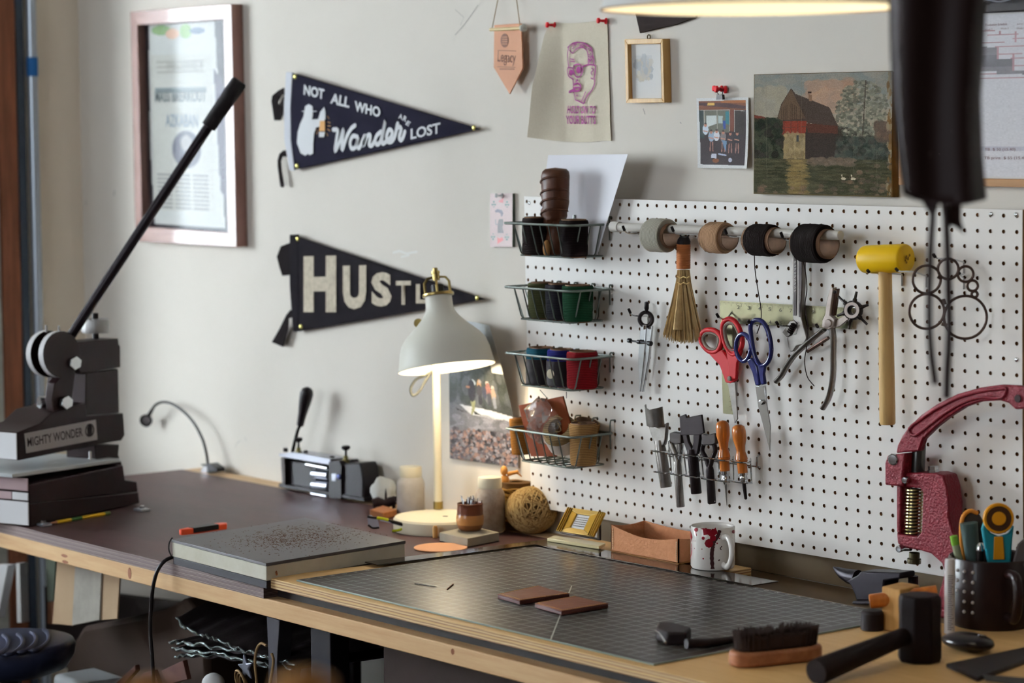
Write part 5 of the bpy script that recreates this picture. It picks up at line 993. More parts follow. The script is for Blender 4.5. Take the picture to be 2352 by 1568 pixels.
kz = rp([(595, 225)], .075)[0].z; prk = [(0, 0), (.029, 0), (.0295, .003), (.0295, .026), (.028, .029), (0, .029)]; MB().lathe(prk, (c0.x, c0.y, kz), n=40).build('knurled_knob', M('knurled', (168, 168, 166), .42, .45, bump=(300, .6), stretch=(1, 1, .05)), press)
for x, y in ((287, 212), (366, 215)): c = rp([(x, y)], .045)[0]; MB().lathe([(0, -.004), (.0025, -.004), (.0025, .010), (0, .012)], c, n=10).build('oil_nipple', chrome, press)
def onV(px, py, p0): return onP(px, py, p0, Vector((FV.x, FV.y, 0)))
h0 = rp([(430, 260)], .055)[0]; hA, hB, hC = onV(150, 790, h0), onV(478, 292, h0), onV(551, 186, h0)
MB().tube([hA, hB], .0105, 20).build('lever_rod', M('black_tube', (36, 30, 34), .3, .3), press); rod(MB(), hB, hC, [(0, .0115), (.01, .0155), (.4, .0162), (.8, .0172), (.96, .0172), (1, .014), (1, 0)], 20).build('lever_grip', M('rubber_grip', (30, 25, 27), .7), press)
pl = rp([(150, 852), (592, 766), (602, 890), (162, 974)], .0335); MB().prism(pl, rt_*.0012).build('name_plate', M('plate_alu', (168, 162, 162), .5, .3), press)
pi_ = M('plate_black', (34, 24, 26), .5); a = rp([(172, 936), (515, 868), (168, 880)], .0321); text('MIGHTY WONDER', pi_, *a, press, off=.012)
c = rp([(556, 832)], .0321)[0]; b = MB(); b.torus(c, rt_, .013, .0016, 20, 4); b.prism([c+bk_*x*.6+Vector((0, 0, z)) for x, z in ((-.012, -.012), (.012, -.012), (.014, .006), (.006, .013), (-.004, .012), (-.013, .006))], rt_*.0004); b.build('fist_emblem', pi_, press, kind='stuff')
c = rp([(560, 1010)], .03)[0]; MB().lathe([(0, 0), (.003, 0), (.003, .018), (0, .02)], (c.x, c.y, c.z-.002), n=10).build('guide_pin', chrome, press)
for px, py in ((100, 1206), (326, 1172)):
    c = onZ(px, py, .901); b = MB(); b.cb((c.x, c.y, .903), (.03, .022, .004)); b.build('hold_down_foot', steel_p, press); MB().lathe([(0, 0), (.006, 0), (.006, .006), (0, .007)], (c.x, c.y, .905), n=6).build('foot_bolt', chrome, press)
# pencil
p0, p1 = onZ(112, 1202, .904), onZ(250, 1178, .904); t = thing('pencil', 'yellow and green pencil lying along the foot of the hand press', 'pencil', (p0+p1)/2-Vector((0, 0, .004)))
yp = M('pencil_yellow', (222, 178, 36), .4); rod(MB(), p0+(p1-p0)*.12, p1, [(0, .0035), (1, .0036), (1, 0)], 6).build('painted_shaft', yp, t); rod(MB(), p0+(p1-p0)*.36, p0+(p1-p0)*.54, [(0, .0038), (1, .0038)], 6).build('green_band', M('pencil_green', (62, 108, 48), .4), t); rod(MB(), p0+(p1-p0)*.92, p1+(p1-p0)*.01, [(0, .004), (1, .004), (1, 0)], 8).build('ferrule', M('ferrule_green', (92, 110, 70), .4, .6), t)
rod(MB(), p0, p0+(p1-p0)*.13, [(0, .0005), (1, .0035)], 8).build('sharpened_tip', M('bare_cedar', (170, 120, 90), .7), t)
# gooseneck clip lamp
gy = .012; g = thing('clip_lamp', 'small black gooseneck clip lamp clamped to the back edge of the bench', 'lamp', onY(478, 1086, gy))
MB().tube(cr([onY(x, y, gy) for x, y in ((478, 1068), (474, 1040), (465, 1008), (446, 972), (422, 945), (395, 927), (373, 923), (356, 931), (347, 946))], 6), .0033, 10).build('gooseneck', black, g)
c = onY(336, 965, gy); hd = Vector((.6, -.75, -.2)).normalized(); MB().lathe([(0, -.016), (.008, -.014), (.0145, -.004), (.0155, .004), (.013, .004), (.011, -.001), (0, -.002)], c, hd, 24).build('lamp_head', black, g); MB().lathe([(0, .0005), (.011, .0)], c, hd, 20).build('lens', M('grey_lens', (150, 146, 146), .15, .3), g); rod(MB(), onY(342, 953, gy), onY(349, 941, gy), [(0, .005), (1, .0042), (1, 0)], 10).build('neck_joint', black, g)
c = onY(478, 1077, gy); MB().prism([onY(x, y, gy-.012) for x, y in ((459, 1066), (480, 1064), (497, 1075), (498, 1084), (476, 1084), (474, 1074))], (0, .024, 0)).build('clip_jaw', black, g, bevel=.001); MB().prism([onY(x, y, gy-.013) for x, y in ((458, 1086), (464, 1072), (474, 1070), (478, 1086))], (0, .026, 0)).build('clip_spring', M('clip_grey', (180, 178, 180), .3, .7), g, bevel=.001)
# bell skiver / splitter
zs = zc(300, 860, 4.2); SY = -.012; sk = thing('leather_splitter', 'black leather splitting machine with silver rollers and ball grip lever against the wall', 'machine', onY(730, 1140, SY+.02)); blk = M('machine_black', (30, 24, 27), .4, spec=.25); satin = M('satin_alu', (176, 178, 188), .28, .8)
def sf(pts, y, d, name, mat, bev=.001): return MB().prism(wpts(zs(pts), y), (0, d, 0)).build(name, mat, sk, bevel=bev)
sf([(1430, 1048), (1480, 1058), (2245, 1190), (2250, 1225), (1425, 1086)], SY-.006, .055, 'base_plate', blk)
for q in ([(1446, 800), (1482, 806), (1490, 1060), (1460, 1056)], ): sf(q, SY-.004, .045, 'end_plate', dsteel)
sf([(1478, 820), (1782, 880), (1785, 1110), (1490, 1062)], SY+.008, .035, 'blade_housing', blk); sf([(1430, 762), (1560, 748), (1925, 812), (1925, 872), (1432, 790)], SY-.004, .045, 'top_bar', satin)
for a_, b_, r_s in (((1700, 868), (1900, 905), .0042), ): rod(MB(), onY(*zs([a_])[0], SY-.006), onY(*zs([b_])[0], SY-.006), [(0, 0), (0, r_s), (1, r_s), (1, 0)], 14).build('guide_rod', chrome, sk)
for ya, yb_ in ((965, 962), (1070, 1066), (1160, 1168)): rod(MB(), onY(*zs([(1770, ya-8)])[0], SY+.01), onY(*zs([(1915, yb_+12)])[0], SY+.01), [(0, 0), (0, .0098), (1, .0098), (1, 0)], 18).build('feed_roller', satin, sk)
sf([(1908, 842), (2010, 830), (2035, 880), (2030, 1200), (1910, 1190)], SY-.008, .05, 'gear_block', blk); sf([(2030, 870), (2090, 855), (2205, 850), (2225, 900), (2242, 1020), (2235, 1215), (2030, 1200)], SY-.002, .045, 'gear_cover', blk, .003); sf([(1935, 955), (1978, 955), (1976, 1028), (1938, 1026)], SY-.009, .002, 'grey_tab', satin)
c = onY(*zs([(2010, 985)])[0], SY-.01); MB().ball(c, (.006, .004, .006), 8).build('blue_knob', M('blue_steel', (96, 108, 160), .2, .5), sk)
for x, y, h, r_s, st in ((1495, 745, 40, .0055, 0), (1688, 755, 24, .0045, 0), (1945, 825, 38, .0055, 0), (2142, 842, 26, .0045, 0), (1622, 770, 165, .0095, 1), (2078, 850, 165, .010, 1)):
    A, B_ = onY(*zs([(x, y)])[0], SY+.012), onY(*zs([(x-2, y-h)])[0], SY+.012)
    if st: rod(MB(), A, B_, [(0, .003), (.72, .0026), (.74, .006), (.85, r_s), (.95, r_s), (1, r_s*.7), (1, 0)], 14).build('thumb_screw', blk, sk); rod(MB(), A, A+(B_-A)*.4, [(0, 0), (0, .008), (.5, .008), (.55, .005), (1, .005), (1, 0)], 12).build('brass_collar', M('dull_brass', (120, 112, 70), .4, .7), sk)
    else: rod(MB(), A, B_, [(0, 0), (0, r_s), (.9, r_s), (1, r_s*.8), (1, 0)], 14).build('lock_knob', blk, sk)
MB().tube([onY(*q, SY+.012) for q in zs([(1562, 748), (1585, 640), (1612, 540), (1638, 480)])], .0042, 8, sq=.7).build('lever_shaft', dsteel, sk)
rod(MB(), onY(*zs([(1636, 488)])[0], SY+.012), onY(*zs([(1712, 122)])[0], SY+.012), [(0, 0), (0, .0078), (.06, .0082), (.3, .0096), (.6, .0135), (.82, .0152), (.93, .0125), (.985, .006), (1, 0)], 22).build('lever_grip', blk, sk)

# polished slab on a rubber pad
ZT = .9465; cs = [onZ(x, y, ZT) for x, y in ((393, 1238), (611, 1293), (932, 1241), (701, 1188))]
st = thing('stone_slab', 'pale stone slab with dark dusty top on a black rubber pad at the bench edge', 'slab', (sum((p.x for p in cs))/4, sum(p.y for p in cs)/4, .9))
def shrink(P, k): c = centre(P); return [c+(p-c)*k for p in P]
def atz(P, z): return [Vector((p.x, p.y, z)) for p in P]
MB().prism(atz(shrink(cs, .985), .9005), (0, 0, .0135)).build('rubber_pad', M('pad_black', (38, 34, 40), .6), st, bevel=.001)
MB().prism(atz(shrink(cs, .992), .9145), (0, 0, .0265)).build('stone_body', M('pale_stone', (206, 202, 190), .7, var=(14, .35), col2=(178, 172, 150), bump=(50, .3)), st, bevel=.0015)
MB().prism(atz(cs, .941), (0, 0, .0055)).build('slab_top', M('grey_face', (86, 82, 84), .45, spec=.5, var=(5, .4), col2=(66, 62, 64)), st, bevel=.0008)
r_ = random.Random(17); b = MB(); 
for _ in range(1500):
    u, v = min(1, max(0, r_.gauss(.52, .17))), min(1, max(0, r_.gauss(.55, .2))); p = cs[0]+(cs[1]-cs[0])*u+(cs[3]-cs[0])*v; s = r_.uniform(.0004, .0013); a_ = r_.uniform(0, 6.28); d_ = Vector((math.cos(a_), math.sin(a_), 0))*s*2; n_ = Vector((-d_.y, d_.x, 0))*.35; z_ = Vector((0, 0, s*.7))
    b.add([p-d_-n_, p+d_-n_, p+n_*2, p+z_], [(0, 1, 3), (1, 2, 3), (2, 0, 3)])
b.build('leather_dust', M('leather_dust', (92, 66, 48), .9), st, kind='stuff', smooth=0)
MB().tube([onZ(628, 1296, .94)+Vector((0, -.003, 0)), onZ(634, 1308, .93)+Vector((.004, -.003, 0)), onZ(636, 1318, .925)+Vector((.004, -.003, 0))], .002, 6).build('rust_stain_strip', M('rust_brown', (128, 78, 44), .8), st)
# orange knife, black cable with clip
A, B_ = onZ(414, 1229, .908), onZ(522, 1213, .908); d_ = (B_-A).normalized(); n_ = Vector((-d_.y, d_.x, 0)); t = thing('utility_knife', 'orange snap blade knife lying behind the left corner of the stone slab', 'knife', (A+B_)/2-Vector((0, 0, .008)))
MB().prism([A-n_*.004, A+d_*.03-n_*.011, B_-d_*.01-n_*.011, B_, B_-d_*.01+n_*.011, A+d_*.03+n_*.011, A+n_*.004], (0, 0, .012)).build('knife_body', M('orange_plastic', (216, 78, 44), .4), t, bevel=.002); MB().prism([A+d_*.025-n_*.012+Vector((0, 0, .003)), B_-d_*.03-n_*.012+Vector((0, 0, .003)), B_-d_*.03+n_*.006+Vector((0, 0, .003)), A+d_*.025+n_*.006+Vector((0, 0, .003))], (0, 0, .0098)).build('grip_inlay', black, t)
cb = thing('power_cable', 'thick black cable draped over the front edge of the bench beside the slab', 'cable', onY(350, 1420, -.735))
P = [onZ(412, 1272, .909), onZ(398, 1278, .911), onY(378, 1288, -.722), onY(362, 1310, -.732)]+[onY(x, y, -.735) for x, y in ((352, 1345), (347, 1395), (345, 1450), (349, 1500), (352, 1560), (352, 1640))]; MB().tube(cr(P, 5), .0036, 10).build('cord', black, cb); rod(MB(), P[0], P[1], [(0, .0065), (.9, .0058), (1, .004), (1, 0)], 12).build('strain_relief', black, cb)
MB().tube(cr([onV(396, 1234, cs[0]), onV(389, 1246, cs[0]), onV(388, 1262, cs[0]), onV(393, 1276, cs[0])], 4), .0015, 6).build('elastic_loop', black, cb)

# desk lamp
lampw = M('lamp_enamel', (226, 224, 212), .4, var=(3, .2), col2=(220, 218, 206)); creamw = M('cream_enamel', (222, 214, 190), .4); brass = M('lamp_brass', (156, 136, 84), .3, .85)
bc = onZ(1009, 1184, .9275); lm = thing('desk_lamp', 'cream metal desk lamp with domed shade and brass fittings, switched on', 'lamp', (bc.x, bc.y, .9))
MB().lathe([(0, 0), (.0905, 0), (.0915, .003), (.091, .0225), (.088, .0265), (.05, .0285), (0, .029)], (bc.x, bc.y, .9005), n=56).build('base', creamw, lm, smooth=30)
pb_ = onV(1006.5, 1170, bc+Vector((0, 0, 0))); 
pbz = .929; pp = onZ(1006.5, 1168, pbz); pt = onV(1000, 740, pp); po_ = Vector((pp.x, pp.y, pbz)); 
rod(MB(), po_, po_+(pt-po_)*.04, [(0, 0), (0, .0098), (1, .0098), (1, 0)], 20).build('brass_collar', brass, lm); rod(MB(), po_+(pt-po_)*.04, pt, [(0, .0082), (1, .0082), (1, 0)], 20).build('pole', creamw, lm)
c = onZ(1023, 1186, .9285); MB().lathe([(0, .0015), (.0055, .001), (.006, 0)], c, (0, 0, 1), 16).build('switch', black, lm)
TC, RC = onV(1006, 676, pp-Vector((.05*.77*-1, .05*.63, 0))), None
toC = Vector((-FV.x, -FV.y, 0)).normalized(); TC = onV(1006.5, 678, pp+toC*.055); D_ = (Vector((0, 0, -1))+toC*.2+Vector((.632, .775, 0))*.115).normalized(); Ls = .145
prof = [(.0265, 0), (.0272, .02), (.029, .032), (.036, .043), (.048, .056), (.062, .069), (.075, .081), (.084, .094), (.0895, .11), (.093, .13), (.0955, .143), (.0968, .145)]
b = MB(); b.lathe(prof+[(.0955, .1455), (.0925, .13), (.0885, .111), (.083, .095), (.074, .0825), (.061, .0705), (.047, .0575), (.035, .0445), (.028, .033), (.0262, .02), (.0255, 0), (.0265, 0)], TC, D_, 56)
inner = M('shade_inner', (240, 236, 220), .5); n_out = len(prof)-1; b.m = [0 if (i//56) < n_out else 1 for i in range(len(b.f))]; b.build('shade', [lampw, inner], lm, smooth=40)
MB().lathe([(0, .002), (.0255, .002), (.0262, .004), (0, .004)], TC, D_, 30).build('shade_cap', lampw, lm)
MB().lathe([(.0255, -.004), (.031, -.004), (.0318, -.001), (.031, .0015), (.0268, .002), (.0255, -.004)], TC, D_, 36).build('brass_ring', brass, lm)
ud = -D_; s_ = D_.cross(toC).normalized()
for k in (-1, 1): MB().tube([TC+s_*.0245*k, TC+s_*.0245*k+ud*.026, TC+s_*.018*k+ud*.035, TC+s_*.006*k+ud*.037], .0032, 8, sq=.6).build('yoke_arm', brass, lm)
MB().tube([TC+toC*.0245, TC+toC*.0245+ud*.022, TC+toC*.01+ud*.034], .003, 8, sq=.6).build('yoke_arm', brass, lm)
rod(MB(), TC+ud*.03, TC+ud*.056, [(0, 0), (0, .0075), (.5, .0075), (.52, .009), (.7, .009), (.72, .005), (.95, .005), (1, 0)], 14).build('finial', brass, lm); rod(MB(), TC, TC+ud*.022, [(0, 0), (0, .013), (.9, .013), (1, .01), (1, 0)], 16).build('bulb_holder', black, lm)
c = onV(961, 741, pp); rod(MB(), c, c+toC*.012, [(0, 0), (0, .009), (1, .009), (1, 0)], 16).build('tilt_knob', brass, lm); rod(MB(), c, pt, [(0, .006), (1, .006)], 10).build('tilt_arm', brass, lm)
bulbc = TC+D_*.085; MB().ball(bulbc, .026, 12).build('bulb', M('glowing_bulb', (255, 240, 210), .4, emit=((255, 240, 212), 32)), lm)
MB().tube(cr([onV(x, y, pp) for x, y in ((1000, 850), (975, 862), (955, 872), (943, 892), (948, 908), (962, 900), (975, 878), (992, 852))], 5), .0028, 8).build('braided_cord', M('braid', (78, 78, 74), .8, var=(300, .4), col2=(150, 150, 140)), lm)
l = bpy.data.lights.new('desk_lamp_light', 'SPOT'); l.energy = 1.3; l.color = (1, .84, .62); l.shadow_soft_size = .03; l.spot_size = math.radians(150); l.spot_blend = .5; lo = bpy.data.objects.new('desk_lamp_light', l); COL.objects.link(lo); lo.location = TC+D_*.118; lo.rotation_euler = D_.to_track_quat('-Z', 'Y').to_euler()

# jars
z6_ = zc(820, 1020, 4.704)
def jar(px, pyb, R, H, label, fill, fillm, dirt, z=.9):
    c = onZ(px, pyb, z); t = thing('plastic_jar', label, 'jar', (c.x, c.y, z)); o = (c.x, c.y, z+.0005); h = H-.021
    MB().lathe([(0, 0), (R*.9, 0), (R, .004), (R, h*.78), (R*.94, h*.86), (R*.74, h*.97), (R*.7, h), (R*.66, h), (R*.7, h*.95), (R*.9, h*.85), (R*.955, h*.78), (R*.955, .005), (0, .004)], o, n=36).build('jar_body', dirt, t, smooth=60)
    MB().lathe([(0, .005), (R*.94, .0055), (R*.945, fill), (R*.3, fill+.004), (0, fill+.002)], o, n=32).build('contents', fillm, t, smooth=60)
    b = MB(); b.lathe([(0, h-.004), (R*.78, h-.004), (R*.8, h-.002), (R*.8, h+.014), (R*.76, h+.017), (0, h+.0175)], o, n=40).build('lid', creamw, t, smooth=30); return t
cloud = M('cloudy_plastic', (236, 232, 226), .3, trans=.4, ior=1.05, var=(30, .25), col2=(206, 198, 190)); cloud2 = M('dusty_plastic', (232, 226, 216), .3, trans=.4, ior=1.05, var=(60, .25), col2=(176, 152, 132))
jar(944, 1182, .0288, .104, 'cloudy plastic jar of beige paste with white lid, left of the lamp pole', .036, M('beige_paste', (206, 186, 154), .7), cloud); jar(1126, 1222, .0295, .113, 'speckled plastic jar with white lid behind the stoneware pot, right of the lamp', .022, M('white_paste', (214, 206, 190), .7), cloud2)
# stone tile, pot with needles, leather disc
sc = [onZ(x, y, .9175) for x, y in ((1009, 1222), (1074, 1236), (1147, 1222), (1084, 1207))]; stn = M('grey_marble', (168, 160, 142), .6, var=(12, .4), col2=(134, 126, 112), bump=(40, .3)); t = MB(); t.prism(atz(sc, .9005), (0, 0, .017)); tag(t.build('stone_tile', stn, bevel=.0015), 'small grey stone block under the stoneware pot of needles', 'stone')
pc = onZ(1080, 1217, .918); pot = thing('stoneware_pot', 'little banded brown stoneware pot full of needles standing on the stone block', 'pot', (pc.x, pc.y, .9178)); glz = M('glaze_brown', (116, 66, 42), .35, coat=.3, var=(20, .4), col2=(92, 50, 34)); glz2 = M('glaze_tan', (182, 130, 74), .35, coat=.3, var=(14, .4), col2=(158, 104, 56)); glz3 = M('glaze_low', (138, 90, 52), .4, var=(16, .4), col2=(112, 70, 40))
b = MB(); n = 36; pr = [(0, 0), (.019, 0), (.0235, .005), (.0262, .012), (.0272, .019), (.027, .026), (.0258, .031), (.0252, .034), (.0255, .037), (.0248, .043), (.0246, .049), (.0252, .0525), (.0238, .053), (.0228, .049), (.0225, .012), (0, .008)]; b.lathe(pr, (pc.x, pc.y, .918), n=n); b.m = []
for i in range(len(pr)-1): b.m += [(2 if i <= 2 else 1 if i <= 5 else 0)]*n
b.m = b.m[:len(b.f)]; b.build('pot_body', [glz, glz2, glz3], pot, smooth=60)
r_ = random.Random(9)
for k in range(26):
    a_, rr_ = r_.uniform(0, 6.28), r_.uniform(0, .017); p = Vector((pc.x+rr_*math.cos(a_), pc.y+rr_*math.sin(a_), .932)); q = p+Vector((r_.uniform(-.008, .008)+math.cos(a_)*.004, r_.uniform(-.008, .008), r_.uniform(.044, .053))); MB().tube([p, q], [.0007, .0009], 5).build('needle', chrome if k % 3 else dsteel, pot)
p = onZ(1012, 1256, .9025); t = MB().lathe([(0, 0), (.0505, 0), (.051, .001), (.0505, .0022), (0, .0022)], (p.x, p.y, .9005), n=40); tag(t.build('leather_disc', M('pale_leather', (222, 160, 118), .6, bump=(90, .1))), 'round disc of pale natural leather lying in front of the lamp base', 'leather')
# wooden thimbles beside lamp base, dark figurine, cotton, sponge, plates
lw = M('light_wood', (190, 142, 82), .5)
for px, py, h, lab in ((1007, 1236, .024, 'short pale wooden peg standing between lamp base and stone block'), (1027, 1220, .02, 'second pale wooden peg just behind the first, by the stone block')):
    p = onZ(px, py, .9005); t = MB().lathe([(0, 0), (.0052, 0), (.0052, h*.8), (.0036, h*.96), (0, h)], (p.x-.01, p.y, .9005), n=16); tag(t.build('wooden_peg', lw), lab, 'peg')
p = onZ(874, 1168, .9005); cw = onZ(877, 1172, .9005); 
t = thing('cork_block', 'small stained wooden block behind the safety glasses', 'block', (cw.x, cw.y, .9)); P = [onZ(x, y, .9125) for x, y in ((849, 1172), (880, 1180), (912, 1172), (880, 1162))]; MB().prism(atz(P, .9005), (0, 0, .014)).build('block_body', wood_mat('cork_wood', (162, 104, 58), (128, 76, 42), 0, .5), t, bevel=.0015)
dkf = M('dark_wax', (44, 30, 30), .35, coat=.3); t = thing('dark_figurine', 'tiny dark brown animal figurine with a raised tail on the small wooden block', 'figurine', (cw.x, cw.y, .9146)); b = MB()
def fp(x, y): return onV(*z6_([(x, y)])[0], Vector((cw.x, cw.y, .92)))
c = fp(250, 640); mm_ = 1/1205/4.704
b.tube([fp(175, 640), fp(230, 622), fp(300, 640), fp(360, 620), fp(415, 600)], [55*mm_, 60*mm_, 52*mm_, 58*mm_, 50*mm_], 12); 
for x in (190, 255, 330, 395): b.tube([fp(x, 640), fp(x+4, 690)], [26*mm_, 22*mm_], 8)
b.tube([fp(405, 610), fp(410, 560)], [40*mm_, 30*mm_], 10); b.tube([fp(312, 610), fp(312, 540), fp(311, 475)], [16*mm_, 14*mm_, 3*mm_], 8); b.build('figurine_body', dkf, t, smooth=60, kind='stuff')
def blob(name, label, cat, px, pyb, r, mat, seed, z=.9005, amp=.12):
    p = onZ(px, pyb, z); b = MB(); b.ball((p.x, p.y, z+r[2]*.97), r, 14); q = random.Random(seed); ph = [q.uniform(0, 6) for _ in range(6)]
    for i, v in enumerate(b.v):
        d = v-Vector((p.x, p.y, z+r[2])); k = 1+amp*math.sin(d.x*160+ph[0])*math.sin(d.y*150+ph[1])+amp*.6*math.sin(d.z*200+ph[2]+d.x*120); b.v[i] = Vector((p.x, p.y, z+r[2]))+d*k
        if b.v[i].z < z: b.v[i].z = z
    return tag(b.build(name, mat, smooth=80), label, cat)
blob('cotton_wad', 'white cotton wad behind the dark figurine, left of the left jar', 'cotton', 880, 1160, (.031, .026, .03), M('cotton', (206, 208, 204), .95, bump=(80, .5)), 3)
blob('orange_cloth', 'crumpled orange brown cloth between the splitter and the cotton wad', 'cloth', 846, 1150, (.016, .018, .026), M('orange_cloth', (176, 112, 58), .8, var=(30, .4), col2=(140, 82, 44)), 4)
t = blob('yellow_sponge', 'pale yellow natural sponge behind the lamp pole', 'sponge', 1006, 1150, (.036, .024, .029), M('sponge_yellow', (202, 188, 106), .9, bump=(120, .9)), 6, amp=.1)
pp_ = onZ(1056, 1168, .9005)
for k in range(5): tag(MB().lathe([(0, 0), (.034, 0), (.037, .0012), (.037, .0028), (.0335, .0034), (0, .003)], (pp_.x+.0015*(k % 2), pp_.y, .9006+k*.0036), n=36).build('metal_disc', M('grey_disc', (112, 112, 124), .35, .5)), 'thin grey metal disc, %s of the stack of five behind the pot' % ('bottom', 'second from bottom', 'middle', 'second from top', 'top')[k], 'disc', 'stack of grey discs')
# safety glasses
gz = .9005; gc = onZ(862, 1200, gz+.01); clr = M('clear_acetate', (210, 212, 224), .1, trans=.5, ior=1.3); yel2 = M('neon_yellow', (206, 214, 40), .25, trans=.25); t = thing('safety_glasses', 'clear wrap safety glasses with black and neon yellow temples behind the slab', 'glasses', (gc.x, gc.y, .9))
def gp(x, y, zz=.93): return onV(*z6_([(x, y)])[0], onZ(890, 1215, .91))
MB().prism([gp(110, 775), (gp(150, 765)), gp(225, 810), gp(245, 900), gp(190, 910), gp(120, 880)], FV*.004).build('lens', clr, t, bevel=.0008); MB().tube(cr([gp(112, 780), gp(160, 790), gp(240, 800), gp(380, 835), gp(520, 875), gp(560, 900), gp(590, 960), gp(605, 1010), gp(595, 1050)], 4), [.0024]*12+[.0036]*21, 8).build('temple', black, t)
MB().tube(cr([gp(250, 815), gp(400, 850), gp(540, 890)], 4), .0024, 8).build('chrome_temple_trim', clr, t); MB().tube(cr([gp(215, 795), gp(280, 805), gp(340, 820)], 4), .003, 8).build('yellow_brow', yel2, t); MB().tube(cr([gp(560, 885), gp(620, 900), gp(650, 960), gp(690, 1040)], 4), [.003]*6+[.0046]*7, 8, sq=.6).build('yellow_tip', yel2, t); MB().tube(cr([gp(380, 935), gp(440, 930), gp(510, 905)], 4), .0026, 8).build('yellow_temple', yel2, t); MB().tube(cr([gp(120, 870), gp(170, 905), gp(240, 900)], 4), .002, 8).build('lens_rim', black, t)
# twine
def twine(name, label, c, R, H, mat, kind_, seed, rin=.0, sz=1.):
    t = thing(name, label, 'twine', (c[0], c[1], c[2])); q = random.Random(seed); C0 = Vector((c[0], c[1], c[2]+H/2)); b = MB()
    if kind_ == 'ball':
        b.ball(C0, (R*.955, R*.955, H/2*.955), 16); b.build('twine_core', jcore, t); 
        for k in range(150):
            ax = Vector((q.gauss(0, .55)+.5, q.gauss(0, .55)-.3, q.gauss(0, .25)+.25)).normalized(); u, w = perp(ax); off = q.uniform(-.45, .45); b = MB(); P = []
            for i in range(26): a = 2*math.pi*i/26; d = (u*math.cos(a)+w*math.sin(a)+ax*off).normalized(); P.append(C0+Vector((d.x*R, d.y*R, d.z*H/2))*(1+q.uniform(-.004, .008)))
            b.tube(P, .0016*sz, 5, closed=True); b.build('twine_strand', mat if k % 3 else jdark, t)
    else:
        b.lathe([(rin, H*.5), (rin, H*.97), (R*.95, H*.97), (R*.97, H*.5), (R*.97, .004), (R*.9, 0), (0, 0), (0, H*.5), (rin, H*.5)], c, n=28); b.build('twine_core', jcore, t)
        for k in range(44):
            tilt = q.choice((-1, 1))*q.uniform(.1, .5); ph = q.uniform(0, 6.28); hc = q.uniform(.3, .72)*H; b = MB(); P = []
            for i in range(28): a = 2*math.pi*i/28; z = hc+R*tilt*math.sin(a+ph); z = min(H-.002, max(.002, z)); P.append(Vector((c[0]+R*math.cos(a), c[1]+R*math.sin(a), c[2]+z)))
            b.tube(P, .0014*sz, 5, closed=True); b.build('twine_strand', mat, t)
    return t
jute = M('jute', (196, 166, 112), .9, var=(90, .5), col2=(146, 116, 68)); jcore = M('jute_shadow', (96, 70, 38), .95); jdark = M('jute_dark', (132, 100, 58), .95); jute2 = M('jute_gold', (184, 144, 74), .9, var=(120, .5), col2=(140, 98, 40))
c = onZ(1229, 1222, .9005); twine('twine_ball', 'big ball of tan jute twine in front of the pegboard corner', (c.x-.001, c.y-.008, .9005), .0505, .09, jute, 'ball', 1)
c2 = onZ(1188, 1213, .9005); twine('twine_spool', 'fat golden cone of twine behind the jute ball, wooden mannequin above it', (c2.x-.004, c2.y+.003, .9005), .035, .096, jute2, 'cone', 2, rin=.012)
# wooden mannequin lying in the cone
mw_ = M('mannequin_wood', (212, 150, 78), .45); mc = Vector((c2.x-.004, c2.y-.002, .985)); t = thing('wooden_mannequin', 'small wooden artist mannequin with outstretched arm peeking over the twine cone', 'figurine', mc)
def mp(x, y): return onV(*z6_([(x, y)])[0], mc)
MB().ball(mp(1588, 285), (.0075, .0075, .0098), 10).build('head', mw_, t); MB().tube([mp(1590, 335), mp(1592, 360), mp(1600, 400), mp(1610, 440)], [.004, .0085, .0095, .008], 12).build('torso', mw_, t)
MB().tube([mp(1620, 325), mp(1680, 310), mp(1728, 300)], [.0048, .0042, .0036], 10).build('arm', mw_, t); MB().tube([mp(1725, 298), mp(1752, 325), mp(1780, 348)], [.0038, .0036, .0016], 10, sq=.6).build('hand', mw_, t); MB().ball(mp(1728, 300), .0044, 8).build('wrist_joint', mw_, t)
# ---------------------------------------------------------------- right half of the bench
ZS = .9222
A = onZ(867, 1299, ZS); B_ = onZ(1229, 1252, ZS); C_ = onZ(1728, 1346, ZS); D2 = onZ(1773, 1333, ZS); A2 = onZ(838, 1292, ZS)
d1 = (B_-A).normalized(); n1_ = Vector((-d1.y, d1.x, 0)); w1_ = (A2-A).length
sqm = M('mirror_steel', (96, 88, 80), .12, .95, var=(30, .3), col2=(80, 72, 66)); t = thing('framing_square', 'dark mirror bright steel framing square lying round the back corner of the mat', 'square', (B_+C_)/2-Vector((0, 0, .003)))
w2 = max(.03, (D2-C_).length*.92); Q = [A, B_, C_, C_+Vector((.002, w2, 0)), Vector((B_.x-w1_*.75, B_.y+w2*.9, 0)), A2]; MB().prism(atz(Q, ZS), (0, 0, .002)).build('square_blade', sqm, t, bevel=.0004)
ZO = ZS+.0025; z5_ = zc(1200, 1080, 3.36)
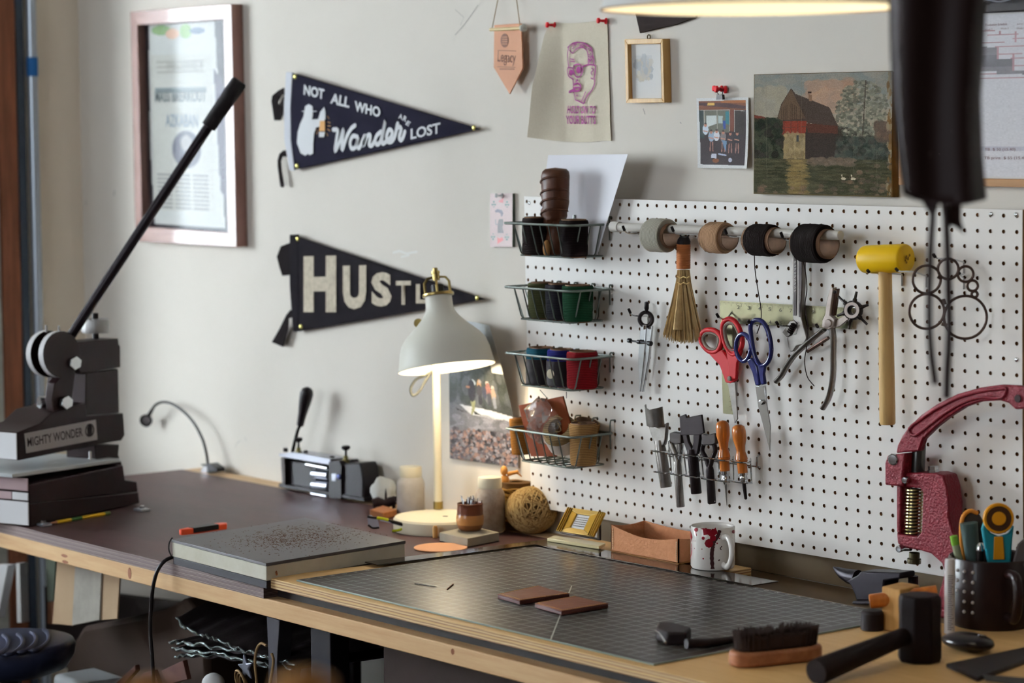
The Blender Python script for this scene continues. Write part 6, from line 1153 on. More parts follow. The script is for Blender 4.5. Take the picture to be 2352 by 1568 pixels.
# cream tile and brass calendar
pt_ = [onZ(*q, ZO+.006) for q in z5_([(190, 522), (590, 585), (642, 560), (250, 500)])]; t = MB(); t.prism(atz(pt_, ZO), (0, 0, .006)); tag(t.build('cream_tile', M('cream_tile', (206, 194, 150), .35, coat=.3), bevel=.001), 'small cream tile under the brass calendar frame', 'tile')
yb_ = onZ(*z5_([(300, 560)])[0], ZO).y+.022; br = M('bright_brass', (196, 158, 64), .3, .85, var=(20, .3), col2=(168, 128, 48)); brd = M('aged_brass', (138, 116, 62), .4, .75)
def cp_(x, y, k): return onY(*z5_([(x, y)])[0], yb_+.030*k)
F0 = [cp_(345, 282, 1), cp_(633, 322, 1), cp_(543, 508, 0), cp_(257, 462, 0)]; I0 = [cp_(418, 334, .8), cp_(520, 348, .75), cp_(470, 456, .25), cp_(365, 438, .25)]
t = thing('brass_calendar', 'tilted brass desk calendar frame with small printed month card, right of the twine', 'calendar', (centre(F0).x, yb_+.01, ZO+.0065)); nn_ = (F0[1]-F0[0]).cross(F0[3]-F0[0]).normalized(); nn_ = nn_ if nn_.y > 0 else -nn_
for i in range(4): j = (i+1) % 4; MB().prism([F0[i], F0[j], I0[j], I0[i]], nn_*.005).build('frame_side', br if i % 2 else brd, t, bevel=.0008)
MB().prism([p+nn_*.003 for p in I0], nn_*.001).build('month_card', paper, t); inkc = M('calendar_ink', (90, 84, 76), .8)
for r in range(5): b = MB(); [stroke(b, [I0[0]+(I0[1]-I0[0])*(.12+.125*c)+(I0[3]-I0[0])*(.2+.15*r)+nn_*.0024, I0[0]+(I0[1]-I0[0])*(.19+.125*c)+(I0[3]-I0[0])*(.2+.15*r)+nn_*.0024], .0016, nn_) for c in range(7)]; b.build('calendar_row', inkc, t, kind='stuff', smooth=0)
for u in (.04, .09, .14, .86, .91, .96): b = MB(); b.tube([F0[0]+(F0[1]-F0[0])*u-nn_*.0005, F0[3]+(F0[2]-F0[3])*u-nn_*.0005], .001, 6); b.build('fluted_ridge', br, t)
for x0, x1 in ((300, 300), (598, 602)): MB().tube([cp_(x0, 440 if x0 < 400 else 420, .9), Vector((cp_(x1, 500, .9).x, yb_+.026, ZO+.0072))], .0022, 8).build('stand_leg', dsteel, t)
MB().tube([Vector((cp_(302, 500, .9).x, yb_+.026, ZO+.0082)), Vector((cp_(602, 500, .9).x, yb_+.026, ZO+.0082))], .0022, 8).build('stand_foot', dsteel, t)
# leather tray
fl = onZ(*z5_([(655, 628)])[0], ZO); fr = onZ(*z5_([(1233, 718)])[0], ZO); Y0 = (fl.y+fr.y)/2; X0, X1_ = fl.x, fr.x; Y1 = Y0+.082; th = .0022; hl, hr = onY(*z5_([(655, 412)])[0], Y0).z-ZO, onY(*z5_([(1233, 532)])[0], Y0).z-ZO
rough = M('rough_leather', (196, 138, 98), .8, var=(70, .5), col2=(160, 104, 70), bump=(180, .8)); lin_ = M('smooth_leather', (188, 130, 72), .5, var=(9, .3), col2=(166, 108, 56)); t = thing('leather_tray', 'open stitched box of rough natural leather between brass calendar and mug', 'tray', ((X0+X1_)/2, (Y0+Y1)/2, ZO))
def wall_(p0, p1, h0, h1, sag, nrm, name):
    g = []
    for i in range(13): u = i/12; x, y = p0[0]+(p1[0]-p0[0])*u, p0[1]+(p1[1]-p0[1])*u; hh = h0+(h1-h0)*u-sag*math.sin(math.pi*u); g.append([(x, y, ZO+.001), (x, y, ZO+hh*.5), (x, y, ZO+hh)])
    b = MB(); b.sheet(g, th, nrm).build(name, [rough, lin_], t)
wall_((X0, Y0), (X1_, Y0), hl, hr, .012, (0, 1, 0), 'front_wall'); wall_((X0, Y1), (X1_, Y1), hl*.98, hr, .004, (0, -1, 0), 'back_wall'); wall_((X0, Y0), (X0, Y1), hl, hl*.98, .004, (1, 0, 0), 'end_wall'); wall_((X1_, Y0), (X1_, Y1), hr, hr, .004, (-1, 0, 0), 'end_wall')
MB().box((X0, Y0, ZO), (X1_, Y1, ZO+.0022)).build('tray_bottom', lin_, t); thr = M('cream_stitch', (214, 190, 158), .8)
for X_, s in ((X0+.006, 0), (X1_-.005, 0)):
    for k in range(9): z = ZO+.005+k*((hl if X_ < (X0+X1_)/2 else hr)-.01)/9; MB().tube([(X_, Y0-.0006, z), (X_, Y0-.0006, z+.0032)], .0008, 5).build('stitch', thr, t)
# mug
mg = onZ(1637, 1302, ZO); MR, MH = .0388, .0735; t = thing('splatter_mug', 'white mug with dark red splatter and brown drips, right of the leather tray', 'mug', (mg.x, mg.y, ZO)); china = M('china', (222, 218, 212), .18, coat=.4)
MB().lathe([(0, 0), (MR*.94, 0), (MR, .004), (MR, MH-.002), (MR-.001, MH), (MR-.0028, MH-.001), (MR-.0034, MH-.004), (MR-.0034, .006), (0, .005)], (mg.x, mg.y, ZO+.0003), n=56).build('mug_body', china, t, smooth=50)
hd_ = Vector((.86, -.22, 0)).normalized(); base_ = Vector((mg.x, mg.y, ZO)); H_ = lambda r, z: base_+hd_*r+Vector((0, 0, z))
MB().tube(cr([H_(MR-.002, .058), H_(MR+.012, .060), H_(MR+.024, .052), H_(MR+.0285, .036), H_(MR+.024, .02), H_(MR+.012, .0085), H_(MR-.002, .010)], 5), .0045, 12, sq=1.25).build('handle', china, t)
def cylp(a, z, e=.0003): return Vector((mg.x+math.cos(a)*(MR+e), mg.y+math.sin(a)*(MR+e), ZO+z))
def px2cyl(x, y):                                     # photograph point -> angle and height on the mug wall
    best = None
    for i in range(-90, 140):
        a = math.radians(i-90); p = cylp(a, .04); q = (p-CAM); sx_ = 1176+FPX*q.dot(RV)/q.dot(FV); dd = abs(sx_-x)
        if best is None or dd < best[0]: best = (dd, a)
    a = best[1]; p = cylp(a, 0); q = p-CAM; y0 = 784-FPX*q.dot(UV)/q.dot(FV); return a, (y0-y)/FPX*q.dot(FV)
def cpatch(pts, mat, name, w=None, step=4):
    A_ = [px2cyl(*q) for q in z5_(pts)]; b = MB()
    if w: C__ = cr([Vector((a, z, 0)) for a, z in A_], step); L_ = []; R__ = []
    if w:
        for i, c in enumerate(C__):
            d = (C__[min(i+1, len(C__)-1)]-C__[max(i-1, 0)]); d = Vector((d.x*MR, d.y, 0)).normalized(); n_ = Vector((-d.y, d.x, 0)); ww = w*(.7+.5*abs(math.sin(i*1.7)))
            L_.append(cylp(c.x+n_.x*ww/2/MR, c.y+n_.y*ww/2)); R__.append(cylp(c.x-n_.x*ww/2/MR, c.y-n_.y*ww/2))
        k = len(C__); b.add(L_+R__, [(i, i+1, k+i+1, k+i) for i in range(k-1)])
    else:
        ca = sum(a for a, z in A_)/len(A_); cz = sum(z for a, z in A_)/len(A_); n_ = len(A_); v = [cylp(ca, cz, .0005)]+[cylp((a+ca)/2, (z+cz)/2, .0004) for a, z in A_]+[cylp(a, z) for a, z in A_]
        b.add(v, [(0, 1+i, 1+(i+1) % n_) for i in range(n_)]+[(1+i, 1+n_+i, 1+n_+(i+1) % n_, 1+(i+1) % n_) for i in range(n_)])
    b.build(name, mat, t, smooth=80)
blood = M('dark_red_glaze', (132, 20, 34), .3); drip = M('brown_drip', (66, 40, 42), .3)
cpatch([(1300, 470), (1350, 490), (1400, 470), (1450, 480), (1500, 462)], blood, 'red_band', .011); cpatch([(1310, 452), (1305, 510), (1310, 560)], blood, 'red_patch', .009); cpatch([(1306, 560), (1304, 640), (1302, 720)], blood, 'red_run', .0028)
for x, y, r in ((1440, 560, 34), (1395, 520, 13), (1340, 455, 16), (1470, 520, 24), (1335, 600, 6), (1520, 522, 6), (1502, 560, 6), (1385, 605, 4), (1395, 680, 6), (1415, 452, 12), (1342, 540, 5), (1630, 470, 14)): cpatch([(x+r*math.cos(a*.785), y+r*1.05*math.sin(a*.785)) for a in range(8)], blood, 'red_splash')
cpatch([(1525, 458), (1505, 505), (1478, 548), (1468, 600), (1462, 660), (1468, 760)], drip, 'brown_drip', .0062, 5); cpatch([(1540, 580), (1528, 600), (1534, 610)], drip, 'small_mark', .0016); cpatch([(1512, 695), (1525, 688)], drip, 'small_mark', .002)
# wallets on the mat, needle and bristle
zw = zc(1100, 1240, 3.36); wlm = M('chestnut_leather', (132, 74, 46), .48, var=(24, .5), col2=(98, 50, 32), bump=(100, .35)); wle = M('burnished_edge', (76, 40, 34), .4); goldst = M('gold_stitch', (186, 140, 84), .8)
for pts, lab in (([(143, 418), (316, 466), (700, 412), (545, 378), (462, 352)], 'chestnut leather card wallet lying on the mat, the one further left'), ([(430, 488), (638, 548), (1000, 490), (860, 462), (742, 432)], 'chestnut leather card wallet lying on the mat, the one further right')):
    P = [onZ(*q, .9285) for q in zw(pts)]; t = thing('card_wallet', lab, 'wallet', (centre(P).x, centre(P).y, .9212)); b = MB(); b.prism(atz(P, .9213), (0, 0, .0065)); b.build('lower_layers', wle, t, bevel=.0012)
    MB().prism(atz(shrink(P, .997), .9279), (0, 0, .0012)).build('top_layer', wlm, t, bevel=.0005)
    S = shrink(P, .93)
    for a_, c_ in ((S[0], S[1]), (S[1], S[2]), (S[0], S[4])):
        nst = int((c_-a_).length/.004)
        for k in range(nst): p = a_+(c_-a_)*(k+.2)/nst; q = a_+(c_-a_)*(k+.75)/nst; MB().tube([(p.x, p.y, .9293), (q.x, q.y, .9293)], .0006, 4).build('stitch', goldst, t)
p, q = onZ(953, 1339, .9222), onZ(1004, 1347, .9222); tag(MB().tube([p, p+(q-p)*.9, q], [.0009, .0009, .0003], 6).build('sewing_needle', chrome), 'steel sewing needle lying on the mat, left of the wallets', 'needle')
p, q = onZ(1027, 1353, .9222), onZ(1041, 1341, .9222); tag(MB().tube([p, q], .0011, 6).build('thread_scrap', M('brown_thread', (110, 64, 36), .8)), 'short brown thread scrap on the mat beside the needle', 'thread')
# small hammer head lying near mat corner
za = zc(1100, 1240, 3.36); hp = onZ(*za([(1500, 800)])[0], .9215); t = thing('skiving_tool', 'blurred dark hide covered tool lying at the near right corner of the mat', 'tool', (hp.x, hp.y, .9212)); dkb = M('dark_hide2', (34, 24, 24), .55, var=(20, .4), col2=(32, 24, 25))
def hz(x, y, z): return onZ(*za([(x, y)])[0], z)
MB().prism([hz(1365, 775, .9215), hz(1450, 812, .9215), hz(1600, 815, .9215), hz(1640, 770, .9215), hz(1500, 730, .9215), hz(1380, 725, .9215)], (0, 0, .02)).build('tool_head', dkb, t, bevel=.004, seg=3); MB().tube([hz(1600, 800, .93), hz(1760, 795, .928), hz(1960, 765, .926)], [.008, .007, .005], 12).build('tool_handle', dkb, t)
MB().tube(cr([hz(1362, 700, .938), hz(1400, 730, .941), hz(1440, 790, .938)], 4), .0014, 6).build('bright_edge', chrome, t)
# anvil
zn = zc(1640, 1260, 3.303); an = onZ(*zn([(1165, 400)])[0], .9005); anv = thing('small_anvil', 'small black bench anvil with horn behind the cutting mat', 'anvil', (an.x, an.y, .9003)); AY = an.y; anm = M('cast_iron_black', (46, 42, 48), .42, .4, bump=(80, .2)); 
def af(pts, y): return [onY(*q, y) for q in zn(pts)]
MB().prism(af([(1085, 200), (1110, 170), (1410, 182), (1410, 228), (1290, 245), (1270, 380), (1250, 395), (1075, 392), (1065, 350), (1035, 280), (1000, 245)], AY-.02), (0, .038, 0)).build('anvil_body', anm, anv, bevel=.003)
tp_ = af([(908, 140), (935, 160), (975, 186), (1025, 208), (1090, 222)], AY); MB().tube(tp_, [.0015, .0055, .0095, .0125, .014], 16).build('horn', anm, anv, smooth=60)
MB().prism(af([(1050, 395), (1290, 400), (1300, 425), (1040, 420)], AY-.03), (0, .06, 0)).build('anvil_foot', anm, anv, bevel=.002)
# red press
zr = zc(1880, 860, 2.2147); rc = onZ(2150, 1412, .9005); RY = rc.y+.018; redc = M('red_hammertone', (122, 24, 38), .45, .05, bump=(260, 1.0), coat=.08, var=(120, .3), col2=(104, 18, 31)); rd = thing('red_rivet_press', 'dark red cast iron rivet press with curved lever arm at the right', 'press', (onY(2160, 1380, RY).x, RY, .9003))
def rf(pts, y, d, name, mat=redc, bev=.003): return MB().prism([onY(*q, y) for q in zr(pts)], (0, d, 0)).build(name, mat, rd, bevel=bev, seg=3)
rf([(395, 570), (440, 500), (590, 500), (632, 512), (650, 570), (662, 660), (660, 720), (680, 800), (720, 870), (700, 900), (690, 980), (642, 1010), (625, 960), (570, 910), (520, 895), (430, 880), (400, 860), (395, 800), (412, 812), (500, 825), (522, 800), (530, 600), (515, 578)], RY-.022, .036, 'frame_body')
rf([(395, 560), (420, 560), (415, 820), (395, 800)], RY-.018, .03, 'front_rib'); rf([(336, 450), (350, 410), (440, 400), (430, 480), (430, 570), (336, 562)], RY-.03, .05, 'fork_head')
lever = [(392, 400), (400, 360), (425, 310), (460, 262), (520, 205), (600, 150), (700, 100), (820, 66), (920, 52), (1000, 55), (1045, 60), (1200, 110), (1200, 190), (1050, 175), (1000, 178), (965, 145), (920, 132), (820, 138), (740, 165), (660, 215), (590, 270), (530, 330), (510, 390), (450, 395)]
rf(lever, RY-.024, .014, 'lever_arm', bev=.003); inner_ = [(462, 275), (530, 220), (610, 168), (705, 120), (820, 86), (925, 72), (955, 75), (930, 118), (820, 116), (735, 142), (650, 192), (570, 250), (490, 310)]
b = MB(); P = [onY(*q, RY-.0245) for q in zr(inner_)]; MB().tube(cr(P, 3, closed=True), .0028, 8, closed=True).build('lever_rib', redc, rd)
p = onY(*zr([(1014, 122)])[0], RY-.025); MB().lathe([(0, .001), (.0062, .001), (.0062, -.002)], p, (0, -1, 0), 14).build('lever_hole', M('hole_dark', (40, 14, 18), .7), rd)
for x, y, r in ((380, 432, .0095), (440, 537, .0058), (410, 886, .006)): p = onY(*zr([(x, y)])[0], RY-.031); MB().lathe([(0, .0035), (r*.8, .003), (r, .001), (r, -.008)], p, (.25, -.95, 0), 18).build('pivot_bolt', chrome, rd)
rod(MB(), onY(*zr([(505, 500)])[0], RY), onY(*zr([(512, 345)])[0], RY), [(0, .0115), (.9, .0115), (1, .010), (1, 0)], 18).build('plunger', M('oiled_steel', (84, 84, 82), .25, .9), rd); rod(MB(), onY(*zr([(585, 500)])[0], RY-.01), onY(*zr([(583, 462)])[0], RY-.01), [(0, .010), (.4, .010), (.45, .0085), (.95, .0085), (1, 0)], 6).build('lock_nut', chrome, rd)
A, B_ = onY(*zr([(482, 815)])[0], RY-.004), onY(*zr([(490, 580)])[0], RY-.004); rod(MB(), A, B_, [(0, .0075), (1, .0075)], 14).build('guide_post', dsteel, rd); P = [A+(B_-A)*(i/160)+Vector((math.cos(i*.55)*.0135, math.sin(i*.55)*.0135, 0)) for i in range(161)]; MB().tube(P, .0017, 6).build('coil_spring', M('spring_brass', (176, 160, 112), .25, .9), rd)
rod(MB(), onY(*zr([(488, 905)])[0], RY), onY(*zr([(486, 960)])[0], RY), [(0, .009), (.5, .009), (.55, .0115), (.98, .0115), (1, .010), (1, 0)], 16).build('die_holder', M('die_green', (84, 78, 56), .4, .6), rd); rod(MB(), onY(*zr([(410, 886)])[0], RY), onY(*zr([(470, 885)])[0], RY), [(0, .004), (1, .004)], 8).build('set_screw', dsteel, rd)
rf([(640, 1000), (700, 980), (720, 1180), (700, 1200), (605, 1185), (612, 1110)], RY-.022, .04, 'rear_foot'); 
bz = .9187; P = [onZ(*q, bz) for q in zr([(585, 1200), (700, 1235), (900, 1180), (740, 1150)])]; 
t = MB(); t.box((rc.x-.05, RY-.032, .9005), (rc.x+.06, RY+.03, .916)); t.build('press_base', redc, rd, bevel=.003)
# tool mug with contents
tm = onZ(2275, 1432, .9185); TR = .066; TH_ = .108; t = thing('tool_mug', 'large dark brown mug with pale embossed dots holding pens and cutters', 'mug', (tm.x, tm.y, .9183)); mgm = M('dark_brown_glaze', (34, 19, 17), .35, coat=.1)
MB().lathe([(0, 0), (TR*.9, 0), (TR*.97, .006), (TR, .02), (TR, TH_-.004), (TR-.002, TH_), (TR-.006, TH_-.002), (TR-.007, .01), (0, .008)], (tm.x, tm.y, .9186), n=44).build('mug_body', mgm, t, smooth=50)
hb = Vector((tm.x, tm.y, .9186)); hd2 = Vector((.9, -.45, 0)).normalized(); HH = lambda r, z: hb+hd2*r+Vector((0, 0, z)); MB().tube(cr([HH(TR-.003, .09), HH(TR+.03, .088), HH(TR+.038, .055), HH(TR+.026, .025), HH(TR-.003, .022)], 5), .0075, 12).build('handle', mgm, t)
dotm = M('pale_dot', (188, 186, 186), .3)
for cidx, a_ in enumerate((-100, -87, -74)):
    for r in range(5 if cidx else 3): a = math.radians(a_); p = Vector((tm.x+math.cos(a)*(TR+.0004), tm.y+math.sin(a)*(TR+.0004), .9186+TH_*(.84-r*.145))); MB().ball(p, (.0028, .0028, .0028), 6).build('pale_dot', dotm, t)
rim0 = Vector((tm.x, tm.y, .9186+.012))
def tool_in(px, py, top_px, top_py, dep): return onV(px, py, rim0+toC*dep), onV(top_px, top_py, rim0+toC*dep)
def stick(name, label, x0, y0, x1, y1, dep, prof, mats, cat): a, c = tool_in(x0, y0, x1, y1, dep); tt = thing(name, label, cat, a); [rod(MB(), a+(c-a)*s0, a+(c-a)*s1, [(q, r) for q, r in pr], 14).build(nm, m, tt) for nm, s0, s1, pr, m in zip(*[iter(mats)]*5)]; return tt
stick('marker_pen', 'green and white tipped marker leaning left in the dark tool mug', 2215, 1340, 2190, 1228, -.01, None, ('barrel', 0, .8, [(0, 0), (0, .006), (1, .006), (1, 0)], M('pen_clear', (150, 160, 130), .3), 'cap', .8, 1, [(0, .0065), (.9, .006), (1, 0)], M('pen_green', (120, 170, 60), .4)), 'pen')
stick('craft_knife', 'grey bladed craft knife with chrome collar standing in the tool mug', 2247, 1340, 2252, 1245, .0, None, ('barrel', 0, .8, [(0, 0), (0, .006), (1, .006), (1, 0)], dsteel, 'collar', .8, 1, [(0, .007), (.6, .007), (1, .003), (1, 0)], chrome), 'knife')
stick('paint_scraper', 'wide grey tool with orange rim standing at the left of the tool mug', 2240, 1340, 2225, 1200, -.02, None, ('barrel', 0, 1, [(0, 0), (0, .008), (.6, .012), (1, .014), (1, 0)], M('tealgrey', (74, 90, 88), .4)), 'scraper')
a, c = tool_in(2238, 1330, 2235, 1178, -.03); tt = thing('pinking_handle', 'dark rounded tool with orange edge behind the pens in the tool mug', 'tool', a); MB().prism([onV(x, y, a) for x, y in ((2212, 1300), (2208, 1190), (2222, 1174), (2250, 1180), (2262, 1200), (2264, 1300))], FV*.008).build('tool_plate', M('smoky_dark', (60, 54, 52), .4), tt, bevel=.003, seg=3); MB().tube(cr([onV(x, y, a) for x, y in ((2216, 1300), (2208, 1240), (2210, 1192), (2226, 1173), (2246, 1178))], 4), .0034, 8).build('orange_edge', M('orange_rim', (204, 132, 50), .4), tt)
# rotary cutter
a, c = tool_in(2290, 1330, 2293, 1190, .02); tt = thing('rotary_cutter', 'yellow and teal rotary cutter standing wheel up in the tool mug', 'cutter', a); wn = Vector((-FV.x, -FV.y, 0)).normalized()+Vector((0, 0, .05)); ydk = M('cutter_yellow', (206, 142, 28), .4); teal = M('cutter_teal', (34, 132, 146), .35)
MB().lathe([(0, -.004), (.0225, -.004), (.024, -.002), (.024, .003), (.0225, .005), (0, .005)], c, wn, 36).build('wheel_guard', ydk, tt, bevel=.0004); MB().lathe([(0, .0056), (.0195, .0056), (.0195, .004)], c, wn, 30).build('dark_washer', M('dark_brown_plastic', (66, 44, 28), .5), tt); MB().lathe([(0, .0085), (.0095, .008), (.011, .006), (.011, .004)], c, wn, 24).build('centre_nut', ydk, tt)
MB().prism([onV(x, y, c) for x, y in ((2262, 1195), (2256, 1215), (2262, 1250), (2272, 1300), (2322, 1300), (2326, 1240), (2330, 1205), (2318, 1225), (2296, 1232), (2274, 1222))], FV*.014).build('cutter_body', teal, tt, bevel=.003, seg=3); MB().prism([onV(x, y, c-FV*.002) for x, y in ((2284, 1232), (2304, 1232), (2308, 1285), (2282, 1285))], FV*.004).build('yellow_slide', ydk, tt, bevel=.001)
a, c = tool_in(2330, 1330, 2352, 1200, .03); tt = thing('palette_knife', 'grey handled tool leaning right in the tool mug', 'tool', a); MB().prism([onV(x, y, c) for x, y in ((2325, 1300), (2338, 1250), (2362, 1228), (2380, 1240), (2350, 1310))], FV*.006).build('tool_blade', M('grey_plastic', (92, 86, 86), .4), tt, bevel=.002)
# white tube standing against the mug
wt = onV(2181, 1400, rim0+toC*.07); wt.z = .9187; tt = thing('white_tube', 'slim white labelled tube standing between the red press and the dark mug', 'tube', wt); wt2 = onV(2182, 1283, wt); rod(MB(), wt, wt2, [(0, 0), (0, .0080), (.9, .0080), (.96, .0078), (1, .0070), (1, 0)], 20).build('tube_body', M('tube_white', (206, 204, 206), .4), tt)
b = MB(); L_ = wt2-wt; r_ = random.Random(8)
for k in range(30): p = wt+L_*(.06+.025*k)+toC*.0083-Vector((.632, .775, 0))*.004; q = p+Vector((.632, .775, 0))*r_.uniform(.005, .0085); stroke(b, [p, q], .0011, toC, 3)
b.build('label_lines', M('label_grey', (92, 84, 90), .7), tt, kind='stuff', smooth=0)
# brush, block, hammers in the near right corner
def az(x, y, z): return onZ(*zn([(x, y)])[0], z)
bp_ = az(480, 905, .9185); t = thing('shoe_brush', 'wooden backed brush lying bristles up near the front right of the bench', 'brush', (bp_.x, bp_.y, .9183)); bw_ = wood_mat('beech_brush', (166, 112, 78), (134, 84, 56), 0, .5)
cA, cB = az(255, 895, .919), az(740, 840, .919); ax_ = (cB-cA).normalized(); sd_ = Vector((-ax_.y, ax_.x, 0)); Lb = (cB-cA).length; ov = lambda k, r: [(cA+ax_*(Lb*.5+(Lb*.5+.018)*math.cos(a)*k)+sd_*(.024*k*math.sin(a)+.02)) for a in [2*math.pi*i/28 for i in range(28)]]
sup = lambda k: [cA+ax_*(Lb*.5+(Lb*.5+.02)*k*math.copysign(abs(math.cos(a))**.55, math.cos(a)))+sd_*(.012+.026*k*math.copysign(abs(math.sin(a))**.7, math.sin(a))) for a in [2*math.pi*i/32 for i in range(32)]]
MB().prism(atz(sup(1), .919), (0, 0, .022)).build('wooden_back', bw_, t, bevel=.005, seg=3); r_ = random.Random(2); b = MB(); b.prism(atz(sup(.88), .941), (0, 0, .022)); b.build('bristle_block', M('bristle_dark', (48, 34, 30), .9), t, bevel=.004, kind='stuff'); b = MB(); S = sup(.9); c0 = centre(S)
for _ in range(900): a = r_.uniform(0, 6.28); k = math.sqrt(r_.random()); i = int(a/6.28*32) % 32; p = c0+(S[i]-c0)*k; p.z = .942; b.tube([p, p+Vector((r_.uniform(-.002, .002), r_.uniform(-.002, .002), 0))+(S[i]-c0)*.06*k+Vector((0, 0, .026+r_.uniform(-.002, .003)))], .0007, 3)
b.build('bristles', M('bristle_dark', (48, 34, 30), .9), t, kind='stuff', smooth=0)
wb0 = az(1340, 625, .9185); t = thing('wooden_mallet', 'square pale wooden block mallet with round handle standing behind the black hammer', 'mallet', (wb0.x, wb0.y, .9183)); pw_m = wood_mat('block_wood', (186, 144, 84), (156, 112, 60), 2, .6)
P0_, P1_, P2_ = az(1270, 612, .9187), az(1410, 640, .9187), az(1560, 600, .9187); hgt = onV(*zn([(1270, 285)])[0], P0_).z-P0_.z
MB().prism([P0_, P1_, P2_, P0_+(P2_-P1_)], (0, 0, hgt)).build('mallet_head', pw_m, t, bevel=.002); q0 = onV(*zn([(1180, 400)])[0], P0_); q1 = onV(*zn([(1690, 330)])[0], P0_+Vector((.03, .03, 0))); rod(MB(), q0, q1, [(0, 0), (0, .0105), (.02, .0115), (1, .0115), (1, 0)], 16).build('handle', honey, t)
hh0 = az(1560, 850, .9187); t = thing('black_hammer', 'heavy black hammer standing on its face with dark handle reaching to the near left', 'hammer', (hh0.x, hh0.y, .9183)); hblk = M('hammer_black', (26, 19, 20), .5, spec=.12); ht_z = onV(*zn([(1560, 345)])[0], hh0).z
u_, v_ = Vector((.632, .775, 0)), Vector((.775, -.632, 0)); wid = .033
oct_ = lambda k, z: [Vector((hh0.x, hh0.y, z))+u_*(wid*k*math.cos(math.radians(22.5+45*i)))+v_*(wid*.9*k*math.sin(math.radians(22.5+45*i))) for i in range(8)]
b = MB(); lv = [(.92, .9187), (1, .925), (1, .955), (.96, .965), (.96, ht_z-.03), (.98, ht_z-.02), (.98, ht_z-.006), (.9, ht_z)]; V = []; [V.extend(oct_(k, z)) for k, z in lv]; F = [tuple(range(7, -1, -1)), tuple(range((len(lv)-1)*8, len(lv)*8))]+[(i*8+k, i*8+(k+1) % 8, (i+1)*8+(k+1) % 8, (i+1)*8+k) for i in range(len(lv)-1) for k in range(8)]; b.add(V, F); b.build('hammer_head', hblk, t, bevel=.002)
h1 = onV(*zn([(1500, 640)])[0], hh0); h2 = az(775, 935, .935); MB().tube([h1, h1+(h2-h1)*.3, h1+(h2-h1)*.75, h2], [.0125, .0145, .0175, .0185], 18, sq=1).build('handle', M('dark_handle', (30, 21, 20), .6, spec=.1), t)
for q, rr_, lab in ((az(1200, 610, .9187), .018, 'small dark round weight at the right end of the cutting mat'), ): tt = MB().lathe([(0, 0), (rr_, 0), (rr_, .026), (rr_*.8, .03), (0, .031)], q, n=24); tag(tt.build('round_weight', dkb, bevel=.001), lab, 'weight')
q = az(1510, 250, .94); q.z = .9187; t2 = onV(*zn([(1512, 205)])[0], q); tag(MB().lathe([(0, 0), (.012, 0), (.009, .01), (.0085, t2.z-.9187), (0, t2.z-.9185)], q, n=18).build('dark_bottle', dkb), 'small dark cylinder standing behind the wooden mallet', 'bottle')
q = az(1925, 770, .9187); t = thing('black_tape_case', 'glossy black rounded case lying in front of the dark tool mug', 'case', q); b = MB(); b.ball((q.x, q.y, q.z+.013), (.045, .03, .0135), 12); b.build('case_body', M('gloss_black', (26, 20, 22), .3, coat=.2), t, smooth=80); MB().tube(cr([az(2010, 655, .945), az(2060, 665, .94), az(2068, 700, .93)], 4), .0018, 6).build('chrome_trim', chrome, t)
bl2 = MB(); P = [az(1760, 900, .9187), az(2420, 760, .9187), az(2420, 850, .9187), az(2000, 1010, .9187)]; tag(bl2.prism(P, (0, 0, .006)).build('dark_offcut', dkb, bevel=.001), 'dark leather offcut lying at the very front right corner of the bench', 'leather')
q = az(2250, 985, .9187); t = thing('steel_ruler', 'dark steel ruler end lying on the leather offcut in the near corner', 'ruler', q); MB().prism([az(2040, 960, .9255), az(2420, 990, .9255), az(2420, 1050, .9255), az(2060, 1000, .9255)], (0, 0, .0015)).build('ruler_blade', dsteel, t)
# ---------------------------------------------------------------- pendant lamp over the mat, apron in front
dp = 3.25; pc_ = CAM+FV*dp+RV*((1742-1176)/FPX*dp)-UV*((19-784)/FPX*dp); PR = 363/FPX*dp; pn = thing('pendant_lamp', 'large white enamel pendant shade glowing cream inside, cut off by the top of the picture', 'lamp', pc_)
pe = M('pendant_enamel', (226, 226, 222), .35); pin_ = M('pendant_cream', (238, 230, 204), .6); prof = [(PR, 0), (PR*.97, .022), (PR*.86, .07), (PR*.66, .12), (PR*.4, .15), (.04, .17), (.035, .22), (0, .225)]
b = MB(); b.lathe(prof, pc_, Vector((0, 0, 1))+Vector((FV.x, FV.y, 0)).normalized()*.013, n=72); b.build('shade_outer', pe, pn, smooth=50); MB().lathe([(PR*.992, .0008), (PR*.962, .022), (PR*.85, .068), (PR*.65, .117), (PR*.39, .147), (0, .16)], pc_, Vector((0, 0, 1))+Vector((FV.x, FV.y, 0)).normalized()*.013, n=72).build('shade_inner', pin_, pn, smooth=50); MB().torus(pc_, (0, 0, 1), PR*.996, .0014, 72, 6).build('rim', M('rim_brown', (150, 120, 90), .5), pn)
MB().ball(pc_+Vector((0, 0, .09)), .03, 10).build('bulb', M('pendant_bulb', (255, 236, 200), .4, emit=((255, 230, 180), 1.5)), pn); MB().tube([pc_+Vector((0, 0, .22)), (pc_.x, pc_.y, 2.69)], .003, 6).build('cord', black, pn); MB().lathe([(0, 0), (.05, 0), (.03, -.03), (0, -.032)], (pc_.x, pc_.y, 2.698), n=24).build('ceiling_rose', pe, pn)
l = bpy.data.lights.new('pendant_light', 'POINT'); l.energy = 1.3; l.color = (1, .94, .82); l.shadow_soft_size = .03; lo = bpy.data.objects.new('pendant_light', l); COL.objects.link(lo); lo.location = pc_+Vector((0, 0, .045))
dz = 2.85; ap0 = CAM+FV*dz; ap = thing('leather_apron', 'dark brown leather apron hanging close to the camera at the right edge', 'apron', onV(2160, 470, ap0)); apm = M('apron_leather', (52, 38, 37), .55, var=(10, .4), col2=(44, 31, 31), bump=(40, .2)); g = []
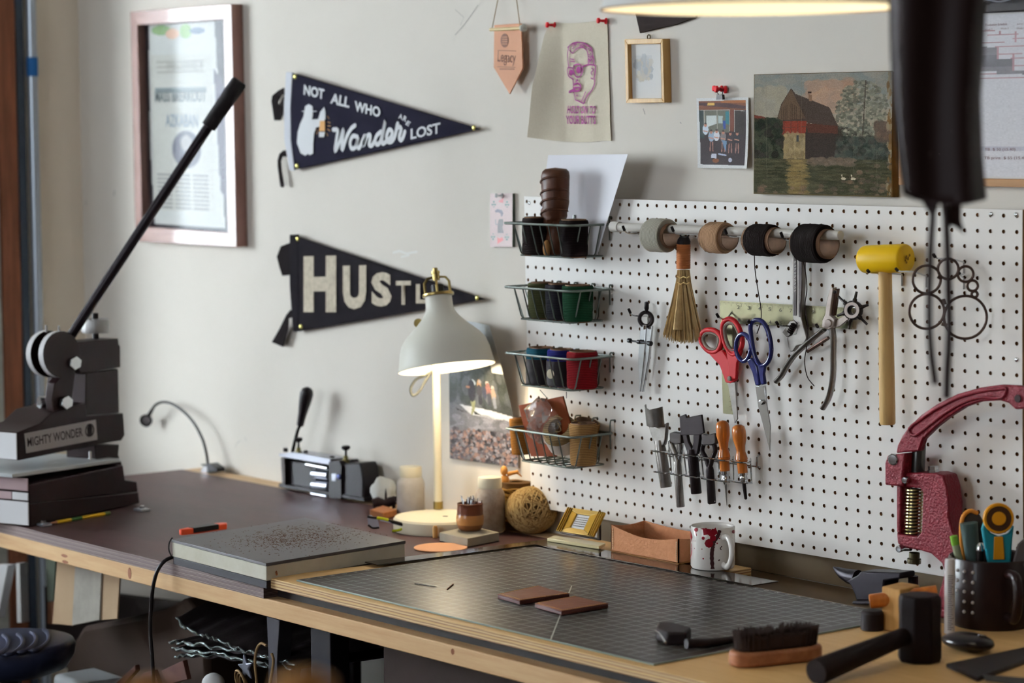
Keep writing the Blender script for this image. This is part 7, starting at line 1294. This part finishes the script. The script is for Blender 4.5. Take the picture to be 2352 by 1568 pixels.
Le = [(2046, -260), (2048, -100), (2050, 0), (2052, 120), (2060, 260), (2070, 360), (2082, 442)]; Re = [(2262, -260), (2264, -100), (2266, 0), (2262, 120), (2256, 220), (2260, 340), (2270, 466)]
LW, RW = [onV(x, y, ap0) for x, y in Le], [onV(x, y, ap0) for x, y in Re]
for i in range(29):
    v = i/28; a, c = along(LW, v), along(RW, v); row = []
    for j in range(25): u = j/24; row.append(a+(c-a)*u-Vector((FV.x, FV.y, 0))*(.022*math.sin(math.pi*u)+.010*math.sin(u*9+v*1.5))+Vector((0, 0, -.006*math.sin(math.pi*u*1.2)*(v > .95))))
    g.append(row)
b = MB(); b.sheet(g, .003, FV).build('apron_panel', apm, ap, smooth=80); bp2 = [[p+FV*(.03+.01*math.sin(j*.4)) for j, p in enumerate(r)] for r in g]; b = MB(); b.sheet(bp2, .003, FV).build('folded_back_panel', apm, ap, smooth=80)
for q, w in (([(2128, 440), (2142, 480), (2138, 560), (2134, 700), (2138, 800), (2148, 882)], .0038), ([(2168, 440), (2174, 520), (2178, 640), (2180, 760), (2176, 850), (2174, 915)], .0044)): MB().tube(cr([onV(x, y, ap0+FV*.05) for x, y in q], 5), w, 8).build('tie_string', apm, ap)
for q in ([(2105, 440), (2165, 440), (2150, 490), (2136, 492)], [(2182, 440), (2208, 440), (2208, 505), (2216, 536), (2194, 520), (2180, 516)]): MB().prism([onV(x, y, ap0+FV*.05) for x, y in q], FV*.003).build('strap_end', apm, ap)
top = onV(2160, -260, ap0); MB().tube([LW[0], Vector((top.x, top.y, top.z+.12)), RW[0]], .004, 8).build('neck_strap', apm, ap); MB().tube([(top.x, top.y, top.z+.118), (top.x, top.y, 2.699)], .004, 8).build('hanging_hook', blackmetal, ap)
# ---------------------------------------------------------------- below the bench
sc_ = onZ(22, 1468, .70); stl = thing('shop_stool', 'round dark blue padded stool with ribbed seat at the lower left', 'stool', (sc_.x, sc_.y, 0)); SR = .128; vin = M('blue_black_vinyl', (40, 46, 70), .38, spec=.5); 
MB().lathe([(0, -.07), (SR*.6, -.068), (SR*.86, -.055), (SR*.98, -.03), (SR, -.012), (SR*.97, -.003), (SR*.9, 0), (SR*.3, -.002), (0, -.002)], (sc_.x, sc_.y, .70), n=56).build('seat', vin, stl, smooth=70)
for k, (x, y) in enumerate(((5, 1480), (38, 1478), (68, 1472), (98, 1468))): P = [onZ(x+a, y+b_, .7005) for a, b_ in ((0, -24), (12, -14), (14, 0), (4, 14), (-14, 24), (-34, 26))]; MB().tube(cr(P, 4), [.001]+[.0045]*18+[.002]*2, 8).build('seat_rib', vin, stl)
MB().tube([(sc_.x, sc_.y, .64), (sc_.x, sc_.y, .12)], .022, 16).build('gas_column', blackmetal, stl)
for k in range(5): a = k*1.2566+.4; MB().tube([(sc_.x, sc_.y, .14), (sc_.x+.26*math.cos(a), sc_.y+.26*math.sin(a), .055)], [.02, .014], 10).build('foot_arm', blackmetal, stl); MB().ball((sc_.x+.26*math.cos(a), sc_.y+.26*math.sin(a), .026), (.024, .024, .026), 10).build('castor', black, stl)
wbx = onZ(155, 1545, .62); t = thing('white_plastic_tub', 'white plastic tub corner showing behind the blue stool', 'tub', (wbx.x, wbx.y+.1, .42)); MB().box((wbx.x-.10, wbx.y+.02, .42), (wbx.x+.035, wbx.y+.12, .600)).build('tub_body', M('tub_white', (188, 192, 194), .5), t, bevel=.012, seg=3)
sh = thing('lower_shelf', 'dark wooden shelf under the workbench carrying boxes and hides', 'shelf', (.2, -.35, .36)); dsh = M('dark_shelf', (44, 34, 30), .7)
MB().box((-1.2, -.612, .36), (2.4, -.09, .38)).build('shelf_board', dsh, sh)
def uth(name, label, cat, pts, y, d, mat, bev=.001, grp=None): P = [onY(px, py, y) for px, py in pts]; P = [Vector((max(p.x, XL+.06), p.y, max(.382, min(p.z, .842)))) for p in P]; b = MB(); b.prism(P, (0, d, 0)); return tag(b.build(name, mat, bevel=bev), label, cat, grp)
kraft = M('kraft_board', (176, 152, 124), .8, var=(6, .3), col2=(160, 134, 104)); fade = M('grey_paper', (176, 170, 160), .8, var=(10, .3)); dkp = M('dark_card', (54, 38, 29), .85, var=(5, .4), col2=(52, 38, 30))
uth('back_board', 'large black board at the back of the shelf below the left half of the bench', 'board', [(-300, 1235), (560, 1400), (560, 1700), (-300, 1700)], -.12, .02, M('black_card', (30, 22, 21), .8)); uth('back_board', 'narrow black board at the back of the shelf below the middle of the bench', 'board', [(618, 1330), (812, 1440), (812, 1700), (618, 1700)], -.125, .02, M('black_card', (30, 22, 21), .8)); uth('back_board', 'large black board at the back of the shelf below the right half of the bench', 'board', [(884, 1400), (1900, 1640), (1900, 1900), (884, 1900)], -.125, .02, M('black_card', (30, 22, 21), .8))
uth('kraft_board', 'beige folded cardboard panel hanging below the left front rail, left flap', 'cardboard', [(132, 1270), (174, 1280), (166, 1437), (120, 1432)], -.60, .004, kraft); uth('grey_paper_roll', 'grey white paper length hanging between the two beige cardboard flaps', 'paper', [(173, 1280), (234, 1292), (228, 1424), (165, 1436)], -.604, .004, fade); uth('kraft_board', 'beige folded cardboard panel hanging below the left front rail, right flap', 'cardboard', [(232, 1290), (276, 1300), (269, 1421), (228, 1424)], -.60, .004, kraft)
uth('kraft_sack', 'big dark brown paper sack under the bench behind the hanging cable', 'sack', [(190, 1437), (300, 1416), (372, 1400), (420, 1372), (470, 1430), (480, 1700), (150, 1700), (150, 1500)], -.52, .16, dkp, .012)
uth('white_strip', 'white slanted board edge at the far left under the bench', 'board', [(-10, 1296), (18, 1297), (-6, 1420), (-40, 1420)], -.5, .02, paper); uth('white_strip', 'narrow white upright board edge just left of the cardboard flaps', 'board', [(36, 1293), (45, 1293), (49, 1430), (39, 1430)], -.5, .02, paper)
uth('glass_sheet', 'grey green glass sheet edge beside the left cardboard flap', 'glass', [(104, 1278), (128, 1282), (122, 1380), (108, 1382)], -.45, .006, M('greenish_glass', (96, 104, 92), .2)); uth('brown_board', 'small brown board below the glass sheet edge', 'board', [(108, 1383), (128, 1380), (121, 1434), (108, 1432)], -.45, .01, M('brown_board', (96, 58, 34), .6))
uth('metal_upright', 'dark grey square steel upright under the joint of the bench tops', 'post', [(612, 1415), (642, 1424), (636, 1520), (640, 1700), (616, 1700), (616, 1500)], -.63, .03, M('steel_dark', (62, 60, 66), .5, .4)); uth('metal_upright', 'slim grey steel upright under the bench beside the dark box', 'post', [(744, 1480), (760, 1484), (768, 1700), (750, 1700)], -.5, .02, M('steel_mid', (112, 106, 108), .5, .3)); uth('metal_upright', 'slanted grey steel bar left of the slim upright under the bench', 'post', [(700, 1488), (712, 1492), (700, 1580), (684, 1580)], -.5, .02, M('steel_mid', (112, 106, 108), .5, .3))
uth('metal_upright', 'thin pale upright bar above the pile of hides', 'post', [(432, 1370), (442, 1373), (440, 1400), (430, 1402)], -.3, .01, M('steel_mid', (112, 106, 108), .5, .3)); uth('white_strip', 'bent white card edge above the pile of hides', 'card', [(492, 1385), (502, 1386), (516, 1410), (500, 1408)], -.3, .01, paper)
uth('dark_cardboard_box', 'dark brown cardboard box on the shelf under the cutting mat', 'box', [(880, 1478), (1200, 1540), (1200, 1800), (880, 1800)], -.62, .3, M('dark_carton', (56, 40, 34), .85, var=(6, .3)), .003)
# pile of crinkled hides with silvery edges
hide = M('black_hide', (34, 28, 28), .4, var=(20, .4), col2=(26, 21, 21), bump=(60, .5)); foil = M('silvery_edge', (150, 160, 158), .25, .8, bump=(160, 1.)); zz_ = zc(340, 1340, 3.5636); r_ = random.Random(12)
for k, (E_, lab) in enumerate((([(240, 275), (320, 360), (420, 410), (560, 450), (720, 520), (900, 580), (1060, 610), (1220, 670)], 'top curled black hide in the pile under the bench'), ([(180, 475), (300, 480), (440, 500), (600, 530), (800, 560), (1000, 610), (1180, 700)], 'second black hide from the top of the pile under the bench'), ([(210, 525), (340, 545), (500, 560), (700, 600), (900, 640), (1120, 700)], 'third black hide from the top of the pile under the bench'), ([(235, 590), (380, 590), (560, 590), (760, 620), (960, 670), (1080, 695)], 'bottom black hide of the pile under the bench'))):
    t = thing('folded_hide', lab, 'leather', onY(*zz_([E_[3]])[0], -.6), 'hides piled on the shelf'); EE = cr([onY(*q, -.62+.004*k) for q in zz_(E_)], 6); g = []
    for i in range(7):
        v = i/6; g.append([p+Vector((.03*v, .30*v, (.035 if k == 0 else .006)*math.sin(v*3)*(1-.5*j/len(EE))+.0025*math.sin(j*1.1+v*5))) for j, p in enumerate(EE)])
    b = MB(); b.sheet(g, .004, (0, 0, -1)).build('hide_sheet', hide, t, smooth=60)
    b = MB(); P = [p+Vector((0, -.002, r_.uniform(-.004, .004))) for p in EE]; b.tube(P, [.0018+.0022*r_.random()*(1.6 if i < 12 else .8) for i in range(len(P))], 6, sq=.6); b.build('crinkled_edge', foil, t, smooth=20, label='silvery crinkled edge')
for pts, lab in (([(590, 1570), (586, 1520), (590, 1490), (600, 1477), (612, 1482)], 'tan looped cord handle under the bench, left loop'), ([(620, 1570), (628, 1520), (624, 1500)], 'tan looped cord handle under the bench, right strand')): tag(MB().tube(cr([onY(x, y, -.66) for x, y in pts], 5), .0026, 8).build('cord_handle', M('tan_cord', (128, 102, 68), .8)), lab, 'cord')
c = onY(562, 1534, -.66); b = MB(); P = []
for k in range(10): a = math.radians(90+36*k+12); r = .026 if k % 2 == 0 else .0105; P.append(c+Vector((r*math.cos(a), 0, r*math.sin(a))))
b.prism(P, (0, .006, 0)); tag(b.build('metal_star', M('grey_star', (118, 122, 136), .3, .5), bevel=.002), 'grey five pointed metal star ornament under the bench', 'ornament')
for x, y, r, lab in ((490, 1572, .022, 'round white ball end showing at the bottom below the hides'),): p = onY(x, y, -.66); tag(MB().ball(p, r, 12).build('white_ball', paper), lab, 'ball')
c = onY(552, 1566, -.66); t = MB(); 
for k in range(3): t.torus(c+Vector((0, .004*k, -.003*k)), (.2, 1, .2), .022-.002*k, .0022, 26, 6)
tag(t.build('cord_coil', M('tan_cord', (128, 102, 68), .8), kind='stuff'), 'coil of tan cord at the bottom edge below the star', 'cord')
for k, pts in enumerate(([(262, 1572), (310, 1527), (312, 1540), (280, 1575)], [(300, 1575), (330, 1545), (352, 1538), (365, 1575)], [(370, 1540), (420, 1516), (430, 1560), (384, 1572)])): uth('brown_scrap', ('pointed brown leather scrap at the bottom edge, leftmost of three', 'folded brown leather scrap at the bottom edge, middle of three', 'ribbed brown leather scrap at the bottom edge, rightmost of three')[k], 'leather', pts, -.67, .01, M('red_brown_scrap', (92, 56, 44), .6, var=(40, .4), col2=(66, 38, 32)))
dn = 1.6; q0 = CAM+FV*dn; hw2 = wood_mat('near_wood', (206, 152, 80), (176, 120, 56), 2, .5); t = thing('wooden_post_stand', 'out of focus pale wooden stand with two round post tops at the bottom edge', 'stand', onV(520, 1800, q0))
for x, y, r in ((342, 1562, .016), (700, 1545, .020)): p = onV(x, y, q0); MB().lathe([(0, -.35), (r, -.35), (r, -r*.7), (r*.95, -r*.2), (r*.6, 0), (0, r*.12)], p, n=20).build('post', hw2, t)
p, q = onV(342, 1562, q0), onV(700, 1545, q0); MB().box((min(p.x, q.x)-.02, min(p.y, q.y)-.02, p.z-.37), (max(p.x, q.x)+.02, max(p.y, q.y)+.02, p.z-.34)).build('stand_base', hw2, t, bevel=.003)
for dx in (0, 1): m = p if dx else q; MB().box((m.x-.012, m.y-.012, .0), (m.x+.012, m.y+.012, p.z-.365)).build('leg', hw2, t)
# prints and small fittings belong to the part that carries them
SUBS = {'felt_pennant': ('felt_panel', 'lettering script_lettering printed_figure lantern_print'), 'framed_poster': ('poster_sheet', 'lettering'), 'leather_pennant': ('leather_panel', 'lettering emblem emblem_lines emboss_lines'),
        'printed_linen_cloth': ('linen_panel', 'lettering drawn_head'), 'cutting_mat': ('mat_sheet', 'mat_number long_mark'), 'hand_press': ('name_plate', 'lettering fist_emblem'), 'steel_square': ('square_blade', 'rule_ticks rule_number'),
        'splatter_mug': ('mug_body', 'red_band red_patch red_run red_splash brown_drip small_mark'), 'brass_calendar': ('month_card', 'calendar_row'), 'workbench': ('front_rail', 'knot'), 'desk_lamp': ('shade', 'shade_cap brass_ring'),
        'card_wallet': ('top_layer', 'stitch'), 'tool_mug': ('mug_body', 'pale_dot'), 'planning_board': ('schedule_sheet', 'lettering'), 'mill_painting': ('stretched_canvas', 'painted_scene')}
for o in list(bpy.data.objects):
    k = o.name.split('.')[0]
    if o.parent is None and k in SUBS:
        host = [c for c in o.children if c.name.split('.')[0] == SUBS[k][0]]
        if host:
            for c in list(o.children):
                if c.name.split('.')[0] in SUBS[k][1].split(): c.parent = host[0]
bpy.context.view_layer.update()
